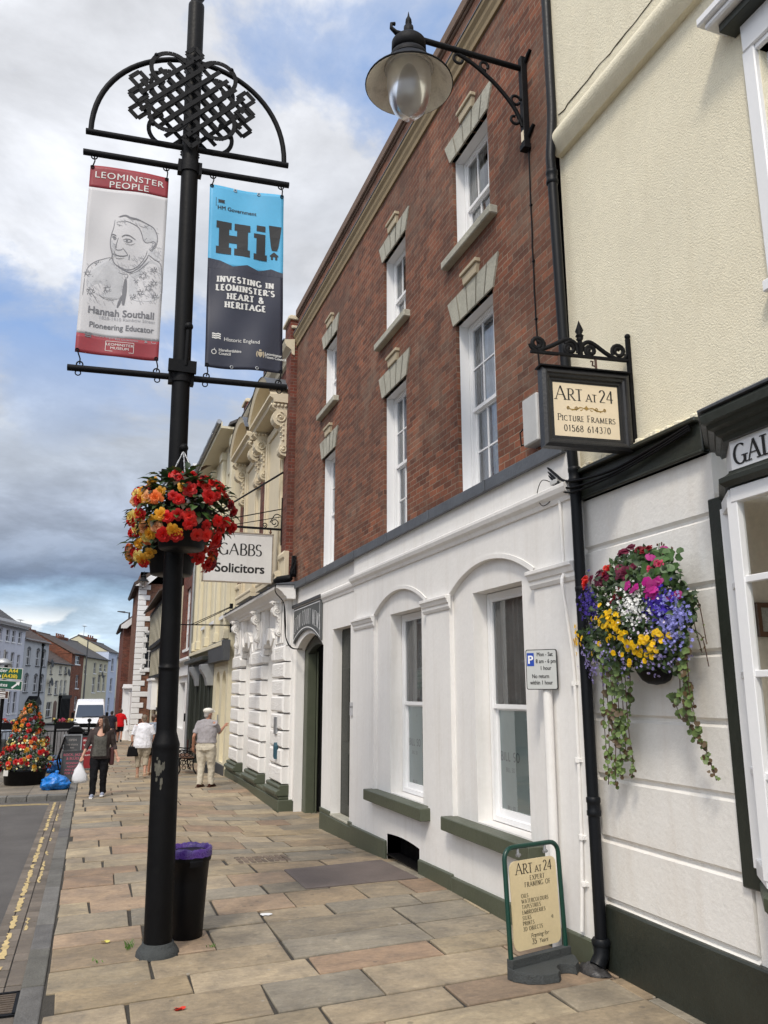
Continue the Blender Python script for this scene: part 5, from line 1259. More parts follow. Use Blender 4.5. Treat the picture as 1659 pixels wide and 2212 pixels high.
    t = H('terraced_house', 'off white house with arched ground floor openings beyond the pale blue one', -4.5, 4.05, 6.6, 8.8, 'creamC', 'slate', [(.58, 1.8, 4.88, 6.2), (.72, 1.9, 2.31, 3.9), (3.24, 4.0, -.7, 1.3), (.43, 1.69, -.7, 1.3)], 'creamC')
    c = MB(F); c.box(.6, 2.6, .05, .25, 1.9, 2.45); c.build('window_box', pbr('blue_box', (.03, .06, .2), .6), t)
    for (s, z, lab) in ((33.6, 4.87, 'upper of two satellite dishes between the grey house and the cream cottage'), (33.2, 3.09, 'lower of two satellite dishes between the grey house and the cream cottage'), (27.6, 4.12, 'satellite dish under the eaves of the cream cottage'), (13.1, 4.14, 'satellite dish on the straw coloured house')):
        t = thing('satellite_dish', lab, 'satellite dish', tuple(F @ Vector((s, .1, z))), 'satellite dishes on the terrace')
        T = Matrix.Rotation(radians(70), 3, 'X'); d = MB(F); d.lathe([(.02, .1), (.25, .07), (.42, .0), (.43, .01), (.25, .09), (.02, .12)], (s, .42, z), 14, T=Matrix.Rotation(radians(100), 3, 'X')); d.build('dish', M['greyblk'], t)
        d = MB(F); d.tube([(s, 0, z - .2), (s, .35, z)], .03, 6); d.tube([(s, .35, z - .3), (s, .85, z - .1)], .015, 5); d.build('arm', M['greyblk'], t)
    for (s, zb, zt) in ((31.3, 7.6, 9.3), (7.2, 8.9, 10.6)):
        t = thing('tv_aerial', 'thin television aerial on the chimney of the ' + ('red brick house' if s > 20 else 'pale blue house'), 'aerial', tuple(F @ Vector((s, -3.8, zb))))
        a = MB(F); a.tube([(s, -3.8, zb - .6), (s, -3.8, zt)], .03, 5); a.build('mast', M['steel'], t)
        a = MB(F); a.tube([(s - .5, -3.8, zt - .05), (s + .5, -3.8, zt - .05)], .02, 5)
        for i in range(6): a.tube([(s - .45 + i * .18, -4.05, zt - .05), (s - .45 + i * .18, -3.55, zt - .05)], .012, 4)
        a.build('antenna', M['steel'], t)
# ---------------------------------------------------------------- lamp post with knot ornament
def AX(z): return Vector((.668 - .0168 * z, 7.4, z))
AV = Vector((cos(radians(3)), -sin(radians(3)), .0168)).normalized(); UV = Vector((-.0168, 0, 1)).normalized(); NV = AV.cross(UV).normalized()
if NV.y > 0: NV = -NV
def BP(z, t, d=0.0): return AX(z) + AV * t + NV * d
def lamp_post():
    t = thing('lamp_post', 'tall black street column with iron knot ornament and cross arms carrying two banners', 'lamp post', (.668, 7.4, 0))
    b = MB(); prof = [(.115, .0), (.115, 1.58), (.115, 1.62), (.118, 1.63), (.118, 1.66), (.116, 1.67), (.108, 1.69), (.098, 1.73), (.088, 1.76), (.088, 1.79), (.0878, 2.27), (.0878, 2.298), (.091, 2.30), (.091, 2.315), (.0872, 2.317), (.087, 2.35), (.085, 5.0), (.0835, 8.9), (.0835, 9.25), (.083, 9.28), (.06, 9.30), (.055, 9.34), (.085, 9.40), (.085, 9.46), (.05, 9.5), (.045, 10.4)]
    T = Matrix(((1, 0, -.0168), (0, 1, 0), (0, 0, 1)))
    b.lathe(prof, (.668, 7.4, 0), 28, T=T); b.build('column', M['black'], t)
    b = MB(); b.lathe([(.175, -.01), (.172, .02), (.155, .05), (.13, .075), (.128, .09), (.117, .092)], (.667, 7.4, 0), 28); b.build('base_collar', M['rubber'], t)
    b = MB(); rs = random.Random(21)          # scraps of torn sticker and chipped paint
    for i in range(9):
        a = radians(-120 + rs.uniform(-16, 22)); z = rs.uniform(1.32, 1.52)
        for _ in range(3):
            aa = a + rs.uniform(-.18, .18); zz = z + rs.uniform(-.04, .04); w = rs.uniform(.04, .10); h = rs.uniform(.012, .035)
            c = AX(zz); r = .1158 + .0002 * i + rs.uniform(0, .0002)
            q = [(aa - w, -h), (aa, -h * 1.3), (aa + w, -h * .6), (aa + w * .7, h), (aa - w * .3, h * .6), (aa - w, h * .8)]
            b.poly([(c.x + r * cos(u), c.y + r * sin(u), zz + v) for u, v in q])
    b.build('sticker_scraps', pbr('sticker_residue', (.085, .08, .062), .8, .5, 30), t)
    for nm, z, hl, r in (('arch_rail', 7.537, 1.01, .030), ('banner_arm', 7.303, 1.02, .031), ('banner_arm', 5.04, 1.02, .031)):
        b = MB(); b.tube([BP(z, -hl), BP(z, hl)], r, 12); o = b.build(nm, M['iron'], t)
        if nm == 'banner_arm':
            b = MB()
            T = Matrix((AV, NV, UV)).transposed()
            b.lathe([(.098, -.06), (.098, .06)], AX(z), 16); 
            for s in (-1, 1): b.box(AX(z).x + s * .098 - .02, AX(z).x + s * .098 + .02, 7.36, 7.44, z - .07, z + .07)
            b.build('clamp', M['iron'], o)
    b = MB(); b.tube([BP(7.55 + 1.03 * sin(pi * i / 36) ** .92, -.965 * cos(pi * i / 36)) for i in range(37)], .027, 10); b.build('arch_hoop', M['iron'], t)
    # interlaced plates front and back
    D = .172; zc = 8.06
    for d0 in (-.125, .125):
        k = MB(); w, th = .043, .010
        def ln(p0, q0, p1, q1, lay): k.bar(BP(zc + q0, p0, d0 + lay), BP(zc + q1, p1, d0 + lay), w, th, up=tuple(NV))
        for i in range(6):
            c = (i - 2.5) * D
            # band ends: middle bands run out to the side tabs, outer ones into the loops
            for fam in (1, -1):
                lo, hi = ((-.60, .52), (-.60, .60), (-.60, .60), (-.60, .60), (-.60, .60), (-.52, .60))[i]
                # points with (p + fam*q) = c, running along (p - fam*q) = v
                f = lambda v: ((c + v) / 2, fam * (c - v) / 2)
                a, e = f(lo), f(hi); ln(*a, *e, .0 if fam == 1 else .0105)
        for sp in (-1, 1):
            for sq in (-1, 1):
                cx, cz, r = sp * .235, sq * .265, .185
                pts = [(cx + r * 1.02 * cos(radians(q)), cz + r * sin(radians(q))) for q in range(-75, 166, 12)]
                pts = [(cx + (p - cx) * 1, z) for p, z in pts]
                if sp < 0: pts = [(2 * cx - p, z) for p, z in pts]
                if sq < 0: pts = [(p, 2 * cz - z) for p, z in pts]
                for (p0, z0), (p1, z1) in zip(pts[:-1], pts[1:]): ln(p0, z0, p1, z1, .005)
                e = pts[len(pts) // 2 - 1]; k.ball(BP(zc + cz + sq * r * .74, cx + sp * r * .78, d0), .024, 8, 6)
            for sq in (-1, 1):
                c = (sp * .535, sq * .087); h = .088
                P4 = [(c[0] + h, c[1]), (c[0], c[1] + h), (c[0] - h, c[1]), (c[0], c[1] - h)]
                for j in range(4): ln(*P4[j], *P4[(j + 1) % 4], -.005)
            P4 = [(.085, sp * .50), (0, sp * .585), (-.085, sp * .50), (0, sp * .415)]
            for j in range(4): ln(*P4[j], *P4[(j + 1) % 4], -.004)
        for (p, q) in ((0, .42), (.1, .36), (-.1, .36), (0, -.42), (.1, -.36), (-.1, -.36), (.06, .2), (-.05, 0)): k.ball(BP(zc + q, p, d0 + .02), .010, 6, 4)
        k.build('knot_plate', M['iron'], t)
    # hanging-basket brackets: ball-topped levers
    for z, dy in ((4.02, -.10), (5.13, -.10)):
        b = MB(); c = AX(z)
        b.tube([c + Vector((.03, -.095, .0)), c + Vector((.035, -.12, .25 if z < 5 else .36))], .024, 8); b.ball(c + Vector((.035, -.122, .285 if z < 5 else .39)), .042)
        b.box(c.x - .15, c.x + .02, 7.28, 7.32, z - .05, z + .07) if z < 5 else b.box(c.x - .13, c.x + .13, 7.29, 7.33, z - .07, z + .05)
        b.build('lever_bracket', M['black'], t)
    return t

# ---------------------------------------------------------------- banners
def banner(name, label, t0, t1, z0, z1, seed, bands, draw, mats, zs=(0, 0)):
    o = thing(name, label, 'banner', tuple(BP((z0 + z1) / 2, (t0 + t1) / 2)), 'banners on the lamp post')
    w, h = t1 - t0, z1 - z0; sd = seed
    def wave(x, y): return .012 * sin(x * 7 + y * 2.1 + sd) + .010 * sin(x * 13 - y * 4.3 + sd * 2) * (.4 + .6 * (1 - y / h)) + .006 * sin(y * 9 + x * 5 + sd)
    sk = -.018 if t0 < 0 else .012
    def P(x, y, off=0.0): return BP(z0 + y, t0 + x + sk * (1 - y / h), wave(x, y) + .002 + off)
    c = MB(); nx, ny = 22, 60
    for ya, yb, mi in bands:
        k = max(2, int((yb - ya) * ny)); vs = [P(w * i / nx, h * (ya + (yb - ya) * j / k), 0) for j in range(k + 1) for i in range(nx + 1)]
        fs = [(j * (nx + 1) + i, j * (nx + 1) + i + 1, (j + 1) * (nx + 1) + i + 1, (j + 1) * (nx + 1) + i) for j in range(k) for i in range(nx)]
        c.add(vs, fs, mi, True)
    cl = c.build('banner_cloth', mats, o); sol = cl.modifiers.new('thickness', 'SOLIDIFY'); sol.thickness = .003; sol.offset = -1
    cl.data.update()
    draw(lambda x, y, off=0.0: P(x, y, off + .003), w, h, o, cl)
    for i, (x, y) in enumerate(((.02, h - .02), (w - .02, h - .02), (.02, .02), (w - .02, .02))):
        k = MB(); top = y > h / 2; p = P(x, y, .004)
        target = BP(7.303 - .035 if top else 5.04 + .04, t0 + x + (.01 if x < .1 else -.01), 0)
        k.tube([p, p * .4 + target * .6 + Vector((.012, 0, 0)), target], .007, 6)
        k.tube([target + AV * (.028 * cos(a)) + UV * (.028 * sin(a)) for a in [q * pi / 6 for q in range(12)]], .007, 6, closed=True)
        T = [p + AV * (.016 * cos(a)) + UV * (.016 * sin(a)) for a in [q * pi / 6 for q in range(12)]]
        k.tube(T, .005, 5, closed=True)
        if not top:
            e = BP(5.04 - .045, t0 + x, 0); k.tube([e + AV * (.024 * cos(a)) + UV * (.024 * sin(a)) for a in [q * pi / 6 for q in range(12)]], .006, 6, closed=True)
        k.build('hook', M['steel'] if False else M['iron'], o)
    for x in (w * .34, w * .66):
        if t0 > 0:
            for y in (.022, h - .022):
                k = MB(); p = P(x, y, .003); k.tube([p + AV * (.014 * cos(a)) + UV * (.014 * sin(a)) for a in [q * pi / 6 for q in range(12)]], .005, 5, closed=True); k.build('eyelet', M['steel'], o)
    return o
def draw_people(P, w, h, o, cl):
    def nb(x, y):
        fy = (y - 70 - .137 * (x - 140)) / 1893; fx = (x - (140 - 120 * fy)) / (805 + 35 * fy); return fx * w, h * (1 - fy)
    m = MB()
    put_type(m, 'LEOMINSTER', .094, P, w * .5, h * .936, bold=.0006, xs=1.12, space=1.1); put_type(m, 'PEOPLE', .094, P, w * .5, h * .892, bold=.0006, xs=1.12, space=1.1)
    m.build('heading_lettering', M['signwhite'], cl)
    m = MB()
    put_type(m, 'Hannah Southall', .100, P, w * .92, h * .208, bold=.002, xs=.92, align='RIGHT'); put_type(m, 'Pioneering Educator', .079, P, w * .92, h * .138, bold=.0014, xs=.90, align='RIGHT')
    for i in range(3):
        strip(m, [(w * .10 + j * .008, h * .104 - i * .018 + .004 * sin(j * 1.5)) for j in range(8)], [.011] * 8, P)
    m.build('name_lettering', M['inkgrey'], cl)
    m = MB(); put_type(m, '1828-1910 Rainbow Street', .047, P, w * .93, h * .186, align='RIGHT'); put_type(m, 'Historic England', .032, P, w * .19, h * .092, align='LEFT'); put_type(m, 'HM Government', .03, P, w * .60, h * .086)
    for j in range(5): strip(m, [(w * .52 + .008 * j, h * .108), (w * .525 + .008 * j, h * .100)], [.005] * 2, P)
    strip(m, [(w * .93 + .024 * cos(a), h * .097 + .024 * sin(a)) for a in [q * pi / 8 for q in range(16)]], [.004] * 16, P)
    strip(m, smooth_line([(w * .80, h * .105), (w * .83, h * .095), (w * .85, h * .09), (w * .82, h * .088), (w * .84, h * .10)], 4), .006, P)
    m.build('small_lettering', M['inklight'], cl)
    m = MB(); bw = w * .17; cx = w * .52; cy = h * .052
    for q in (((cx - bw, cy - .05), (cx + bw, cy - .05)), ((cx - bw, cy + .05), (cx + bw, cy + .05)), ((cx - bw, cy - .05), (cx - bw, cy + .05)), ((cx + bw, cy - .05), (cx + bw, cy + .05))): strip(m, list(q), [.004, .004], P)
    put_type(m, 'LEOMINSTER', .036, P, cx, cy + .007, xs=1.2); put_type(m, 'MUSEUM', .036, P, cx, cy - .030, xs=1.2)
    m.build('museum_lettering', M['signwhite'], cl)
    # pencil portrait of the elderly sitter
    wa = MB()
    def wash(pts, off): 
        q = smooth_line([nb(*p) for p in pts] + [nb(*pts[0])], 4)[:-1]; wa.poly([P(a, b, off) for a, b in q])
    wash([(150, 1150), (260, 1060), (370, 1040), (420, 1120), (480, 1200), (470, 1350), (430, 1440), (240, 1400), (120, 1300)], -.0012)
    wash([(560, 1190), (740, 1070), (850, 1120), (880, 1250), (860, 1440), (700, 1480), (560, 1430), (545, 1290)], -.0012)
    wash([(700, 690), (790, 730), (825, 800), (825, 870), (770, 870), (720, 880), (690, 850), (670, 760)], -.0010)
    wash([(352, 860), (375, 860), (400, 980), (372, 985), (358, 930)], -.0010)
    wash([(740, 1000), (800, 950), (850, 1000), (860, 1080), (800, 1050)], -.0010)
    wa.build('pencil_wash', M['inkwash'], cl)
    m = MB()
    L = lambda pts, wd: strip(m, smooth_line([nb(*p) for p in pts], 5), wd * w / 805, P)
    for pts, wd in (([(395, 640), (383, 720), (362, 790), (350, 860), (356, 930), (372, 985), (372, 1030), (395, 1080), (440, 1112), (520, 1145), (600, 1135), (660, 1092), (712, 1020), (728, 965)], 9),
        ([(430, 612), (480, 596), (520, 605), (565, 628), (600, 632), (650, 650), (720, 682), (790, 722), (826, 790), (832, 860), (812, 930), (770, 980)], 10), ([(440, 612), (500, 600), (550, 625), (620, 640), (660, 655)], 22),
        ([(410, 668), (500, 660), (580, 690), (640, 730), (672, 800), (690, 862), (730, 884), (765, 872)], 8), ([(700, 700), (742, 760), (722, 805), (762, 850)], 6), ([(760, 722), (802, 790), (780, 845)], 6), ([(690, 760), (722, 820), (700, 862)], 5), ([(640, 700), (690, 720), (740, 700)], 5),
        ([(358, 800), (385, 794), (412, 812)], 11), ([(465, 822), (500, 806), (550, 815), (608, 855)], 12), ([(366, 822), (386, 814), (408, 836), (384, 848)], 9), ([(478, 852), (520, 844), (572, 864), (530, 880), (484, 862)], 8), ([(378, 830), (394, 832)], 16), ([(508, 858), (530, 864)], 18),
        ([(432, 830), (416, 880), (405, 930), (420, 950), (462, 950), (484, 934)], 7), ([(394, 988), (430, 1006), (480, 1012), (532, 1004)], 10), ([(404, 1024), (440, 1036), (492, 1030)], 6), ([(484, 940), (530, 1000)], 7), ([(548, 1000), (540, 1052)], 7), ([(395, 960), (386, 1000)], 6), ([(500, 890), (560, 905), (600, 890)], 5),
        ([(760, 885), (790, 868), (812, 890), (796, 930), (768, 962), (744, 950)], 9), ([(775, 900), (790, 915), (765, 940)], 6),
        ([(428, 1112), (500, 1152), (560, 1172), (650, 1130), (722, 1050), (740, 1010)], 12), ([(360, 1130), (430, 1170), (500, 1190)], 7), ([(545, 1190), (640, 1162), (748, 1080)], 7), ([(370, 1020), (340, 1060), (370, 1120)], 6),
        ([(500, 1195), (515, 1185), (532, 1198), (528, 1222), (508, 1222), (500, 1200)], 6),
        ([(370, 1020), (300, 1030), (200, 1060), (130, 1120), (96, 1220)], 6), ([(742, 1010), (800, 1060), (868, 1112), (884, 1250)], 7), ([(880, 1150), (890, 1350), (878, 1480)], 8), ([(100, 1230), (84, 1400)], 6), ([(240, 1400), (320, 1440), (400, 1450)], 4), ([(120, 1330), (180, 1390), (240, 1480)], 5)): L(pts, wd)
    L([(512, 1235), (505, 1320), (498, 1400), (490, 1500)], 44); L([(480, 1400), (455, 1460), (430, 1520)], 26)
    rs = random.Random(2)
    for (x, y) in ((210, 1190), (320, 1225), (330, 1340), (430, 1240), (600, 1270), (590, 1420), (662, 1385), (800, 1300), (690, 1215), (800, 1170), (750, 1345), (815, 1430), (160, 1365), (240, 1085), (130, 1180)):
        r = rs.uniform(22, 34)
        for k in range(6):
            a = k * pi / 3 + rs.uniform(0, .4); cx, cy = x + r * cos(a), y + r * .9 * sin(a)
            L([(cx + 12 * cos(b), cy + 11 * sin(b)) for b in [a + q * 1.2 for q in range(5)]], 6)
    m.build('pencil_portrait', M['inkgrey'], cl)
    m = MB(); k = 0
    reg = [((120, 480), (1060, 1480), 190), ((560, 880), (1120, 1480), 150), ((690, 825), (690, 880), 60), ((355, 400), (870, 1010), 22), ((560, 700), (1000, 1120), 34), ((400, 660), (600, 700), 30), ((740, 860), (900, 1060), 40), ((440, 640), (1090, 1160), 30)]
    for (x0, x1), (y0, y1), n in reg:
        for _ in range(n):
            x, y = rs.uniform(x0, x1), rs.uniform(y0, y1); a = rs.uniform(.4, 1.3); l = rs.uniform(14, 46)
            strip(m, smooth_line([nb(x, y), nb(x + l * .5 * cos(a), y + l * .5 * sin(a) + 4), nb(x + l * cos(a), y + l * sin(a))], 2), rs.uniform(2.5, 6) * w / 805, P, off=-.0004)
    o_ = m.build('pencil_hatching', M['inklight'], cl); o_['kind'] = 'stuff'
def draw_hi(P, w, h, o, cl):
    def na(x, y):
        fy = (y - 998 - .128 * (x - 1140)) / 985; fx = (x - (1140 - 33 * fy)) / (405 + 8 * fy); return fx * w, h * (1 - fy)
    m = MB()
    def R(x0, x1, y0, y1, sl=0.0):
        n = 3
        for j in range(n):
            a, b = y0 + (y1 - y0) * j / n, y0 + (y1 - y0) * (j + 1) / n
            m.poly([P(x * w, (1 - y) * h, 0) for x, y in ((x0 + sl * (1 - j / n), b) if 0 else (x0, b), (x1, b), (x1, a), (x0, a))])
    for (x0, x1) in ((.10, .30), (.34, .55)):      # H
        R(x0, x1, .205, .243); R(x0 + .035, x1 - .03, .243, .345); R(x0, x1, .345, .385)
    R(.27, .375, .275, .318)
    R(.60, .78, .355, .388); R(.635, .755, .265, .355); R(.60, .755, .243, .268); R(.635, .755, .195, .228)   # i
    for y0, y1, xa, xb in ((.185, .25, .80, .975), (.25, .30, .815, .955), (.30, .325, .83, .935)): m.poly([P(x * w, (1 - y) * h, 0) for x, y in ((xa + .015, y1), (xb - .02, y1), (xb, y0), (xa, y0))])
    m.poly([P(x * w, (1 - y) * h, 0) for x, y in ((.82, .352), (.875, .332), (.935, .352), (.935, .358), (.82, .358))]); R(.835, .862, .358, .375); R(.892, .92, .358, .375)
    put_type(m, 'HM Government', .060, P, w * .105, h * .860, align='LEFT', xs=.95, bold=.001); R(.085, .09, .075, .125)
    for j in range(6): strip(m, [(w * .12 + .012 * j, h * .917), (w * .125 + .010 * j, h * .906), (w * .12 + .012 * j, h * .896)], [.008, .012, .006], P)
    m.build('hi_lettering', M['ink'], cl)
    m = MB(); wv = M['signwhite']
    for i, s in enumerate(('INVESTING IN', "LEOMINSTER'S", 'HEART &', 'HERITAGE')):
        put_word(m, s, .062, .0175, .0115, lambda x, y, f: P(x, y, f), w * .5, h * (.468 - .0452 * i) - .02, serif=.004, sp=.075, xs=.98)
    m.build('slogan_lettering', wv, cl)
    m = MB()
    for i in range(3): strip(m, [(w * .08 + j * .012, h * .175 - i * .021 + .004 * sin(j * 1.6)) for j in range(8)], [.013] * 8, P)
    put_type(m, 'Historic England', .056, P, w * .23, h * .142, align='LEFT', xs=.95)
    put_type(m, 'Herefordshire', .042, P, w * .17, h * .087, align='LEFT', bold=.0008, xs=.9); put_type(m, 'Council', .042, P, w * .17, h * .070, align='LEFT', bold=.0008, xs=.9)
    strip(m, [(w * .11 + .022 * cos(a), h * .082 + .022 * sin(a)) for a in [q * pi / 8 for q in range(17)]], [.007] * 17, P); strip(m, [(w * .11, h * .082 + .022), (w * .12, h * .082 + .038)], [.006, .006], P)
    put_type(m, 'Leominster', .042, P, w * .76, h * .087, align='LEFT', bold=.0008, xs=.9); put_type(m, 'Town Council', .042, P, w * .76, h * .070, align='LEFT', bold=.0008, xs=.9)
    m.build('partner_lettering', wv, cl)
    m = MB(); cx, cy = w * .70, h * .085
    m.poly([P(cx + a, cy + b, 0) for a, b in ((-.022, .028), (.022, .028), (.022, -.005), (0, -.032), (-.022, -.005))])
    for s in (-1, 1): strip(m, smooth_line([(cx + s * .03, cy - .03), (cx + s * .036, cy), (cx + s * .028, cy + .035)], 4), .012, P)
    strip(m, [(cx - .012, cy + .045), (cx + .012, cy + .045)], [.016, .016], P); m.build('crest', M['buffkey'], cl)
def banners():
    red = pbr('banner_red', (.26, .022, .032), .55, .08, 3, .05, 8); grey = pbr('banner_pale_grey', (.53, .52, .53), .6, .03, 2); blue = pbr('banner_sky_blue', (.085, .39, .64), .5, .05, 2); navy = pbr('banner_navy', (.020, .022, .040), .45, .1, 2)
    banner('heritage_banner', 'grey and red street banner with pencil portrait, hanging left of the black column', -.945, -.20, 5.19, 7.17, 1.3, [(0, .098, 0), (.098, .882, 1), (.882, 1, 0)], draw_people, [red, grey])
    def hi(P, w, h, o, cl):
        draw_hi(P, w, h, o, cl)
        m = MB(); z = [(0, .582), (.16, .575), (.33, .548), (.52, .57), (.67, .55), (.84, .572), (1, .552)]
        for (x0, y0), (x1, y1) in zip(z[:-1], z[1:]):
            for k in range(3):
                a, b = k / 3, (k + 1) / 3
                m.poly([P((x0 + (x1 - x0) * a) * w, .53 * h, -.002), P((x0 + (x1 - x0) * b) * w, .53 * h, -.002), P((x0 + (x1 - x0) * b) * w, (y0 + (y1 - y0) * b) * h, -.002), P((x0 + (x1 - x0) * a) * w, (y0 + (y1 - y0) * a) * h, -.002)])
        m.build('roofline_print', navy, cl)
    banner('greeting_banner', 'sky blue and navy street banner with large black greeting, hanging right of the black column', .205, .965, 5.18, 7.165, 4.1, [(0, .545, 0), (.545, 1, 1)], hi, [navy, blue])

# ---------------------------------------------------------------- wall lantern
def wall_lamp(label, wx, y, zarm, L, sc=1.0, full=True):
    t = thing('wall_lantern', label, 'wall lantern', (wx, y, zarm))
    X = lambda d, z: (wx - d * sc, y, zarm + z * sc)
    b = MB(); b.box(wx - .075 * sc, wx - .005, y - .035 * sc, y + .035 * sc, zarm - .98 * sc, zarm + .14 * sc)
    for z in (.10, -.82): b.tube([X(.02, z - .05), (wx - .02 * sc, y - .09 * sc, zarm + (z + .02) * sc), (wx - .012, y - .13 * sc, zarm + (z + .05) * sc)], .022 * sc, 6)
    b.box(wx - .09 * sc, wx - .005, y - .05 * sc, y + .05 * sc, zarm - 1.0 * sc, zarm - .93 * sc); b.build('wall_plate', M['iron'], t, bevel=.006 * sc)
    if full:
        b = MB(); b.box(wx - .078, wx - .074, y - .025, y + .025, zarm - .90, zarm - .78); b.build('number_plate', M['signcream'], t)
    b = MB(); b.tube([X(.05, 0), X(L + .04, 0)], .030 * sc, 10); b.tube([X(L + .02, 0), X(L + .14, .0), X(L + .19, .04), X(L + .19, .09), X(L + .15, .10)], [.028 * sc, .025 * sc, .02 * sc, .016 * sc, .02 * sc], 8); b.build('arm', M['iron'], t)
    b = MB(); b.tube([X(*p) for p in smooth_line([(.07, -.72), (.16, -.52), (.36, -.30), (.62, -.12), (.80, -.045)], 5)], .016 * sc, 6, flat=1.6)
    for cx, cz, r, a0, tn in ((.80, -.105, .06, pi / 2, -.75), (.50, -.10, .055, pi * 1.4, .9), (.14, -.42, .06, pi * .9, -.9), (.16, -.66, .055, pi * .75, .9)):
        b.tube([X(p, z) for p, z in scroll(cx, cz, r, r * .75, tn, a0, 14)], .010 * sc, 6, flat=1.8)
    b.build('scroll_brace', M['iron'], t)
    c = X(L, 0)
    b = MB(); b.lathe([(.002, .30), (.012, .24), (.03, .20), (.034, .16), (.02, .13), (.05, .11), (.055, -.03), (.0, -.03)], c, 14) if sc == 1 else b.lathe([(.002, .3 * sc), (.04 * sc, .15 * sc), (.05 * sc, -.03 * sc)], c, 10); b.build('finial', M['iron'], t)
    b = MB(); k = sc
    b.lathe([(.03 * k, -.02 * k), (.15 * k, -.06 * k), (.175 * k, -.09 * k), (.178 * k, -.21 * k), (.16 * k, -.215 * k), (.16 * k, -.23 * k), (.19 * k, -.25 * k), (.20 * k, -.28 * k), (.20 * k, -.31 * k)], c, 28, cap=False); b.build('canopy_cap', M['iron'], t)
    b = MB(); b.lathe([(.19 * k, -.31 * k), (.26 * k, -.38 * k), (.36 * k, -.50 * k), (.44 * k, -.575 * k), (.445 * k, -.59 * k), (.435 * k, -.597 * k)], c, 40, cap=False); sh = b.build('lamp_shade', M['iron'], t)
    b = MB(); b.lathe([(.435 * k, -.596 * k), (.35 * k, -.515 * k), (.25 * k, -.40 * k)], c, 40, cap=False); b.build('shade_lining', pbr('dirty_enamel', (.80, .76, .66), .6, .12, 4, .05, 20, dirt=.4, dcol=(.2, .16, .11), ds=7), sh)
    b = MB(); b.lathe([(.245 * k, -.41 * k), (.235 * k, -.43 * k), (.225 * k, -.41 * k)], c, 32, cap=False); b.lathe([(.25 * k, -.402 * k), (.10 * k, -.37 * k), (.0, -.37 * k)], c, 24); b.build('reflector', pbr('reflector_enamel', (.62, .60, .56), .5, .1, 4, dirt=.3, ds=6), sh)
    b = MB(); b.lathe([(.222 * k, -.42 * k), (.225 * k, -.52 * k), (.222 * k, -.62 * k), (.20 * k, -.76 * k), (.16 * k, -.87 * k), (.09 * k, -.945 * k), (.0, -.965 * k)], c, 32, cap=False); g = b.build('glass_bowl', M['glasslamp'], t)
    b = MB(); b.lathe([(.0, -.40 * k), (.035 * k, -.41 * k), (.04 * k, -.52 * k), (.055 * k, -.56 * k), (.05 * k, -.66 * k), (.0, -.70 * k)], c, 14); b.build('bulb', pbr('milky_bulb', (.7, .7, .68), .4), g)
    return t
def lamp_cable():
    b = MB(); rs = random.Random(3); pts = []
    z = 7.66
    while z > 4.9: pts.append((3.905, 6.40 - .03 * (7.66 - z) / 2.7 + rs.uniform(-.006, .006) + .02 * sin(z * 1.3), z)); z -= .16
    b.tube(pts, .008, 6)
    for p in pts[::4]: b.box(p[0] - .008, p[0] + .012, p[1] - .014, p[1] + .014, p[2] - .008, p[2] + .008)
    tag(b.build('lamp_cable', M['iron']), 'thin dark cable running down the brick wall below the wall lantern', 'cable')
    t = thing('meter_box', 'grey metal electrical box on the brick wall behind the framed sign', 'electrical box', (3.9, 6.42, 4.68))
    b = MB(); b.box(3.78, 3.918, 6.26, 6.53, 4.42, 4.90); b.build('case', M['greyplastic'], t, bevel=.012)
    b = MB(); b.tube([(3.86, 6.5, 4.48), (3.80, 6.60, 4.46), (3.80, 6.62, 4.6), (3.86, 6.58, 4.68)], .008, 6); b.build('wire', M['iron'], t)

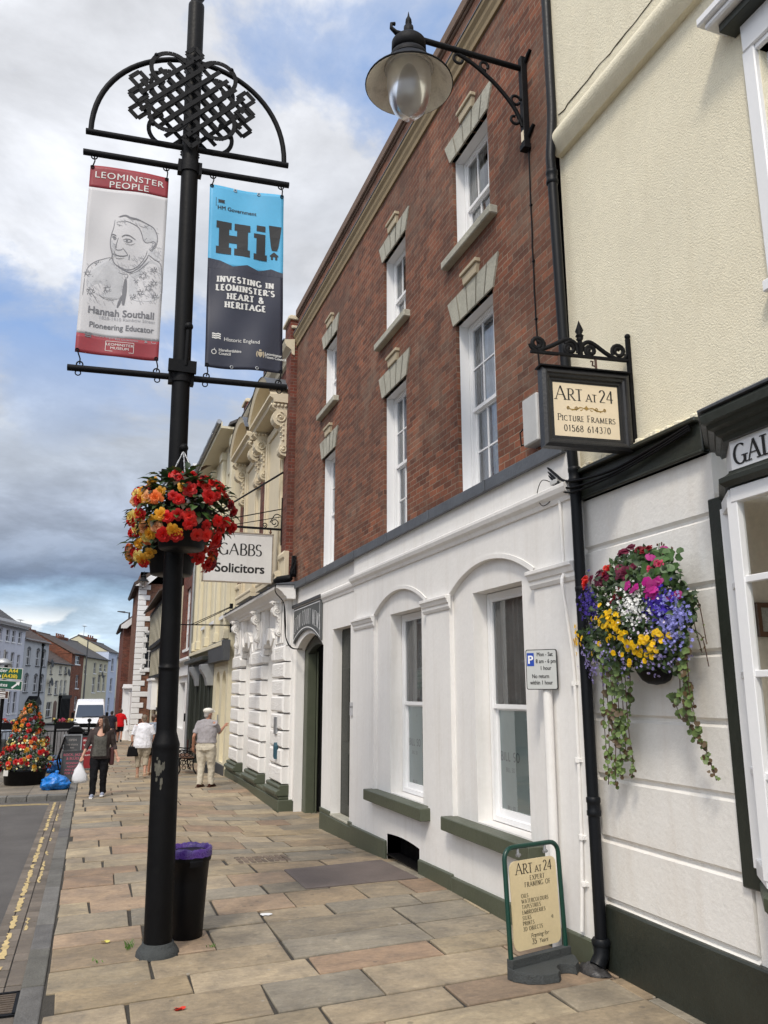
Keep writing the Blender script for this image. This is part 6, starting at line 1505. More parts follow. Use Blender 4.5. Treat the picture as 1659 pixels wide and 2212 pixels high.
# ---------------------------------------------------------------- framed hanging sign
def framers_sign():
    Wp = Vector((3.93, 5.04, 0)); e = (Vector((3.08, 5.14, 0)) - Wp).normalized(); nf = Vector((-e.y, e.x, 0)); nf = nf if nf.y < 0 else -nf
    def S(t, z, d=0.0): return Wp + e * t + nf * d + Vector((0, 0, z))
    t = thing('framed_hanging_sign', 'cream picture framers sign in deep black moulded frame hung from wrought iron bracket', 'hanging sign', tuple(S(.42, 4.3)))
    br = MB(); br.bar(S(0, 4.02), S(0, 4.93), .03, .03); br.bar(S(-.01, 4.735), S(.86, 4.735), .028, .02); br.ball(S(0, 4.95), .024)
    br.bar(S(.43, 4.74), S(.43, 4.86), .03, .03); br.lathe([(.016, 4.86), (.03, 4.885), (.016, 4.90), (.035, 4.91), (.02, 4.925), (.034, 4.955), (.0, 5.05)], S(.43, 0), 8)
    br.bar(S(.40, 4.905), S(.46, 4.905), .016, .016)
    F = lambda pts: br.tube([S(a, z) for a, z in pts], .009, 6, flat=2.2)
    F(scroll(.80, 4.805, .062, .02, 1.5, -pi * .5 - .3, 20, -1)); F(smooth_line([(.862, 4.80), (.85, 4.77), (.81, 4.745)], 4))
    F(scroll(.52, 4.79, .05, .016, 1.4, -pi * .35, 18)); F(smooth_line([(.45, 4.76), (.46, 4.83), (.51, 4.862), (.56, 4.83)], 5)); F(smooth_line([(.80, 4.75), (.70, 4.79), (.56, 4.865), (.50, 4.865)], 5))
    F(scroll(.34, 4.79, .048, .016, 1.5, -pi * .5, 18)); F(smooth_line([(.42, 4.78), (.40, 4.84), (.35, 4.865), (.29, 4.84), (.20, 4.78), (.12, 4.745), (.05, 4.745), (.012, 4.79)], 5)); F(scroll(.09, 4.81, .06, .018, 1.5, -pi * .2, 20))
    br.build('wrought_bracket', M['iron'], t)
    h = MB(); h.tube([S(.30, 4.735), S(.30, 4.64)], .010, 6); h.tube([S(.30, 4.66), S(.33, 4.665), S(.325, 4.70), S(.345, 4.70)], .008, 5); h.tube([S(.62, 4.735), S(.62, 4.62)], .010, 6); h.build('hanger', pbr('rusty_hook', (.09, .045, .03), .7, .3, 20), t)
    # stepped moulding all round, the picture-frame way
    f = MB(); a0, a1, z0, z1 = .035, .79, 3.95, 4.60; pa0, pa1, pz0, pz1 = .13, .688, 4.05, 4.492
    steps = [(0, -.045), (0, .035), (.25, .05), (.38, .05), (.44, .036), (.62, .03), (.72, .012), (.86, .012), (.9, .004), (1, .004)]
    rings = []
    for k, d in steps: rings.append([S(a0 + (pa0 - a0) * k, z0 + (pz0 - z0) * k, d), S(a1 + (pa1 - a1) * k, z0 + (pz0 - z0) * k, d), S(a1 + (pa1 - a1) * k, z1 + (pz1 - z1) * k, d), S(a0 + (pa0 - a0) * k, z1 + (pz1 - z1) * k, d)])
    for A, B in zip(rings[:-1], rings[1:]):
        for i in range(4): f.quad(A[(i + 1) % 4], A[i], B[i], B[(i + 1) % 4])
    f.quad(*[rings[0][i] for i in (0, 1, 2, 3)])
    fr = f.build('picture_frame', pbr('black_frame_paint', (.012, .012, .013), .42, .3, 8, .15, 40, dirt=.12, dcol=(.08, .075, .07), ds=12), t)
    f = MB(); q = [S(a0 - .02, z1 + .002, -.05), S(a1 + .02, z1 + .002, -.05), S(a1 + .02, z1 + .002, .06), S(a0 - .02, z1 + .002, .06)]; f.add(q + [p + Vector((0, 0, .012)) for p in q], [(0, 1, 2, 3), (7, 6, 5, 4), (0, 4, 5, 1), (1, 5, 6, 2), (2, 6, 7, 3), (3, 7, 4, 0)]); f.build('drip_cap', M['iron'], fr)
    p = MB(); p.quad(S(pa1, pz0, .0035), S(pa0, pz0, .0035), S(pa0, pz1, .0035), S(pa1, pz1, .0035)); pn = p.build('panel', M['signcream'], t)
    cx = (pa0 + pa1) / 2; T = lambda x, y, o: S(cx - x, 4.05 + y, .0045 + o)
    l = MB()
    small_caps(l, [('A', .115), ('RT', .097), (' ', .04), ('AT', .062), (' ', .03), ('24', .105)], T, -.005, .30, .0145, .0045, .010, sp=.02)
    small_caps(l, [('P', .054), ('ICTURE', .043), (' ', .05), ('F', .054), ('RAMERS', .043)], T, 0, .128, .0075, .003, .005, sp=.05)
    put_word(l, '01568 614370', .052, .0075, .003, T, 0, .042, serif=0, sp=.05)
    l.build('lettering', M['ink'], pn)
    o = MB(); G = lambda pts, wd: strip(o, smooth_line(pts, 5), wd, T)
    for s in (-1, 1):
        G([(s * .01, .235), (s * .05, .245), (s * .085, .228), (s * .13, .225), (s * .165, .24)], .012); o.tube([T(s * a, z, .001) for a, z in scroll(.085, .238, .016, .004, 1.2, -pi / 2, 12)], .003, 5); o.tube([T(s * a, z, .001) for a, z in scroll(.155, .238, .014, .004, 1.2, -pi / 2, 12)], .003, 5)
        G([(s * .03, .232), (s * .045, .222), (s * .055, .224)], .008); G([(s * .115, .222), (s * .125, .214)], .007)
    o.poly([T(a, b, .0008) for a, b in ((-.012, .232), (0, .222), (.012, .232), (.022, .243), (.010, .250), (0, .266), (-.010, .250), (-.022, .243))]); o.build('gold_ornament', M['gold'], pn)

# ---------------------------------------------------------------- solicitors hanging sign
def solicitors_sign():
    t = thing('solicitors_sign', 'large white solicitors sign with black lettering hung from a scrolled iron bracket', 'hanging sign', (2.8, 17.4, 5))
    b = MB(); y = 17.4; b.bar((3.77, y, 5.32), (3.77, y, 6.42), .04, .03); b.bar((3.77, y, 5.68), (1.9, y, 5.68), .045, .045); b.bar((3.77, y, 6.16), (2.1, y, 5.72), .02, .02); b.bar((3.77, y, 5.98), (2.6, y, 5.70), .016, .016)
    b.tube([(3.78, y, 7.02), (2.0, y - .2, 5.72)], .014, 5); b.tube([(3.78, y + .05, 7.05), (1.95, y - .15, 5.70)], .014, 5)
    for cx, cz, r in ((3.60, 5.83, .10), (3.38, 5.76, .06), (2.55, 5.77, .07), (2.35, 5.76, .06)): b.tube([(p, y, z) for p, z in scroll(cx, cz, r, r * .3, 1.25, -pi / 2, 16)], .012, 5)
    b.tube([(p, y, z) for p, z in smooth_line([(3.5, 5.83), (3.62, 6.02), (3.74, 6.0)], 5)], .012, 5)
    b.build('scroll_bracket', M['iron'], t)
    b = MB()
    for x in (3.52, 2.2): b.tube([(x, y, 5.68), (x, y, 5.52)], .018, 6); b.ball((x, y, 5.6), .03)
    b.build('hanger', pbr('rusty_link', (.12, .055, .025), .7, .3, 20), t)
    b = MB(); b.box(2.06, 3.58, y - .025, y + .025, 4.44, 5.54); pn = b.build('panel', M['signwhite'], t)
    b = MB()
    for q in ((2.05, 2.075, 4.44, 5.55), (3.565, 3.59, 4.44, 5.55), (2.05, 3.59, 4.43, 4.455), (2.05, 3.59, 5.53, 5.555)): b.box(q[0], q[1], y - .035, y + .035, q[2], q[3])
    b.build('edging', pbr('weathered_edging', (.30, .25, .19), .7, .3, 8), pn)
    T = lambda x, yy, o=0: (2.86 + x, y - .0265 - o, 4.44 + yy)
    l = MB(); put_word(l, 'GABBS', .255, .038, .016, T, 0, .60, serif=0, sp=.02, xs=1.05); put_type(l, 'Solicitors', .285, T, 0, .215, bold=.008, xs=1.02)
    for (x0, x1, z0, z1) in ((.03 - .76, .71, 1.055, 1.062), (.70, .707, .05, 1.06)): l.poly([T(x0, z0), T(x1, z0), T(x1, z1), T(x0, z1)])
    l.build('lettering', M['ink'], pn)
    t = thing('sign_bracket', 'bare thin iron sign bracket with stay, projecting edge on above the charcoal fascia', 'sign bracket', (3.6, 22.9, 3.9))
    b = MB(); b.bar((3.6, 22.9, 3.95), (2.15, 22.9, 3.93), .03, .03); b.bar((3.6, 22.9, 4.5), (2.5, 22.9, 3.95), .02, .02); b.bar((3.6, 22.95, 4.48), (2.6, 22.95, 3.95), .02, .02); b.box(3.53, 3.61, 22.84, 22.96, 4.42, 4.56); b.box(3.56, 3.6, 22.86, 22.94, 3.75, 4.0); b.build('arm', M['iron'], t)
    # passage sign
    t = thing('passage_sign', 'grey painted board with white capitals over the arched mews passage', 'sign', (3.85, 15.3, 3.4))
    F = frame(3.90, 0, 0); arc = arch_pts(14.24, 16.42, 3.03, .26, 16)
    b = MB(F); b.prism([(16.45, 3.03), (16.45, 3.80), (14.22, 3.80), (14.22, 3.03)] + arc, 1, .002, .05); bd = b.build('board', pbr('grey_sign_paint', (.085, .09, .09), .6, .1, 3), t, bevel=.004)
    b = MB(F); b.box(14.18, 16.48, 0, .08, 3.80, 3.86); b.build('sign_cap', M['greyblk'], t)
    T = lambda x, z, o=0: tuple(F @ Vector((15.33 - x, .052 + o, z)))
    bend = lambda x: .20 * (1 - (x / 1.1) ** 2) - .2
    l = MB(); put_word(l, 'ALTON COURT MEWS', .29, .019, .009, T, 0, 3.40, serif=.004, sp=.05, xs=.48, bend=bend)
    A = [(15.33 - p[0], p[1] + .05) for p in arc]; strip(l, A, [.018] * len(A), T)
    strip(l, [(-1.05, 3.10), (-1.05, 3.75), ], [.018] * 2, T); strip(l, [(1.06, 3.10), (1.06, 3.75)], [.018] * 2, T); strip(l, [(-1.05, 3.745), (1.06, 3.745)], [.018] * 2, T)
    l.build('lettering', M['wpaint'], bd)

# ---------------------------------------------------------------- pipes, cables, small fittings
def fittings():
    t = thing('black_drainpipe', 'black cast iron drainpipe between the brick house and the cream building', 'drainpipe', (3.86, 5.8, 0))
    b = MB(); b.tube([(3.865, 5.86, 12), (3.865, 5.86, 7.75), (3.84, 5.835, 7.55), (3.80, 5.83, 7.15), (3.80, 5.82, 6.95), (3.83, 5.80, 4.4), (3.85, 5.79, 3.9), (3.86, 5.79, .22)], .047, 14)
    b.build('pipe', M['pipeblack'], t)
    for p in ((3.865, 5.86, 9.6), (3.80, 5.82, 6.92), (3.852, 5.79, 3.95), (3.86, 5.79, 2.9), (3.86, 5.79, 1.2)):
        b = MB(); b.lathe([(.049, -.07), (.058, -.06), (.058, -.03), (.053, -.02), (.053, .03), (.058, .04), (.058, .07), (.049, .08)], p, 16); b.build('collar', M['pipeblack'], t)
    b = MB(); b.lathe([(.07, .19), (.075, .22), (.062, .24)], (3.86, 5.79, 0), 14); b.tube([(3.86, 5.79, .22), (3.855, 5.785, .12), (3.80, 5.77, .05)], .06, 12); b.build('shoe', M['pipeblack'], t)
    b = MB(); rs = random.Random(5)
    n = 12; vs = []
    for j in range(5):
        for i in range(n):
            a = 2 * pi * i / n; r = (1 - (j / 4) ** 1.5) * (1 + rs.uniform(-.15, .15)); vs.append((3.79 + .10 * r * cos(a), 5.80 + .16 * r * sin(a), .005 + .075 * (j / 4) + rs.uniform(-.008, .008)))
    b.add(vs, [(j * n + i, j * n + (i + 1) % n, (j + 1) * n + (i + 1) % n, (j + 1) * n + i) for j in range(4) for i in range(n)], 0, True)
    tag(b.build('bitumen_lump', pbr('bitumen', (.04, .038, .038), .4, .4, 8, 1.0, 18)), 'shiny lump of black tarry mortar round the foot of the black drainpipe', 'mortar lump')
    t = thing('white_conduit', 'thin white painted conduit running down the edge of the white stucco wall', 'conduit', (3.83, 5.95, 0))
    b = MB(); b.tube(smooth_line([(3.835, 6.02, 3.93), (3.835, 6.02, 3.3), (3.825, 6.0, 3.12), (3.77, 5.95, 3.02), (3.80, 5.94, 2.7), (3.833, 5.93, 2.2), (3.833, 5.95, .95), (3.80, 5.96, .25)], 5), .016, 8); b.build('pipe', M['white'], t)
    for z in (3.88, 2.17, 1.55, .95, .6):
        b = MB(); b.lathe([(.024, -.02), (.026, 0), (.024, .02)], (3.832, 5.945 if z < 3 else 6.02, z), 10); b.box(3.83, 3.85, 5.90 if z < 3 else 5.98, 5.99 if z < 3 else 6.06, z - .014, z + .014); b.build('clip', M['white'], t)
    # parking restriction plate on its white pole
    t = thing('parking_sign', 'black edged parking times plate on a white painted pole by the white wall', 'parking sign', (3.79, 6.3, 0))
    b = MB(); b.tube([(3.79, 6.32, -.02), (3.79, 6.30, 2.13)], .042, 14); b.build('pole', M['white'], t)
    c = Vector((3.735, 6.29, 2.295)); e = Vector((cos(radians(30)), -sin(radians(30)), 0)); e = Vector((.62, -.78, 0)).normalized(); nf = Vector((e.y, -e.x, 0)); nf = nf if nf.x < 0 else -nf
    Pp = lambda x, y, o=0: c + e * x + nf * (.006 + o) + Vector((0, 0, y))
    hw, hh = .145, .175
    def rr(w_, h_, r, o): return [Pp(sx * (w_ - r) + r * cos(a), sy * (h_ - r) + r * sin(a), o) for sx, sy, q in ((1, 1, 0), (-1, 1, 1), (-1, -1, 2), (1, -1, 3)) for a in [pi / 2 * (q + k / 4) for k in range(5)]]
    b = MB(); f = rr(hw, hh, .018, 0); k = rr(hw, hh, .018, -.012); n = len(f); b.add(f + k, [tuple(range(n)), tuple(range(2 * n - 1, n - 1, -1))] + [(n + i, n + (i + 1) % n, (i + 1) % n, i) for i in range(n)]); pl = b.build('plate', M['ink'], t)
    b = MB(); b.poly(rr(hw - .007, hh - .007, .014, .0015)); b.build('plate_face', pbr('grey_white_plate', (.50, .51, .49), .4, .04, 3), pl)
    b = MB(); b.poly([Pp(x, y, .003) for x, y in ((-.132, .03), (-.066, .03), (-.066, .145), (-.132, .145))]); b.build('blue_square', M['bluesign'], pl)
    b = MB(); put_type(b, 'P', .10, lambda x, y, o=0: Pp(x, y, .0045 + o), -.099, .052, bold=.003); b.build('parking_letter', M['wpaint'], pl)
    b = MB(); tt = lambda x, y, o=0: Pp(x, y, .003 + o)
    for s, x, y in (('Mon - Sat', .035, .115), ('8 am - 6 pm', .043, .055), ('1 hour', .04, -.005), ('No return', -.01, -.075), ('within 1 hour', -.005, -.13)): put_type(b, s, .050, tt, x, y, bold=.0008, xs=.76)
    b.build('lettering', M['ink'], pl)
    # cables looped along the green fascia
    rs = random.Random(12)
    R = frame(3.95, 0, 0)
    for i, (sag, lab) in enumerate(((.0, 'upper'), (.05, 'middle'), (.085, 'lower'))):
        b = MB(R); pts = [(6.35 - .0 * i, .06, 4.22 - .03 * i), (6.05, .13, 4.03 - sag), (5.80, .155, 3.90 - sag * 1.2), (5.3, .10, 3.86 - sag * .6), (4.8, .085, 3.90 - sag * .5), (4.35, .085, 3.95 - sag * .4)]
        b.tube(smooth_line(pts, 6), .0125 - .002 * i, 6); tag(b.build('fascia_cable', M['iron']), lab + ' black cable drooping from under the framed sign along the green fascia', 'cable', 'cables on the green fascia')
    t = thing('junction_fitting', 'small clear junction fitting with a thin looped wire beneath the framed sign', 'fitting', (3.83, 6.05, 4.0))
    b = MB(); b.box(3.80, 3.848, 6.0, 6.12, 3.94, 3.98); b.build('terminal_block', M['greyplastic'], t, bevel=.004)
    b = MB(); b.tube(smooth_line([(3.82, 6.10, 3.96), (3.80, 6.25, 4.02), (3.79, 6.33, 3.90), (3.80, 6.26, 3.78), (3.82, 6.12, 3.82), (3.82, 6.08, 3.93)], 6), .004, 5); b.build('wire', M['iron'], t)
    # cable joint on the far cornice and its hanging cables
    t = thing('cable_joint', 'black cable joint on the white cornice with wires dropping past the passage sign', 'cable joint', (3.75, 16.6, 4.4))
    b = MB(); b.tube([(3.52, 16.75, 4.42), (3.56, 16.65, 4.43), (3.74, 16.4, 4.44), (3.78, 16.35, 4.44)], [.05, .075, .08, .05], 10); b.box(3.83, 3.93, 16.5, 16.6, 4.5, 4.95); b.build('joint_body', M['iron'], t, bevel=.01)
    b = MB()
    for k in range(9):
        b.tube(smooth_line([(3.78, 16.36, 4.44), (3.8 + rs.uniform(-.05, .05), 16.3 + rs.uniform(-.1, .1), 4.5 + rs.uniform(0, .2)), (3.86, 16.4 + rs.uniform(-.1, .1), 4.6 + rs.uniform(-.1, .3)), (3.87, 16.52, 4.6 + rs.uniform(0, .3))], 5), .009, 5)
    for k in range(3): b.tube(smooth_line([(3.76, 16.36, 4.42), (3.44, 16.18, 4.28), (3.42, 16.17, 4.1), (3.60, 16.22, 3.9), (3.64 + .01 * k, 16.25, 3.5), (3.66, 16.2, 3.2), (3.74, 16.0 + .03 * k, 2.98), (3.86, 15.6, 2.93)], 6), .011, 5)
    b.build('wires', M['iron'], t)
    for nm, lab, mt, s, z, w, hgt, d in (('intercom', 'grey metal intercom panel on the near white rusticated pier', 'steel', 16.9, 1.42, .22, .34, .03), ('door_bell_box', 'faceted teal plastic box on the near white rusticated pier below the intercom', None, 16.75, .93, .10, .34, .07)):
        b = MB(frame(3.665, 0, 0))
        if mt: b.box(s - w / 2, s + w / 2, -.01, d, z - hgt / 2, z + hgt / 2); b.box(s - w / 2 + .03, s + w / 2 - .03, d, d + .004, z - hgt / 2 + .03, z + hgt / 2 - .03)
        else: b.prism([(s - w / 2, z - hgt / 2), (s + w / 2, z - hgt / 2 + .05), (s + w / 2, z + hgt / 2 - .1), (s, z + hgt / 2), (s - w / 2, z + hgt / 2 - .08)], 1, -.01, d)
        tag(b.build(nm, M[mt] if mt else pbr('teal_plastic', (.02, .07, .10), .5), None, bevel=.01), lab, 'wall box')
    t = thing('name_plaque', 'small clear acrylic name plaque beside the green door', 'plaque', (3.85, 12.3, 1.85))
    b = MB(frame(3.90, 0, 0)); b.box(12.25, 12.44, .015, .025, 1.74, 1.94); pq = b.build('plate', pbr('acrylic', (.62, .62, .63), .1), t)
    b = MB(); T = lambda x, y, o=0: tuple(frame(3.90, 0, 0) @ Vector((12.345 - x, .027 + o, 1.84 + y))); put_type(b, 'BILLISONS', .032, T, 0, .02, bold=.0008); b.build('lettering', M['inkgrey'], pq)

# ---------------------------------------------------------------- pavement sign and bin
def pavement_sign():
    A = Vector((3.12, 5.87, 0)); Bv = Vector((3.69, 6.02, 0)); e = (Bv - A).normalized(); nf = Vector((e.y, -e.x, 0)); W_ = (Bv - A).length
    t = thing('pavement_sign', 'cream swing sign in green tube frame on grey rubber base by the white wall', 'pavement sign', tuple(A))
    S = lambda x, z, d=0.0: A + e * x + Vector((0, 0, z * .93)) + nf * (d - .05 * z)
    r = .09; H = .98
    pts = [(0, .0), (0, H - r)] + [(r - r * cos(a), H - r + r * sin(a)) for a in [pi / 2 * k / 5 for k in range(1, 6)]] + [(W_ - r + r * sin(a), H - r + r * cos(a)) for a in [pi / 2 * k / 5 for k in range(0, 6)]] + [(W_, .0)]
    b = MB(); b.tube([S(*p) for p in pts], .019, 12); b.build('tube_frame', M['greenframe'], t)
    b = MB(); hw = W_ - .085; rr = .06
    q = [(x, z) for cx, cz, k in ((W_ / 2 + hw / 2 - rr, .87 - rr, 0), (W_ / 2 - hw / 2 + rr, .87 - rr, 1), (W_ / 2 - hw / 2 + rr, .19 + rr, 2), (W_ / 2 + hw / 2 - rr, .19 + rr, 3)) for x, z in [(cx + rr * cos(pi / 2 * (k + j / 4)), cz + rr * sin(pi / 2 * (k + j / 4))) for j in range(5)]]
    n = len(q); b.add([S(x, z, .004) for x, z in q] + [S(x, z, -.004) for x, z in q], [tuple(range(n)), tuple(range(2 * n - 1, n - 1, -1))] + [(n + i, n + (i + 1) % n, (i + 1) % n, i) for i in range(n)]); pn = b.build('panel', M['boardcream'], t)
    for x in (W_ * .24, W_ * .74):
        b = MB(); b.tube([S(x, .98, 0), S(x, .90, .008)], .012, 8); b.tube([S(x - .02, .915, .008), S(x + .02, .915, .008)], .012, 8); b.build('hanger_clip', M['steel'], t)
    T = lambda x, y, o=0: S(W_ / 2 + x, y, .0055 + o)
    l = MB()
    small_caps(l, [('A', .088), ('RT', .076), (' ', .04), ('AT', .048), (' ', .03), ('24', .080)], T, .01, .765, .0105, .004, .008, sp=.02)
    for s, y in (('EXPERT', .708), ('FRAMING OF', .660)): put_word(l, s, .036, .0050, .0022, T, .035, y, serif=.0025, sp=.06, xs=.95)
    for i, s in enumerate(('OILS', 'WATERCOLOURS', 'TAPESTRIES', 'EMBROIDERIES', 'SILKS', 'PRINTS', '3D OBJECTS')): put_word(l, s, .029, .0042, .0019, T, -.15, .582 - i * .0418, serif=.0015, sp=.06, xs=.92, align='L')
    put_type(l, 'Framing for', .046, T, .02, .272, shear=.25, xs=.9); put_type(l, 'Years', .046, T, .055, .222, shear=.25, xs=.9); put_word(l, '35', .042, .006, .003, T, -.045, .222, sp=.04)
    l.build('lettering', M['ink'], pn)
    b = MB(); rs = random.Random(3); b.poly([T(.17 + .014 * cos(a) * rs.uniform(.6, 1.2), .40 + .016 * sin(a) * rs.uniform(.6, 1.2), 0) for a in [k * .6 for k in range(10)]]); b.build('scuff', pbr('scuff_mark', (.3, .26, .16), .7), pn)
    # rubber foot: half-round slab with a bite out of its front edge
    o = [(-.03, -.02), (W_ + .03, -.02), (W_ + .03, .06), (W_ - .03, .16), (W_ - .12, .205)] + [(W_ * .66 + .085 * cos(a), .20 + .01 - .085 * sin(a)) for a in [pi * k / 8 for k in range(9)]] + [(W_ * .42, .245), (.12, .215), (.02, .15), (-.03, .05)]
    b = MB(); n = len(o); b.add([A + e * x + nf * y + Vector((0, 0, .004)) for x, y in o] + [A + e * x + nf * y * .94 + Vector((0, 0, .085 - .10 * max(0, y))) for x, y in o], [tuple(range(n)), tuple(range(2 * n - 1, n - 1, -1))] + [(i, n + i, n + (i + 1) % n, (i + 1) % n) for i in range(n)])
    b.add([A + e * x + nf * y + Vector((0, 0, z)) for x, y, z in ((-.02, -.03, .0), (W_ + .02, -.03, 0), (W_ + .02, .035, .0), (-.02, .035, 0), (-.02, -.03, .14), (W_ + .02, -.03, .14), (W_ + .02, .03, .14), (-.02, .03, .14))], [(3, 2, 1, 0), (4, 5, 6, 7), (0, 1, 5, 4), (1, 2, 6, 5), (2, 3, 7, 6), (3, 0, 4, 7)])
    b.build('rubber_base', M['rubber'], t, bevel=.008)

def bin_():
    c = (.935, 7.79)
    t = thing('litter_bin', 'round black plastic bin with purple liner standing behind the lamp post', 'bin', (*c, 0))
    b = MB(); b.lathe([(.135, .0), (.145, .01), (.165, .45), (.178, .63), (.190, .635), (.194, .66), (.194, .70), (.186, .71)], (*c, 0), 36)
    b.build('bin_body', M['binplastic'], t)
    b = MB(); a0 = -1.9; b.lathe([(.196, .60), (.198, .64), (.196, .66), (.186, .60), (.196, .60)], (*c, 0), 6, a0=a0 + .25, a1=a0 + .85); b.build('grip', M['binplastic'], t)
    b = MB(); rs = random.Random(4); n = 48; rings = []
    for (r, z, j) in ((.198, .675, .003), (.199, .71, .003), (.197, .735, .005), (.19, .748, .006), (.178, .742, .008), (.165, .70, .008), (.155, .55, .01), (.12, .42, .02)):
        rings.append([(c[0] + (r + rs.uniform(-j, j)) * cos(2 * pi * i / n), c[1] + (r + rs.uniform(-j, j)) * sin(2 * pi * i / n), z + rs.uniform(-j, j) * 1.4) for i in range(n)])
    vs = [p for rr in rings for p in rr]; b.add(vs, [(k * n + i, k * n + (i + 1) % n, (k + 1) * n + (i + 1) % n, (k + 1) * n + i) for k in range(len(rings) - 1) for i in range(n)], 0, True)
    b.build('purple_liner', M['purple'], t)
# ---------------------------------------------------------------- plants
def petal_mesh(name, rings, mat, seed=1, curl=.25):
    """rosette of radius 1 facing +Z; rings: (count, length, width, tilt_deg, z)"""
    b = MB(); rs = random.Random(seed)
    for cnt, L, w, tilt, z in rings:
        a0 = rs.uniform(0, 6.28)
        for k in range(cnt):
            a = a0 + 2 * pi * k / cnt + rs.uniform(-.12, .12); tl = radians(tilt + rs.uniform(-8, 8)); Lk = L * rs.uniform(.85, 1.1)
            d = Vector((cos(a), sin(a), 0)); s = Vector((-sin(a), cos(a), 0)); vs = []
            for u, ww in ((.08, .25), (.45, .85), (.8, 1.0), (1.0, .55)):
                r = Lk * u; p = d * (r * cos(tl)) + Vector((0, 0, z + r * sin(tl) - curl * u * u * Lk * cos(tl)))
                for q in (-1, 0, 1): vs.append(p + s * (q * w * ww * .5) + Vector((0, 0, -.06 * abs(q) * ww + rs.uniform(-.03, .03))))
            b.add(vs, [(i * 3 + j, i * 3 + j + 1, i * 3 + j + 4, i * 3 + j + 3) for i in range(3) for j in range(2)], 0, True)
    me = b.build(name, mat); m = me.data; bpy.data.objects.remove(me); return m
BL = {}
def init_blooms():
    dbl = [(6, 1.0, .75, 8, 0), (6, .82, .65, 28, .05), (5, .6, .55, 50, .08), (4, .38, .4, 72, .1)]
    for nm, col in (('red', (.58, .008, .006)), ('yellow', (.68, .33, .02)), ('orange', (.75, .17, .03)), ('peach', (.72, .36, .17)), ('paleyellow', (.75, .60, .18)), ('crimson', (.20, .003, .012)), ('scarlet', (.65, .03, .02)), ('pink', (.62, .06, .14))):
        M['p_' + nm] = petalmat('petal_' + nm, col); BL[nm] = petal_mesh(nm + '_bloom', dbl, M['p_' + nm], len(nm))
    M['p_mag'] = petalmat('petal_magenta', (.42, .006, .20)); BL['magenta'] = petal_mesh('magenta_bloom', [(5, 1.0, .95, 4, 0)], M['p_mag'], 3, .15)
    M['p_wine'] = petalmat('petal_wine', (.13, .002, .028)); BL['wine'] = petal_mesh('wine_bloom', [(6, 1.0, .9, 12, 0), (5, .7, .7, 35, .05)], M['p_wine'], 5, .3)
    M['p_cali'] = petalmat('petal_golden', (.86, .55, .006)); BL['golden'] = petal_mesh('golden_bloom', [(5, 1.0, 1.15, 25, -.2), (5, .4, .5, 45, -.22)], M['p_cali'], 6, .35)
    M['p_bud'] = petalmat('petal_bud', (.45, .02, .02)); b = MB(); b.ball((0, 0, 0), (.6, .6, 1), 8, 6); o = b.build('bud', M['p_bud']); BL['bud'] = o.data; bpy.data.objects.remove(o)
def bloom(par, kind, loc, d, r, name=None):
    o = bpy.data.objects.new((name or kind + '_bloom'), BL[kind]); COL.objects.link(o); o.parent = par
    o.location = Vector(loc) - Vector(WL[par.name]); q = Vector(d).to_track_quat('Z', 'Y')
    o.rotation_mode = 'QUATERNION'; from_spin = Matrix.Rotation(rnd(0, 6.28), 3, 'Z').to_quaternion(); o.rotation_quaternion = q @ from_spin
    o.scale = (r, r, r); WL[o.name] = WL[par.name]; return o
def leaf(b, p, d, up, L, w, col, fold=.25):
    """leaf from p along d; up = face normal hint"""
    d = Vector(d).normalized(); s = d.cross(Vector(up)); s = s.normalized() if s.length > 1e-4 else Vector((1, 0, 0)); n = s.cross(d)
    b.c = col; vs = []
    for u, ww, dz in ((0, .08, 0), (.3, .95, .06), (.65, .75, .03), (1.0, .03, -.12)):
        c = Vector(p) + d * (L * u) + n * (dz * L)
        vs += [c - s * (w * ww / 2) + n * (fold * w * ww * .4), c, c + s * (w * ww / 2) + n * (fold * w * ww * .4)]
    b.add(vs, [(i * 3 + j, i * 3 + j + 1, i * 3 + j + 4, i * 3 + j + 3) for i in range(3) for j in range(2)], 0, True)
def round_leaf(b, p, n, r, col):
    n = Vector(n).normalized(); s = n.cross(Vector((.3, .2, .9))).normalized(); t = n.cross(s); b.c = col
    k = 7; a0 = rnd(0, 6); vs = [Vector(p) - n * r * .12] + [Vector(p) + (s * cos(a0 + 2 * pi * i / k) + t * sin(a0 + 2 * pi * i / k)) * r * (1 if i else .55) for i in range(k)]
    b.add(vs, [(0, 1 + i, 1 + (i + 1) % k) for i in range(k)], 0, True)
GREENS = [(.030, .062, .018), (.045, .090, .022), (.020, .042, .014), (.060, .105, .030), (.05, .035, .015)]
def sph(rs):
    z = rs.uniform(-1, 1); a = rs.uniform(0, 6.283); r = sqrt(1 - z * z); return Vector((r * cos(a), r * sin(a), z))
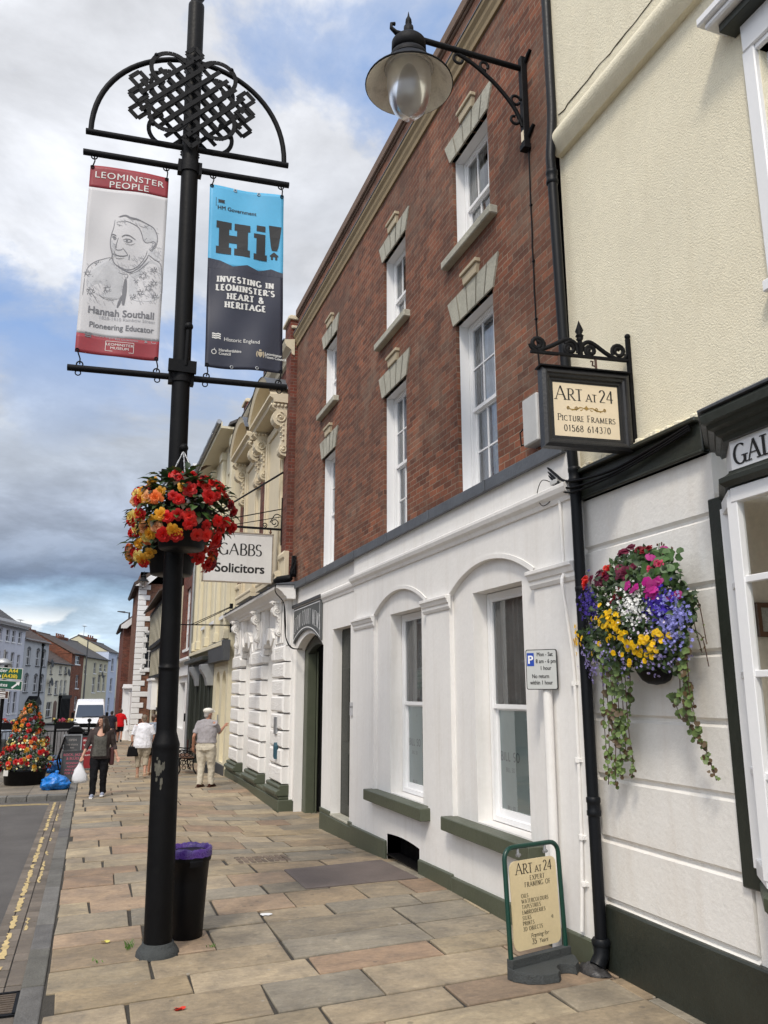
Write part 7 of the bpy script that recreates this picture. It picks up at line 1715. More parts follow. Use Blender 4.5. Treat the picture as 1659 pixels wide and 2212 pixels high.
def begonia_basket(label, c, seed, front=True):
    rs = random.Random(seed); random.seed(seed)
    t = thing('hanging_basket', label, 'flower basket', c, 'hanging baskets on the lamp post')
    b = MB(); b.lathe([(.0, -.345), (.185, -.345), (.195, -.335), (.245, .0), (.255, .01), (.25, .02), (.235, .0), (.0, -.03)], c, 32); b.build('pot', M['binplastic'], t)
    b = MB(); f = MB()
    cc = Vector(c)
    for i in range(950):
        d = sph(rs)
        if d.z < -.35: continue
        if front is False and d.z > .6: continue
        k = rs.uniform(.45, 1.0); p = cc + Vector((d.x * .425 * k, d.y * .35 * k, max(-.25, d.z * .36 * k + .03) - .10 * (1 if k > .8 and d.z < .25 else 0)))
        dd = (Vector((d.x, d.y, d.z * .5 - .25))).normalized(); L = rs.uniform(.06, .13); g = rs.uniform(.7, 1.3); q = rs.choice(GREENS)
        leaf(b, p, dd + sph(rs) * .5, Vector((0, 0, 1)) + d * .6, L, L * .62, (q[0] * g, q[1] * g, q[2] * g))
    b.build('foliage', M['leaf'], t)
    cam_d = Vector((-.1, -1, -.25))
    n = 0
    for i in range(900):
        if n >= (98 if front else 56): break
        d = sph(rs)
        if d.y > .45 or d.z < -.45: continue
        if not front and (abs(d.x) < .35 or d.z > .2): continue
        p = cc + Vector((d.x * ((.44 - (.10 if d.z < -.05 else 0)) if front else .40), d.y * .36, d.z * .36 - .02 - (.10 if d.z < .1 else 0)))
        if d.x < -.35: kind = rs.choice(['yellow', 'yellow', 'orange', 'paleyellow', 'red', 'yellow', 'peach', 'red', 'bud'])
        elif d.x < -.1: kind = rs.choice(['red', 'yellow', 'red'])
        else: kind = rs.choice(['red'] * 4 + ['scarlet', 'scarlet', 'crimson', 'bud', 'orange' if not front else 'red'])
        if d.z > .45 and rs.random() < .6: continue
        r = rs.uniform(.042, .070) if kind not in ('bud',) else .022
        bloom(t, kind, p, (d + Vector((0, -.5, -.45))).normalized(), r); n += 1
    return t
def baskets():
    init_blooms()
    t = begonia_basket('front hanging basket of red and yellow begonias on the black column', (.645, 7.07, 3.66), 5)
    b = MB(); top = Vector((.634, 7.27, 4.27))
    for p in ((.42, 7.0, 3.72), (.86, 7.0, 3.72), (.64, 7.0, 3.95)):
        p = Vector(p)
        for i in range(12):
            a = top.lerp(p, (i + .2) / 12.0); e = top.lerp(p, (i + 1.15) / 12.0); b.tube([a, e], .006 if i % 2 else .009, 5)
    b.build('chain', M['steel'], t)
    for dx, sd in ((-.13, 8), (.17, 9)): pass
    begonia_basket('rear hanging basket of yellow and red begonias, showing below behind the front basket', (.63, 7.78, 3.53), 11, False)

def wall_basket():
    rs = random.Random(31); random.seed(31)
    t = thing('wall_basket', 'overflowing wall basket of yellow, violet, white and magenta flowers with trailing vines', 'flower basket', (3.9, 4.9, 2.55))
    def wp(y, z, out=0.0):
        q = 1 - ((y - 4.92) / .80) ** 2 - ((z - 2.62) / .62) ** 2
        x = 3.92 - .36 * sqrt(max(.02, q)) - out; k = x / 3.72
        return Vector((x, y * k, 2.1 + (z - 2.1) * k))
    N = lambda y, z: Vector((-1, (y - 4.92) * .9 - .35, (z - 2.5) * 1.0)).normalized()
    b = MB(); b.lathe([(.0, .0), (.06, .01), (.10, .035), (.135, .09), (.15, .16), (.16, .26), (.0, .26)], (3.88, 4.93, 2.15), 24); pot = b.build('pot', M['binplastic'], t)
    b = MB(); T = lambda x, y, o=0: (3.88 - .142 * cos(x * 5 - .6), 4.93 - .142 * sin(x * 5), 2.255 + y)
    put_word(b, 'ART AT 24', .05, .005, .003, lambda x, y, o: T(x + .02, y, o), 0, 0, sp=.04); b.build('lettering', pbr('faded_gold', (.05, .04, .025), .6), pot)
    b = MB()
    for i in range(4200):
        y, z = rs.uniform(4.26, 5.66), rs.uniform(2.20, 3.12)
        q = ((y - 4.94) / .72) ** 2 + ((z - 2.64) / .50) ** 2
        if q > .82 + .5 * mnoise.noise(Vector((y * 5, z * 5, 3))) or (z < 2.27 and 4.62 < y < 5.0): continue
        p = wp(y, z, rs.uniform(-.14, .012)); g = rs.uniform(.6, 1.3); c = rs.choice(GREENS[:4]); L = rs.uniform(.03, .07)
        leaf(b, p, N(y, z) * .5 + sph(rs), N(y, z), L, L * .6, (c[0] * g, c[1] * g, c[2] * g))
    for i in range(60):     # taller geranium leaves at the top
        y, z = rs.gauss(4.66, .13), rs.uniform(2.86, 3.08)
        p = wp(y, z, rs.uniform(-.05, .02)); g = rs.uniform(.9, 1.6); round_leaf(b, p, N(y, z) + sph(rs) * .6, rs.uniform(.025, .05), (.05 * g, .105 * g, .028 * g))
    for (y0, z0, y1, z1) in ((4.60, 2.9, 4.585, 3.13), (4.52, 2.9, 4.45, 3.06), (4.50, 2.9, 4.55, 3.1), (4.95, 2.95, 5.0, 3.15), (4.80, 2.95, 4.74, 3.12)):
        a, e = wp(y0, z0), wp(y1, z1); b.c = (.06, .10, .03); b.tube([a, a.lerp(e, .5) + Vector((-.01, .005, 0)), e], .004, 5)
        for _ in range(4): b.c = (.12, .05, .03); b.ball(e + sph(rs) * .018, (.006, .006, .010), 5, 4)
    b.build('foliage', M['leaf'], t)
    def scatter(kind, n, fn, r0, r1, out=.01, tilt=.45):
        k = 0
        for _ in range(n * 20):
            if k >= n: break
            y, z = fn()
            bloom(t, kind, wp(y, z, out + rs.uniform(-.01, .015)), (N(y, z) + sph(rs) * tilt).normalized(), rs.uniform(r0, r1)); k += 1
    def yel():
        u = rs.random(); 
        if u < .30: return rs.gauss(5.25, .10), rs.gauss(2.64, .06)
        if u < .9: return rs.gauss(4.90, .17), rs.gauss(2.455, .065)
        return rs.gauss(5.68, .04), rs.gauss(2.5, .05)
    scatter('golden', 98, yel, .019, .027, out=.026, tilt=.25)
    scatter('magenta', 11, lambda: (rs.gauss(4.75, .10), rs.gauss(2.84, .05)), .030, .044, out=.03)
    scatter('magenta', 4, lambda: (rs.choice([4.70, 4.53, 4.44, 4.55]) + rs.gauss(0, .01), rs.choice([2.74, 2.78, 3.06]) + rs.gauss(0, .01)), .03, .04)
    scatter('wine', 10, lambda: (rs.gauss(5.32, .06), rs.gauss(2.99, .025)), .04, .055); scatter('wine', 10, lambda: (rs.gauss(5.03, .05), rs.gauss(3.0, .035)), .035, .05)
    scatter('wine', 4, lambda: (rs.gauss(4.98, .03), rs.gauss(3.13, .025)), .035, .045); scatter('crimson', 4, lambda: (rs.gauss(4.76, .025), rs.gauss(3.12, .02)), .035, .045)
    scatter('scarlet', 7, lambda: (rs.gauss(5.53, .025), rs.gauss(2.97, .02)), .03, .04); scatter('scarlet', 4, lambda: (rs.gauss(5.23, .025), rs.gauss(3.03, .02)), .03, .04)
    scatter('pink', 3, lambda: (rs.gauss(4.65, .03), rs.gauss(2.98, .02)), .03, .038); scatter('crimson', 10, lambda: (rs.gauss(5.12, .05), rs.gauss(2.80, .04)), .016, .024)
    def lob(name, col, n, fn, r, kind=None):
        m = pbr(name, col, .6, .25, 30, attr=True); b = MB()
        for _ in range(n):
            y, z = fn(); p = wp(y, z, rs.uniform(0, .03)); nn = (N(y, z) + sph(rs) * .7).normalized(); s = nn.cross(Vector((.2, .1, .95))).normalized(); q = nn.cross(s)
            k = rs.uniform(.7, 1.3); b.c = (k, k, k); rr = r * rs.uniform(.55, .95)
            for a in (0, 1.15, -1.15, 2.6, -2.6):
                e = s * cos(a + 1.57) + q * sin(a + 1.57); w = e.cross(nn); b.add([p, p + e * rr * .6 + w * rr * .35, p + e * rr, p + e * rr * .6 - w * rr * .35], [(0, 1, 2, 3)])
        o = b.build(name, m, t); o['kind'] = 'stuff'
    lob('white_lobelia', (.75, .75, .72), 220, lambda: (rs.gauss(4.97, .12), rs.gauss(2.74, .07)), .018); lob('deep_violet_lobelia', (.028, .008, .19), 260, lambda: (rs.gauss(5.50, .055), rs.gauss(2.80, .075)), .019)
    lob('indigo_lobelia', (.035, .012, .30), 240, lambda: (rs.gauss(4.65, .065), rs.gauss(2.71, .055)), .019); lob('sky_lobelia', (.22, .22, .55), 330, lambda: (max(4.33, rs.gauss(4.52, .09)), rs.gauss(2.58, .09)), .017)
    lob('lilac_lobelia', (.32, .27, .55), 300, lambda: (rs.choice([rs.gauss(5.55, .08), rs.gauss(5.35, .13), rs.gauss(4.85, .2)]), rs.gauss(2.34, .08)), .016); lob('pale_lobelia', (.6, .52, .62), 70, lambda: (rs.gauss(4.85, .22), rs.gauss(2.55, .13)), .014)
    # trailing vines: stem with round leaves
    def vine(pts, n, r, spread):
        b = MB(); P = [Vector(p) for p in smooth_line(pts, 8)]; b.c = (.10, .045, .03); b.tube(P, .0035, 5)
        for i in range(int(n * 1.35)):
            u = rs.random() ** .9; p = P[min(len(P) - 1, int(u * len(P)))]; k = 1 - .45 * u; g = rs.uniform(.75, 1.4)
            q = p + Vector((rs.uniform(-spread, spread * .3), rs.uniform(-spread, spread) * k, rs.uniform(-.02, .02)))
            col = (.125 * g, .185 * g, .05 * g) if rs.random() > .12 * (1 + 2 * u) else (.11, .07, .03)
            round_leaf(b, q, Vector((-1, rs.uniform(-1.2, .0), rs.uniform(-.2, .7))), r * rs.uniform(.65, 1.2) * k, col)
        b.build('trailing_vine', M['leaf'], t)
    W_ = lambda y, z, x=3.80: (x, y * x / 3.72, 2.1 + (z - 2.1) * x / 3.72)
    for y0, y1, z1, n in ((5.17, 5.20, 1.50, 64), (5.22, 5.27, 1.41, 40), (5.12, 5.13, 1.62, 50), (5.32, 5.33, 1.60, 34), (5.36, 5.36, 1.42, 22), (5.08, 5.05, 1.5, 26), (5.26, 5.22, 1.72, 44), (5.02, 5.03, 1.95, 20)):
        vine([W_(y0, 2.42, 3.66), W_(y0, 2.25, 3.70), W_((y0 + y1) / 2 + rs.uniform(-.02, .02), (2.2 + z1) / 2, 3.78), W_(y1, z1 + .1, 3.82), W_(y1 + rs.uniform(-.03, .03), z1, 3.84)], n, .030, .035)
    for y0, y1, z1, n in ((4.45, 4.22, 1.56, 44), (4.46, 4.38, 1.80, 40), (4.50, 4.50, 1.92, 26), (4.42, 4.36, 2.0, 40)):
        vine([W_(y0, 2.55, 3.70), W_(y0 - .02, 2.3, 3.70), W_((y0 * .6 + y1 * .4), (2.2 + z1) / 2, 3.76), W_(y1 + .06, z1 + .15, 3.82), W_(y1, z1, 3.84)], n, .030, .03)
    for y0, y1, z0, z1 in ((4.3, 4.2, 2.72, 2.4), (4.34, 4.2, 2.5, 2.26), (4.3, 4.25, 2.55, 2.35)):
        vine([W_(y0, z0, 3.75), W_(y1 + .04, z0 - .05, 3.82), W_(y1, z1, 3.86)], 8, .010, .01)

def tower_planter():
    rs = random.Random(17); random.seed(17); c = Vector((-1.40, 22.3, -.10))
    t = thing('flower_tower', 'tall cone of red, orange and cream begonias in a black tub on the island', 'planter', tuple(c))
    b = MB(); b.lathe([(.43, 0), (.45, .02), (.49, .30), (.51, .31), (.51, .36), (.47, .36), (.0, .33)], c, 32); b.build('tub', M['binplastic'], t)
    b = MB(); b.add([(-1.85, 21.86, .14), (-1.74, 21.80, .14), (-1.74, 21.80, .27), (-1.85, 21.86, .27)], [(0, 1, 2, 3)]); b.build('tub_label', M['signwhite'], t)
    prof = [(.0, 1.98), (.12, 1.86), (.22, 1.66), (.34, 1.40), (.34, 1.28), (.46, 1.05), (.46, .92), (.60, .72), (.63, .52), (.52, .33)]
    def pt(u, a, k=1.0):
        x = u * (len(prof) - 1); i = min(int(x), len(prof) - 2); f = x - i; r = (prof[i][0] * (1 - f) + prof[i + 1][0] * f) * k; z = prof[i][1] * (1 - f) + prof[i + 1][1] * f
        return c + Vector((r * cos(a), r * sin(a), z)), Vector((cos(a), sin(a), .35)).normalized()
    b = MB()
    for i in range(2200):
        p, n = pt(rs.random() ** .75, rs.uniform(0, 6.283), rs.uniform(.6, 1.02)); g = rs.uniform(.6, 1.3); q = rs.choice(GREENS); L = rs.uniform(.05, .11)
        leaf(b, p, n + sph(rs) * .8 + Vector((0, 0, -.3)), Vector((0, 0, 1)) + n, L, L * .65, (q[0] * g, q[1] * g, q[2] * g))
    b.build('foliage', M['leaf'], t)
    k = 0
    while k < 96:
        u = rs.random() ** .7; a = rs.uniform(-pi, 0) - .0 + rs.uniform(-.3, .3); p, n = pt(u, a, rs.uniform(.98, 1.06))
        side = cos(a)
        kind = (rs.choice(['orange', 'orange', 'peach', 'yellow']) if u < .22 or (side < -.2 and u < .5) else rs.choice(['red', 'red', 'orange', 'crimson'])) if u < .55 else rs.choice(['red', 'red', 'scarlet', 'orange', 'yellow', 'crimson', 'paleyellow'])
        bloom(t, kind, p, (n + Vector((0, -.4, 0))).normalized(), rs.uniform(.045, .075)); k += 1
    b = MB(); m = pbr('small_pale_blooms', (.74, .66, .34), .6, .2, 20)
    for i in range(70):
        p, n = pt(rs.uniform(.4, .98), rs.uniform(-pi, 0), 1.05); s = n.cross(Vector((0, 0, 1))).normalized(); q = n.cross(s); r = rs.uniform(.018, .032)
        for a in range(5): e = s * cos(a * 1.257) + q * sin(a * 1.257); w = e.cross(n); b.add([p, p + e * r * .6 + w * r * .45, p + e * r, p + e * r * .6 - w * r * .45], [(0, 1, 2, 3)])
    o = b.build('small_pale_blooms', m, t); o['kind'] = 'stuff'

# ---------------------------------------------------------------- people
FOLD = bpy.data.textures.new('folds', 'CLOUDS'); FOLD.noise_scale = .10; FOLD.noise_depth = 2
def folds(o, s=.03):
    d = o.modifiers.new('folds', 'DISPLACE'); d.texture = FOLD; d.strength = s; d.mid_level = .5; d.texture_coords = 'GLOBAL'
def remesh(o, vox, it=6):
    m = o.modifiers.new('remesh', 'REMESH'); m.mode = 'VOXEL'; m.voxel_size = vox; m.use_smooth_shade = True
    s = o.modifiers.new('smooth', 'SMOOTH'); s.factor = .5; s.iterations = it
def person(label, loc, H, face, arms, legs, cols, build=1.0, hair='short', head=0.0, top='tee', bottom='trousers', group=None, vox=.010, cap=False, loose=1.0):
    """face: heading of the body in degrees (0 looks at +Y, clockwise); arms: {'L': (elbow, wrist), 'R': ...} world offsets from the feet at 1.70 m scale; head: extra turn of the head"""
    t = thing('person', label, 'person', loc, group); t.scale = (H / 1.7,) * 3
    h = radians(face); fw = Vector((sin(h), cos(h), 0)); rt = Vector((cos(h), -sin(h), 0)); up = Vector((0, 0, 1))
    P = lambda r, f, z: rt * r + fw * f + up * z
    k = build
    Rm = Matrix((rt, fw, up)).transposed()
    def torso(b, g=0.0, z0=.86, z1=1.43):
        rings = [(.80, .150 * k + g, 1.22), (.88, .158 * k + g, 1.22), (.96, .148 * k + g, 1.22), (1.05, .136 * k + g, 1.2), (1.15, .140 * k + g, 1.24), (1.26, .142 * (k * .5 + .5) + g, 1.32), (1.36, .118 * (k * .3 + .7) + g, 1.55), (1.42, .075 + g, 1.75)]
        pts = []
        for z, r, fl in rings:
            if z0 <= z <= z1: pts.append((z, r * .82, fl * 1.12))
        vs = []; n = 20
        for z, r, fl in pts:
            for i in range(n): a = 2 * pi * i / n; vs.append(P(r * fl * cos(a), r * sin(a) + (.015 if z > 1.1 else 0) + (.02 * (k - 1) * 2 if sin(a) > 0 and z < 1.2 else 0), z))
        m = len(pts); b.add(vs, [(j * n + i, j * n + (i + 1) % n, (j + 1) * n + (i + 1) % n, (j + 1) * n + i) for j in range(m - 1) for i in range(n)] + [tuple(range(n - 1, -1, -1)), tuple(range((m - 1) * n, m * n))])
    sh = {s: P(.175 * (k * .4 + .6) * (-1 if s == 'L' else 1), 0, 1.375) for s in 'LR'}
    A = {s: (sh[s], Vector(arms[s][0]), Vector(arms[s][1])) for s in 'LR'}
    G = {}
    for s in 'LR':
        f, lift = legs[s]; sx = -1 if s == 'L' else 1
        hip = P(.085 * sx * k, 0, .88); ank = P(.095 * sx, f, .085 + lift); knee = (hip + ank) / 2 + fw * (.03 + lift * .9) + up * .01; G[s] = (hip, knee, ank)
    hd = radians(face + head); hf = Vector((sin(hd), cos(hd), 0)); hr = Vector((cos(hd), -sin(hd), 0)); HM = Matrix((hr, hf, up)).transposed(); hc = P(0, .03, 1.585); Hp = lambda r, f, z: hc + HM @ Vector((r, f, z))
    # body: one continuous skin surface
    b = MB(); torso(b, -.018)
    b.tube([P(0, .0, 1.38), P(0, .015, 1.46), P(0, .03, 1.52)], [.062, .052, .052], 12)
    b.ball(Hp(0, 0, .01), (.073, .093, .108), 18, 14, T=HM); b.ball(Hp(0, .022, -.055), (.052, .062, .055), 12, 8, T=HM); b.tube([Hp(0, .085, .02), Hp(0, .108, -.018), Hp(0, .088, -.03)], [.010, .016, .010], 8)
    b.ball(Hp(0, .082, -.052), (.024, .012, .010), 8, 6, T=HM); b.ball(Hp(0, .070, -.098), (.022, .018, .016), 8, 6, T=HM)
    for sx in (-1, 1): b.ball(Hp(.074 * sx, -.008, -.005), (.012, .022, .032), 8, 6, T=HM); b.ball(Hp(.030 * sx, .078, .034), (.022, .012, .008), 6, 4, T=HM)
    for s in 'LR':
        a0, a1, a2 = A[s]; b.tube([a0, a0.lerp(a1, .5), a1], [.052 * (k * .5 + .5), .044, .036], 10); b.ball(a0, .055, 10, 8); b.tube([a1, a1.lerp(a2, .35), a2], [.037, .036, .025], 10); b.ball(a1, .037, 8, 6)
        d = (a2 - a1).normalized(); bend = (d * .8 + Vector((0, 0, -.6)) * (0 if abs(d.z) < .5 else 1)).normalized(); side = d.cross(fw if abs(d.dot(fw)) < .8 else up).normalized(); pn = side.cross(d)
        b.ball(a2 + d * .045, (.022, .036, .048), 8, 6, T=Matrix((pn, side, d)).transposed())
        for q, (ln, of) in enumerate(((.062, -.027), (.072, -.009), (.068, .009), (.054, .026))):
            r0 = a2 + d * .078 + side * of; b.tube([r0, r0 + d * ln * .5 + pn * .006, r0 + d * ln * .82 + pn * .026, r0 + d * ln * .8 + pn * .04], [.0095, .009, .0085, .007], 6)
        r0 = a2 + d * .03 + side * (-.03); b.tube([r0, r0 + d * .035 - side * .02 + pn * .012, r0 + d * .06 - side * .016 + pn * .026], [.011, .010, .008], 6)
        hip, knee, ank = G[s]; b.tube([hip, hip.lerp(knee, .5), knee, knee.lerp(ank, .35), ank], [.085 * k, .072 * k, .052, .052, .036], 12); b.tube([ank + up * -.02, ank + up * -.055 + fw * .03, ank - up * .062 + fw * .15], [.036, .036, .028], 8)
    o = b.build('body', cols['skin'], t, local=True); remesh(o, min(vox, .0085), 4)
    # shirt
    b = MB(); zb = .86 if top != 'tucked' else .98; torso(b, .020 * loose, zb - .07 if top != 'tucked' else .95, 1.43); b.tube([P(-.155, 0, 1.385), P(-.08, 0, 1.412), P(0, -.005, 1.425), P(.08, 0, 1.412), P(.155, 0, 1.385)], [.062, .066, .066, .066, .062], 12)
    for s in 'LR':
        a0, a1, a2 = A[s]
        end = {'tee': .80, 'tucked': .80, 'cardigan': 1.45}[top]
        pts = [a0 - (a1 - a0) * .12, a0.lerp(a1, .4), a0.lerp(a1, min(1, end))]; rr = [.072 * (k * .4 + .6), .064 * (k * .4 + .6), .058 * (k * .3 + .7)]
        b.tube(pts, rr, 12)
        if end > 1: b.tube([a1, a1.lerp(a2, end - 1)], [.054, .045], 12); b.ball(a1, .054, 10, 8)
    o = b.build({'tee': 'shirt', 'tucked': 'shirt', 'cardigan': 'cardigan'}[top], cols['top'], t, local=True); remesh(o, vox); folds(o, .03)
    # trousers
    b = MB(); torso(b, .012, .78, 1.06 if top == 'tucked' else .97); b.ball(P(0, -.01, .87), (.15 * k, .125 * k, .10), 14, 8, T=Rm)
    for s in 'LR':
        hip, knee, ank = G[s]
        if bottom == 'trousers': b.tube([hip + up * .03, hip.lerp(knee, .5), knee, knee.lerp(ank, .5), ank + up * -.03], [.108 * k, .095 * k, .078 * (k * .5 + .5), .070, .068], 14)
        elif bottom == 'cropped': b.tube([hip + up * .03, hip.lerp(knee, .5), knee, knee.lerp(ank, .52)], [.110 * k, .098 * k, .082, .076], 14)
        else: b.tube([hip + up * .03, hip.lerp(knee, .5), hip.lerp(knee, .85)], [.108 * k, .10 * k, .092], 14)
    o = b.build(bottom if bottom != 'cropped' else 'cropped_trousers', cols['bottom'], t, local=True); remesh(o, vox); folds(o, .032)
    for s in 'LR':
        b = MB(); ank = G[s][2]; b.tube([ank - fw * .075 - up * .045, ank - up * .04, ank + fw * .08 - up * .048, ank + fw * .165 - up * .055], [.036, .046, .043, .028], 10); b.tube([ank - fw * .03 + up * .0, ank - up * .03], [.042, .045], 10)
        o = b.build('shoe', cols['shoe'], t, local=True); remesh(o, .009)
        b = MB(); b.prism([((ank + fw * f).dot(rt) * 0 + r, f) for r, f in ((-.04, -.11), (.04, -.11), (.048, .1), (.03, .19), (-.03, .19), (-.048, .1))], 2, 0, .022); b.v = [tuple(ank + rt * v[0] + fw * v[1] + up * (v[2] - .085)) for v in b.v]; b.build('sole', cols.get('sole', cols['shoe']), t, local=True)
    # hair / face details
    b = MB()
    if hair == 'long':
        b.ball(Hp(0, -.018, .035), (.088, .092, .098), 14, 10, T=HM); rs = random.Random(2)
        for i in range(34):
            a = radians(-35 - 250 * i / 33 + 90 + 70); a = radians(200 + 140 * ((i / 33) - .5) * 1.75 + 70)
            d = Vector((cos(a), sin(a), 0)); L = rs.uniform(.26, .40); p0 = Hp(.075 * d.x, -.02 + .08 * d.y, .06)
            side = HM @ Vector((d.x, d.y, 0))
            b.tube(smooth_line([tuple(p0), tuple(p0 + side * .03 - up * .10), tuple(p0 + side * (.035 + rs.uniform(0, .03)) - up * L * .6), tuple(p0 + side * rs.uniform(.02, .06) - up * L)], 4), [.024] * 5 + [.028] * 4 + [.020] * 3 + [.012], 7)
        b.ball(Hp(.0, .055, .085), (.06, .04, .03), 8, 6, T=HM)
    elif hair == 'short':
        b.ball(Hp(0, -.016, .032), (.081, .090, .092), 16, 12, T=HM); b.ball(Hp(0, -.055, -.03), (.062, .045, .055), 12, 8, T=HM)
        b.ball(Hp(0, .03, .085), (.06, .055, .03), 10, 6, T=HM)
    o = b.build('hair', cols['hair'], t, local=True); remesh(o, .009, 3)
    for sx in (-1, 1):
        b = MB(); b.ball(Hp(.031 * sx, .083, .022), (.012, .007, .008), 8, 6, T=HM); b.build('eye', M['ink'], t, local=True)
    b = MB(); b.tube([Hp(-.024, .086, -.052), Hp(0, .094, -.050), Hp(.024, .086, -.052)], [.004, .006, .004], 6); b.build('mouth', pbr('lip', (.30, .09, .08), .5) if 'lip' not in M else M['lip'], t, local=True)
    if cap:
        b = MB(); b.ball(Hp(0, -.005, .078), (.108, .125, .062), 18, 10, T=HM); b.ball(Hp(0, .10, .055), (.080, .085, .020), 14, 6, T=HM); b.ball(Hp(0, -.01, .05), (.100, .112, .035), 16, 6, T=HM); o = b.build('flat_cap', cols['cap'], t, local=True); remesh(o, .008, 4)
    return t
def people():
    c = lambda n, col, **kw: M.setdefault(n, pbr(n, col, .85, .14, 8, .3, 60, spec=.2, **kw))
    skin = pbr('skin', (.46, .25, .17), .55, .08, 8); skin2 = pbr('tanned_skin', (.40, .19, .12), .55, .1, 8); M['lip'] = pbr('lip', (.30, .09, .08), .5)
    dkhair = pbr('dark_brown_hair', (.022, .012, .008), .5, .4, 30); brhair = pbr('grey_brown_hair', (.16, .12, .085), .6, .3, 30)
    w = person('woman in charcoal cardigan and black trousers with long dark hair carrying a white plastic bag', (.27, 18.7, gz(.27, 18.7)), 1.66, 188, {'L': ((.27, .02, 1.08), (.35, -.08, .84)), 'R': ((-.27, .0, 1.10), (-.36, -.16, .86))}, {'L': (-.10, .02), 'R': (.08, .0)},
        dict(skin=skin, top=c('charcoal_knit', (.055, .042, .040)), bottom=c('black_cloth', (.008, .008, .010)), shoe=c('trainer_blue_grey', (.30, .33, .42)), sole=M['wpaint'], hair=dkhair), 1.10, 'long', 40, 'cardigan', vox=.009)
    b = MB(); h = radians(188); fw = Vector((sin(h), cos(h), 0)); rt = Vector((cos(h), -sin(h), 0))
    # scoop-necked patterned top under the open cardigan
    pts = []
    n = 12
    for z, r, fl in ((.86, .172, 1.2), (1.0, .158, 1.18), (1.08, .150, 1.18), (1.18, .155, 1.2), (1.26, .152, 1.24), (1.31, .135, 1.3)):
        for i in range(n + 1): a = radians(48 + 84 * i / n); pts.append(rt * ((r * 1.10 + .012) * .86 * fl * 1.08 * cos(a)) + fw * ((r * 1.12 + .022) * .84 * sin(a) + .026) + Vector((0, 0, z - (.05 * sin((i / n) * pi) if z > 1.3 else 0))))
    b.add(pts, [(j * (n + 1) + i, j * (n + 1) + i + 1, (j + 1) * (n + 1) + i + 1, (j + 1) * (n + 1) + i) for j in range(5) for i in range(n)], 0, True); b.build('patterned_top', pbr('speckled_knit', (.075, .072, .062), .9, .6, 22), w, local=True)
    b = MB(); pts = []
    for z, hw in ((1.30, .075), (1.34, .07), (1.39, .055), (1.43, .04)):
        for i in range(n + 1): q = -1 + 2 * i / n; pts.append(rt * (hw * q) + fw * (.182 - .62 * (z - 1.30) - .02 * q * q) + Vector((0, 0, z - (.03 * (1 - q * q) if z < 1.31 else 0))))
    b.add(pts, [(j * (n + 1) + i, j * (n + 1) + i + 1, (j + 1) * (n + 1) + i + 1, (j + 1) * (n + 1) + i) for j in range(3) for i in range(n)], 0, True); b.build('neckline', skin, w, local=True)
    t = thing('carrier_bag', 'white plastic carrier bag hanging from the walking woman\'s hand', 'bag', (-.10, 18.52, .42))
    b = MB(); rs = random.Random(6); n = 18; vs = []
    for z, r in ((.25, .05), (.262, .12), (.32, .145), (.42, .13), (.52, .095), (.60, .055), (.66, .03)):
        for i in range(n): a = 2 * pi * i / n; q = r * (1 + .18 * sin(a * 3 + z * 9) + rs.uniform(-.08, .08)); vs.append((-.105 + q * cos(a), 18.52 + q * .6 * sin(a), z))
    b.add(vs, [(j * n + i, j * n + (i + 1) % n, (j + 1) * n + (i + 1) % n, (j + 1) * n + i) for j in range(6) for i in range(n)] + [tuple(range(n - 1, -1, -1))], 0, True); m = pbr('white_polythene', (.70, .71, .73), .35, .06, 8, .4, 20); b.build('bag', m, t)
    b = MB()
    for s in (-1, 1): b.tube([(-.105 + s * .03, 18.52, .63), (-.10 + s * .028, 18.52, .69), (-.09, 18.53, .755)], [.016, .010, .012], 6, flat=.4)
    b.build('handle', m, t)
    t = thing('shoulder_bag', 'maroon shoulder bag at the walking woman\'s hip', 'bag', (.55, 18.75, .75))
    b = MB(); b.box(.46, .56, 18.66, 18.92, .58, .95); b.build('bag', pbr('maroon_leather', (.07, .018, .016), .5, .2, 8), t, bevel=.03, segs=3); b = MB(); b.tube([(.50, 18.72, .94), (.45, 18.68, 1.15), (.43, 18.70, 1.36), (.44, 18.86, 1.15), (.50, 18.88, .94)], .012, 6); b.build('strap', pbr('maroon_strap', (.07, .018, .016), .5), t)
    person('person seen from behind in white T-shirt and beige cropped trousers with short grey brown hair', (1.40, 23.2, gz(1.4, 23.2)), 1.63, 2, {'L': ((-.30, .02, 1.10), (-.27, .02, .86)), 'R': ((.30, -.02, 1.10), (.27, .10, .92))}, {'L': (.04, 0), 'R': (-.14, .05)},
        dict(skin=skin, top=c('white_cotton', (.74, .74, .78)), bottom=c('beige_linen', (.36, .31, .235)), shoe=c('tan_sandal', (.40, .27, .18)), hair=brhair), 1.28, 'short', -12, 'tee', 'cropped', loose=1.6)
    t = thing('handbag', 'black handbag held low by the person in the white T-shirt', 'bag', (1.14, 23.2, .55)); b = MB(); b.prism([(1.0, .42), (1.30, .42), (1.27, .68), (1.04, .68)], 1, 23.1, 23.26); b.build('bag', M['binplastic'], t, bevel=.03, segs=3)
    b = MB(); b.tube([(1.08, 23.18, .67), (1.12, 23.18, .80), (1.17, 23.18, .80), (1.23, 23.18, .67)], .011, 6); b.build('handle', M['binplastic'], t)
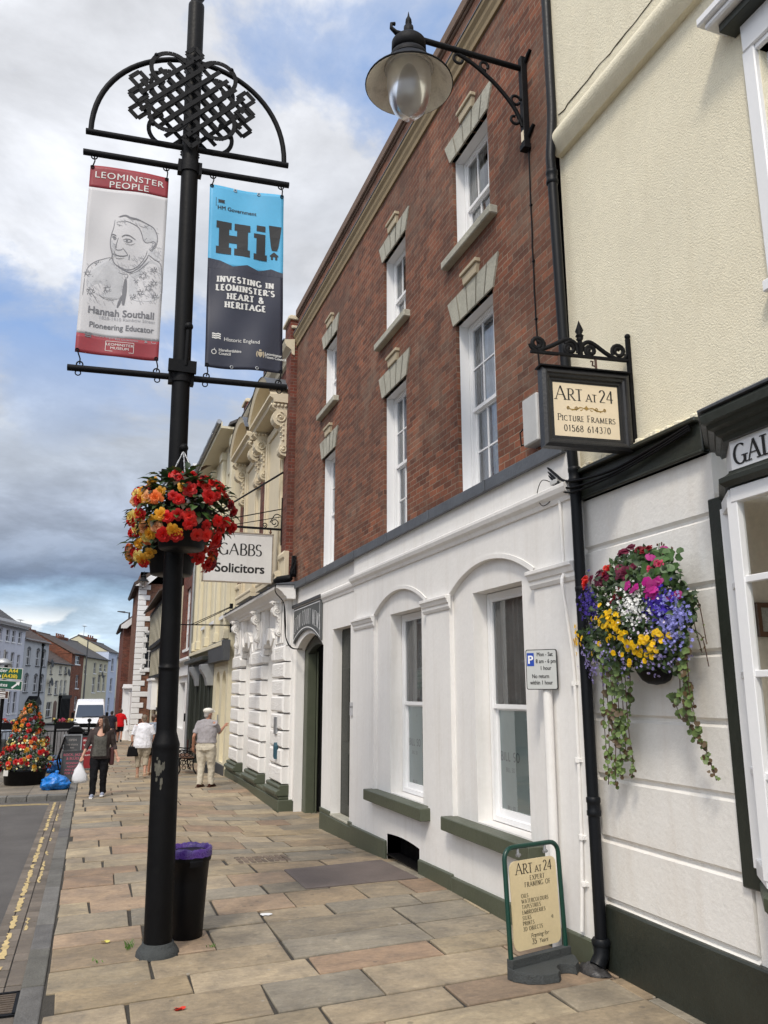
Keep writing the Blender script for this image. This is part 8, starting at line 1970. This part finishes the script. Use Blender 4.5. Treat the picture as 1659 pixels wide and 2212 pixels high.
    person('person with dark brown hair and glasses, mostly hidden behind the lamp post', (1.72, 24.0, gz(1.7, 24)), 1.64, 25, {'L': ((-.27, .0, 1.10), (-.28, .05, .84)), 'R': ((.28, .0, 1.10), (.28, .06, .84))}, {'L': (.05, 0), 'R': (-.1, .02)},
        dict(skin=skin2, top=c('grey_blue_cotton', (.22, .25, .30)), bottom=c('black_cloth', (.008, .008, .010)), shoe=c('tan_sandal', (.4, .27, .18)), hair=pbr('brown_hair', (.06, .032, .018), .5, .3, 30)), 1.02, 'short', 40, 'tee', 'shorts')
    person('man in white flat cap, grey polo shirt and cream trousers reaching towards the cream doorway', (2.70, 20.3, gz(2.7, 20.3) + .0), 1.82, 38, {'L': ((-.28, .02, 1.10), (-.27, .12, .87)), 'R': ((.30, .12, 1.17), (.42, .20, 1.30))}, {'L': (-.05, .0), 'R': (.12, .0)},
        dict(skin=skin2, top=c('grey_polo', (.32, .30, .31)), bottom=c('cream_chino', (.56, .51, .41)), shoe=c('brown_leather', (.055, .022, .014)), hair=pbr('grey_hair', (.35, .33, .31), .6), cap=c('cream_cap', (.74, .71, .64))), 1.27, 'short', 22, 'tucked', vox=.010, cap=True, loose=1.5)
    person('man in red T-shirt and black shorts walking away far down the pavement', (1.62, 48, gz(1.6, 48)), 1.80, 5, {'L': ((-.30, .0, 1.12), (-.30, .12, .9)), 'R': ((.30, -.04, 1.12), (.34, .12, .94))}, {'L': (.12, .0), 'R': (-.18, .06)},
        dict(skin=skin2, top=c('red_cotton', (.55, .008, .012)), bottom=c('black_cloth', (.008, .008, .01)), shoe=c('black_shoe', (.015, .015, .017)), hair=pbr('brown_hair_far', (.06, .035, .02), .6)), 1.05, 'short', 0, 'tee', 'shorts', vox=.013)
    person('dark haired person in dark top beside the man in red, behind the walking woman', (1.10, 46, gz(1.1, 46)), 1.72, 0, {'L': ((-.27, .0, 1.1), (-.28, .05, .86)), 'R': ((.27, .0, 1.1), (.28, .05, .86))}, {'L': (.08, 0), 'R': (-.1, .03)},
        dict(skin=skin, top=c('navy_top', (.02, .02, .03)), bottom=c('black_cloth', (.008, .008, .01)), shoe=c('black_shoe', (.015, .015, .017)), hair=pbr('black_hair', (.012, .010, .009), .5)), 1.0, 'short', 0, 'tee', vox=.013)

# ---------------------------------------------------------------- street things further off
def blue_bag(label, c, r, seed):
    b = MB(); n, m = 48, 30; vs = []
    for j in range(m + 1):
        u = j / m; th = pi * u
        for i in range(n):
            a = 2 * pi * i / n; d = Vector((sin(th) * cos(a), sin(th) * sin(a), -cos(th)))
            q = 1 + .22 * mnoise.noise(d * 1.6 + Vector((seed, 0, 0))) + .16 * mnoise.noise(d * 4.2 + Vector((0, seed, 0))) + .13 * abs(mnoise.noise(d * 8 + Vector((0, 0, seed)))) - .08 * abs(mnoise.noise(d * 15 + Vector((seed, seed, 0))))
            z = d.z * .62 * r * q
            vs.append((c[0] + d.x * r * q * (1.05 - .25 * max(0, d.z)), c[1] + d.y * r * q, max(c[2], c[2] + .48 * r + z)))
    b.add(vs, [(j * n + i, j * n + (i + 1) % n, (j + 1) * n + (i + 1) % n, (j + 1) * n + i) for j in range(m) for i in range(n)], 0, True)
    t = thing('rubbish_bag', label, 'rubbish bag', c, 'blue rubbish bags'); b.build('bag', M['bluebag'], t)
    b = MB(); tp = (c[0] + .02, c[1], c[2] + 1.12 * r); b.lathe([(.04, -.06), (.025, 0), (.05, .04), (.03, .07), (0, .05)], tp, 9); b.build('knot', M['bluebag'], t)
def a_board(label, c, w, h, fm, lines, colr, top=.0, lean=.12, frame_m=None):
    t = thing('a_board', label, 'pavement sign', c, 'chalk style A boards')
    S = lambda x, z, d=0: Vector((c[0] + x, c[1] + lean * z - d, c[2] + z))
    b = MB(); b.add([S(-w / 2, .06), S(w / 2, .06), S(w / 2, h), S(-w / 2, h)] + [S(-w / 2, .06, -.025), S(w / 2, .06, -.025), S(w / 2, h, -.025), S(-w / 2, h, -.025)], [(0, 1, 2, 3), (7, 6, 5, 4), (0, 4, 5, 1), (1, 5, 6, 2), (2, 6, 7, 3), (3, 7, 4, 0)])
    pn = b.build('panel', M[fm], t, bevel=.006)
    b = MB()
    for x in (-w / 2, w / 2): b.bar(S(x, 0, .004), S(x, h + .01, .004), .035, .03); b.bar(S(x, 0) + Vector((0, 2 * lean * h + .1, 0)), S(x, h), .03, .03)
    b.bar(S(-w / 2, h, .004), S(w / 2, h, .004), .03, .035); b.build('frame', M[frame_m or 'greyblk'], t)
    b = MB(); T = lambda x, y, o=0: S(x, y, .004 + o)
    for s, y, sz in lines: put_type(b, s, sz, T, 0, y, bold=.0015)
    b.build('lettering', pbr('board_lettering', colr, .7, .15, 20), pn)
def street():
    blue_bag('knotted blue rubbish bag on the kerb beside the flower tower', (-.64, 20.75, gz(-.6, 20.7)), .31, 1.3); blue_bag('second blue rubbish bag half hidden behind the metal bench', (-.82, 26.0, gz(-.8, 26)), .32, 7.7)
    a_board('dark A board with pink ROCK JAZZ & BLUES lettering beside the blue bag', (-.33, 22.6, gz(-.3, 22.5)), .50, .74, 'greyblk', [('ROCK, JAZZ', .62, .085), ('& BLUES', .53, .085), ('MONDAY', .42, .07), ('NIGHTS', .34, .07), ('AND SOUL', .26, .07), ('FOR CASH', .18, .07)], (.42, .10, .14))
    a_board('grey chalkboard A board with faded lettering behind the pink lettered one', (-.40, 24.6, gz(-.4, 24.6)), .46, 1.08, 'greyblk', [('OPEN', .92, .08), ('WE STOCK', .80, .06), ('AND', .72, .05), ('RECORDS', .64, .06), ('BOOKS', .55, .06), ('VINYL', .46, .06)], (.30, .28, .27), frame_m='steel')
    a_board('red A board lettered ANTIQUES VINTAGE RETRO, half hidden behind the walking woman', (.06, 26.6, gz(0, 26.6)), .46, .98, 'banner' if 'banner' in M else 'redboard', [('ANTIQUES', .84, .08), ('VINTAGE', .70, .085), ('RETRO', .55, .085), ('COLLECTABLES', .42, .05)], (.72, .70, .66))
    # black litter bin with domed lid
    t = thing('street_bin', 'black square street litter bin with peaked lid behind the chalkboards', 'bin', (-.37, 26.9, gz(-.3, 26.9)))
    z = gz(-.3, 26.9); b = MB(); b.box(-.58, -.16, 26.7, 27.1, z, z + 1.1); b.build('bin_body', M['black'], t, bevel=.03); b = MB(); b.prism([(-.62, z + 1.1), (-.12, z + 1.1), (-.14, z + 1.17), (-.28, z + 1.28), (-.46, z + 1.28), (-.60, z + 1.17)], 1, 26.68, 27.12); b.build('lid', M['black'], t, bevel=.02)
    # slatted metal bench on the island
    z = gz(-.8, 24.6); t = thing('metal_bench', 'dark blue slatted metal bench seen end on between flower tower and chalkboards', 'bench', (-.85, 25.0, z))
    for y in (24.3, 25.7):
        b = MB(); b.tube(smooth_line([(-.60, y, z + 1.05), (-.66, y, z + .80), (-.74, y, z + .48), (-.70, y, z + .25), (-.62, y, z)], 5), .022, 8); b.tube(smooth_line([(-.74, y, z + .46), (-1.2, y, z + .46), (-1.22, y, z + .2), (-1.26, y, z)], 5), .022, 8); b.build('end_frame', M['iron'], t)
    b = MB()
    for i in range(6): x = -.80 - i * .075; b.box(x - .03, x + .03, 24.3, 25.7, z + .46, z + .485)
    b.build('seat', M['navyslat'], t); b = MB()
    for i in range(5): zz = z + .58 + i * .10; x = -.735 + .13 * (i + 1) / 5; b.box(x - .012, x + .012, 24.3, 25.7, zz - .03, zz + .03)
    b.build('backrest', M['navyslat'], t)
    # ornate cast iron bench against the right hand shops
    z = gz(2.8, 24.2) + .02; t = thing('cast_iron_bench', 'ornate black cast iron bench beyond the man in the cap', 'bench', (2.7, 24.6, z))
    for y in (24.0, 25.4):
        b = MB(); T = lambda pts, r=.016: b.tube([(2.45 + p[0], y, z + p[1]) for p in smooth_line(pts, 5)], r, 7)
        T([(.0, 0), (.05, .12), (.03, .25), (.02, .38), (.04, .44), (.42, .42), (.46, .60), (.54, .84)], .02); T([(.50, 0), (.42, .14), (.40, .28), (.42, .42)], .02); T([(-.02, .38), (-.03, .52), (.02, .62), (.12, .64), (.30, .62), (.46, .62)], .018)
        for cx, cz, r in ((.10, .53, .06), (.22, .53, .055), (.33, .53, .05), (.12, .32, .07), (.26, .33, .065), (.36, .30, .05), (.15, .18, .05), (.30, .20, .05)): b.tube([(2.45 + p, y, z + q) for p, q in scroll(cx, cz, r, r, 1, 0, 14)], .011, 6)
        b.build('cast_end', M['iron'], t)
    for i in range(4): b = MB(); b.box(2.52 + i * .09, 2.59 + i * .09, 23.95, 25.45, z + .44, z + .465); b.build('seat_slat', M['wood'], t)
    for i in range(3): b = MB(); x = 2.90 + .035 * i; b.box(x, x + .025, 23.95, 25.45, z + .54 + i * .12, z + .62 + i * .12); b.build('back_slat', M['wood'], t)
    # guard railing with flower boxes
    Y = 31.0; z = base(Y); t = thing('guard_railing', 'black guard railing with ball topped posts along the back of the paved island', 'railing', (-2, Y, z))
    zt = .99
    b = MB(); b.bar((-7, Y, zt), (.2, Y, zt), .05, .05); b.build('top_rail', M['black'], t); b = MB(); b.bar((-7, Y, zt - .22), (.2, Y, zt - .22), .04, .04); b.build('middle_rail', M['black'], t); b = MB(); b.bar((-7, Y, z + .12), (.2, Y, z + .12), .04, .04); b.build('bottom_rail', M['black'], t)
    for i in range(7):
        x = -6.6 + i * 1.1; b = MB(); b.box(x - .04, x + .04, Y - .04, Y + .04, z, zt + .06); b.ball((x, Y, zt + .13), .07); b.build('post', M['black'], t)
    for i in range(64):
        x = -6.95 + i * .11; b = MB(); b.bar((x, Y, z + .12), (x, Y, zt - .22), .016, .016); b.build('baluster', M['black'], t)
    rs = random.Random(9); random.seed(9)
    for x, lab in ((-.82, 'flower box on the railing right of the flower tower'), (-2.55, 'flower box on the railing left of the flower tower'), (-4.2, 'flower box on the railing at the far left edge')):
        t = thing('rail_flower_box', lab, 'flower box', (x, Y - .1, zt + .02), 'flower boxes on the guard railing')
        b = MB(); b.prism([(x - .30, zt - .14), (x + .30, zt - .14), (x + .34, zt + .08), (x - .34, zt + .08)], 1, Y - .25, Y - .04); b.build('trough', M['binplastic'], t)
        b = MB()
        for i in range(150):
            p = Vector((x + rs.uniform(-.36, .36), Y - .15 + rs.uniform(-.12, .12), zt + .06 + rs.uniform(0, .14))); g = rs.uniform(.7, 1.3); L = rs.uniform(.04, .08); leaf(b, p, sph(rs) + Vector((0, -.3, .3)), (0, 0, 1), L, L * .6, (.04 * g, .08 * g, .02 * g))
        b.build('foliage', M['leaf'], t)
        for i in range(14): bloom(t, rs.choice(['red', 'orange', 'paleyellow', 'pink']), (x + rs.uniform(-.34, .34), Y - .24 + rs.uniform(-.04, .1), zt + .08 + rs.uniform(0, .13)), (0, -1, .3), rs.uniform(.035, .055))
    # direction signs
    t = thing('direction_sign', 'green and white road direction signs on a black post at the left edge', 'road sign', (-2.52, 27.2, -.2))
    b = MB(); b.tube([(-2.52, 27.2, base(27)), (-2.52, 27.2, 2.9)], .05, 10); b.tube([(-2.52, 27.2, base(27)), (-2.52, 27.2, .9)], .075, 10); b.build('post', M['black'], t)
    gs = pbr('road_sign_green', (.004, .085, .04), .4, .05, 4); yl = pbr('road_sign_yellow', (.75, .55, .02), .4)
    tilt = -.06
    for nm, x0, x1, z0, z1, m in (('upper_green_panel', -4.6, -2.03, 2.45, 2.80, gs), ('lower_green_panel', -4.6, -2.01, 2.15, 2.42, gs), ('brown_tourist_panel', -2.85, -2.36, 1.90, 2.13, pbr('sign_brown', (.07, .028, .015), .5))):
        P = lambda x, zz, d=0: (x, 27.1 - d, zz + tilt * (x - x1))
        b = MB(); b.add([P(x0, z0), P(x1, z0), P(x1, z1), P(x0, z1), P(x0, z0, -.03), P(x1, z0, -.03), P(x1, z1, -.03), P(x0, z1, -.03)], [(0, 1, 2, 3), (7, 6, 5, 4), (0, 4, 5, 1), (1, 5, 6, 2), (2, 6, 7, 3), (3, 7, 4, 0)]); pn = b.build(nm, M['signwhite'], t)
        b = MB(); e = .018; b.add([P(x0 + e, z0 + e, .003), P(x1 - e, z0 + e, .003), P(x1 - e, z1 - e, .003), P(x0 + e, z1 - e, .003)], [(0, 1, 2, 3)]); f = b.build('panel_face', m, pn)
        b = MB(); TT = lambda x, y, o=0: P(x, y, .006 + o)
        if nm[0] == 'u':
            put_type(b, 'Rhayader', .155, TT, -2.46, 2.66, align='RIGHT', bold=.002); put_type(b, 'Brecon', .155, TT, -2.62, 2.50, align='RIGHT', bold=.002); b.build('lettering', M['wpaint'], pn)
            b = MB(); put_type(b, 'A44', .155, TT, -2.42, 2.66, align='LEFT', bold=.004); put_type(b, '(A438)', .155, TT, -2.60, 2.50, align='LEFT', bold=.004); b.build('route_numbers', yl, pn)
        elif nm[0] == 'l':
            put_type(b, 'Other routes', .15, TT, -2.42, 2.235, align='RIGHT', bold=.002); b.bar(TT(-2.30, 2.20), TT(-2.12, 2.36), .05, .004, up=(0, -1, 0)); b.add([TT(-2.08, 2.395), TT(-2.20, 2.37), TT(-2.10, 2.28)], [(0, 1, 2)]); b.build('lettering', M['wpaint'], pn)
        else:
            for z_ in (2.07, 2.0): b.bar(TT(-2.78, z_), TT(-2.45, z_), .03, .003, up=(0, -1, 0))
            b.bar(TT(-2.75, 1.93), TT(-2.75, 1.97), .02, .003, up=(0, -1, 0)); b.bar(TT(-2.68, 1.95), TT(-2.45, 1.95), .03, .003, up=(0, -1, 0)); b.build('lettering', M['wpaint'], pn)
    t = thing('traffic_sign', 'grey back of a round traffic sign on its post against the lavender house', 'road sign', (-4.3, 45, -.6))
    b = MB(); b.tube([(-4.3, 45.05, -.6), (-4.3, 45.05, 4.2)], .045, 8); b.build('post', M['steel'], t); b = MB(); b.lathe([(0, -.01), (.42, -.01), (.42, .01), (0, .01)], (-4.3, 45, 3.35), 24, T=Matrix.Rotation(pi / 2, 3, 'X')); b.build('disc', M['steel'], t); b = MB(); b.box(-4.68, -3.92, 44.92, 44.98, 3.5, 3.56); b.box(-4.68, -3.92, 44.92, 44.98, 3.15, 3.21); b.build('bracing', M['steel'], t)
    # van
    Y = 58.0; z = base(Y) - .115; t = thing('white_van', 'white high roofed van facing us on the road beyond the railing', 'van', (0, Y, z))
    b = MB(); b.prism([(0.02, .30), (0.0, .55), (.06, .92), (.52, 1.16), (1.15, 1.98), (1.40, 2.26), (2.1, 2.42), (6.0, 2.42), (6.1, .45), (6.0, .30)], 0, -.98, .98); b.v = [(v[0] * (1 - .10 * max(0, (v[2] - 1.0) / 1.4)), v[1] + Y, v[2] + z) for v in b.v]; b.build('body', M['vanwhite'], t, bevel=.10, segs=3)
    b = MB(); q = [(-.90, .60, 1.24), (.90, .60, 1.24), (.80, 1.22, 2.04), (-.80, 1.22, 2.04)]; b.add([(p[0], Y + p[1] - .045, z + p[2] + .01) for p in q], [(0, 1, 2, 3)]); b.build('windscreen', M['vanglass'], t)
    b = MB(); b.box(-.62, .62, Y - .02, Y + .03, z + .62, z + .86); b.build('grille', M['black'], t, bevel=.02); b = MB(); b.box(-.96, .96, Y - .07, Y + .1, z + .28, z + .54); b.build('bumper', M['greyblk'], t, bevel=.04); b = MB(); b.box(-.24, .24, Y - .085, Y - .07, z + .36, z + .47); b.build('number_plate', M['signwhite'], t)
    b = MB(); b.lathe([(0, -.012), (.10, -.012), (.10, .01), (0, .01)], (0, Y - .02, z + .80), 16, T=Matrix.Rotation(pi / 2, 3, 'X')); b.build('round_badge', M['steel'], t)
    b = MB(); b.tube([(-.5, Y + .52, z + 1.27), (.1, Y + .58, z + 1.30)], .015, 5); b.tube([(.05, Y + .52, z + 1.27), (.6, Y + .58, z + 1.30)], .015, 5); b.build('wipers', M['black'], t)
    for s in (-1, 1):
        b = MB(); b.prism([(s * .62, .70), (s * .94, .74), (s * .93, 1.0), (s * .70, .90)], 1, Y - .0, Y + .12); b.v = [(v[0], v[1] + .02, v[2] + z) for v in b.v]; b.build('headlight', M['steel'], t, bevel=.02)
        b = MB(); b.box(s * 1.08 - .09, s * 1.08 + .09, Y + .62, Y + .72, z + 1.22, z + 1.58); b.build('mirror', M['black'], t, bevel=.03)
        for yy in (.85, 4.9): b = MB(); b.lathe([(.0, -.11), (.22, -.11), (.34, -.10), (.34, .10), (.22, .11), (.0, .11)], (s * .86, Y + yy, z + .34), 20, T=Matrix.Rotation(pi / 2, 3, 'Y')); b.build('wheel', M['rubber'], t)
    b = MB(); b.tube([(0.0, Y + 1.5, z + 2.3), (0, Y + 1.42, z + 2.02)], .012, 5); b.build('aerial', M['black'], t)
    # parked car at the left edge
    Y = 43.0; z = base(Y) - .115; x0 = -6.3; t = thing('parked_car', 'silver blue hatchback on the road behind the flower tower at the left edge', 'car', (x0 + 1.2, Y, z))
    carm = pbr('silver_blue_car_paint', (.26, .30, .36), .3, .05, 3, coat=.6)
    b = MB(); b.prism([(0, .35), (0, .75), (.25, .92), (.9, .98), (1.5, 1.42), (2.2, 1.48), (2.75, 1.40), (3.35, .98), (4.0, .85), (4.15, .6), (4.12, .32)], 1, Y - .85, Y + .85); b.v = [(v[0] + x0 - .75, Y + (v[1] - Y) * (1 - .22 * max(0, (v[2] - .9) / .55)), v[2] + z) for v in b.v]; b.build('body', carm, t, bevel=.06, segs=3)
    for q in ([(1.02, 1.0), (1.55, 1.38), (2.1, 1.42), (2.1, 1.0)], [(2.18, 1.0), (2.18, 1.42), (2.66, 1.36), (3.14, 1.0)]):
        b = MB(); b.add([(p[0] + x0 - .75, Y - .85 * (1 - .22 * max(0, (p[1] - .9) / .55)) - .012, p[1] + z) for p in q], [(3, 2, 1, 0)]); b.build('side_window', M['vanglass'], t)
    b = MB(); b.add([(x0 - .75 + p[0] + .012, Y + p[1], z + p[2] + .012) for p in ((3.30, -.72, 1.01), (3.30, .72, 1.01), (2.80, .62, 1.37), (2.80, -.62, 1.37))], [(0, 1, 2, 3)]); b.build('windscreen', M['vanglass'], t)
    for s in (-1, 1):
        b = MB(); b.ball((x0 - .75 + 4.02, Y + s * .62, z + .70), (.09, .16, .09), 10, 6); b.build('headlight', M['wpaint'], t)
        for xx in (.75, 3.35): b = MB(); b.lathe([(.0, -.09), (.18, -.10), (.31, -.09), (.31, .09), (.18, .1), (.0, .09)], (x0 - .75 + xx, Y + s * .80, z + .31), 20, T=Matrix.Rotation(pi / 2, 3, 'X')); b.build('wheel', M['rubber'], t)
    # far street lamps
    for (x, y, zt, dx, lab) in ((-.76, 90, 7.45, .75, 'tall thin street lamp in front of the straw coloured house'), (2.19, 62, 7.85, -.75, 'street lamp head rising above the far brick gable')):
        t = thing('street_lamp', lab, 'street lamp', (x, y, base(y))); b = MB(); b.tube([(x, y, base(y)), (x, y, zt)], [.11, .06], 8); b.build('pole', M['greyblk'], t)
        b = MB(); b.tube([(x, y, zt - .05), (x + dx * .45, y, zt)], .04, 6); b.build('arm', M['greyblk'], t); b = MB(); b.prism([(x + dx * .4, zt - .06), (x + dx * 1.15, zt + .02), (x + dx * 1.1, zt + .07), (x + dx * .4, zt + .06)], 1, y - .12, y + .12); b.build('lamp_head', M['greyblk'], t)
def opposite_row():
    """brick terrace facing the shops across the road: outside the frame, seen only as reflections in the panes"""
    F = frame(-11.5, 66, 180); t = thing('opposite_terrace', 'brick terrace across the road, seen only as reflections in the shop windows', 'building', (-11.5, 38, 0))
    ops = [(4 + i * 3.4, 5.1 + i * 3.4, z, z + h) for i in range(15) for z, h in ((.9, 1.7), (3.6, 1.8), (6.5, 1.4))]
    body(t, F, 0, 56, -1.3, 8.8, ops, 'brick3', 7)
    for o in ops: simple_window(t, F, *o, cols=2, rows=1)
    roof(t, F, 0, 56, 8.8, 11, 7, 'slate')
M['redboard'] = pbr('red_board', (.24, .012, .016), .5, .1, 4); M['navyslat'] = pbr('navy_slat', (.02, .035, .07), .4, .1, 4)
brick_house()
shop_building()
rusticated()
right_row()
left_row()
opposite_row()
lamp_post()
banners()
wall_lamp('black swan arm lantern with dirty cream shade high on the brick wall', 3.92, 6.4, 8.66, 1.36)
_l = wall_lamp('tiny distant black lantern on the white quoined brick corner', 2.43, 50, 8.95, .9, .75, False); _l.rotation_euler = (0, 0, pi / 2)
lamp_cable()
framers_sign()
solicitors_sign()
fittings()
pavement_sign()
bin_()
baskets()
wall_basket()
tower_planter()
people()
street()
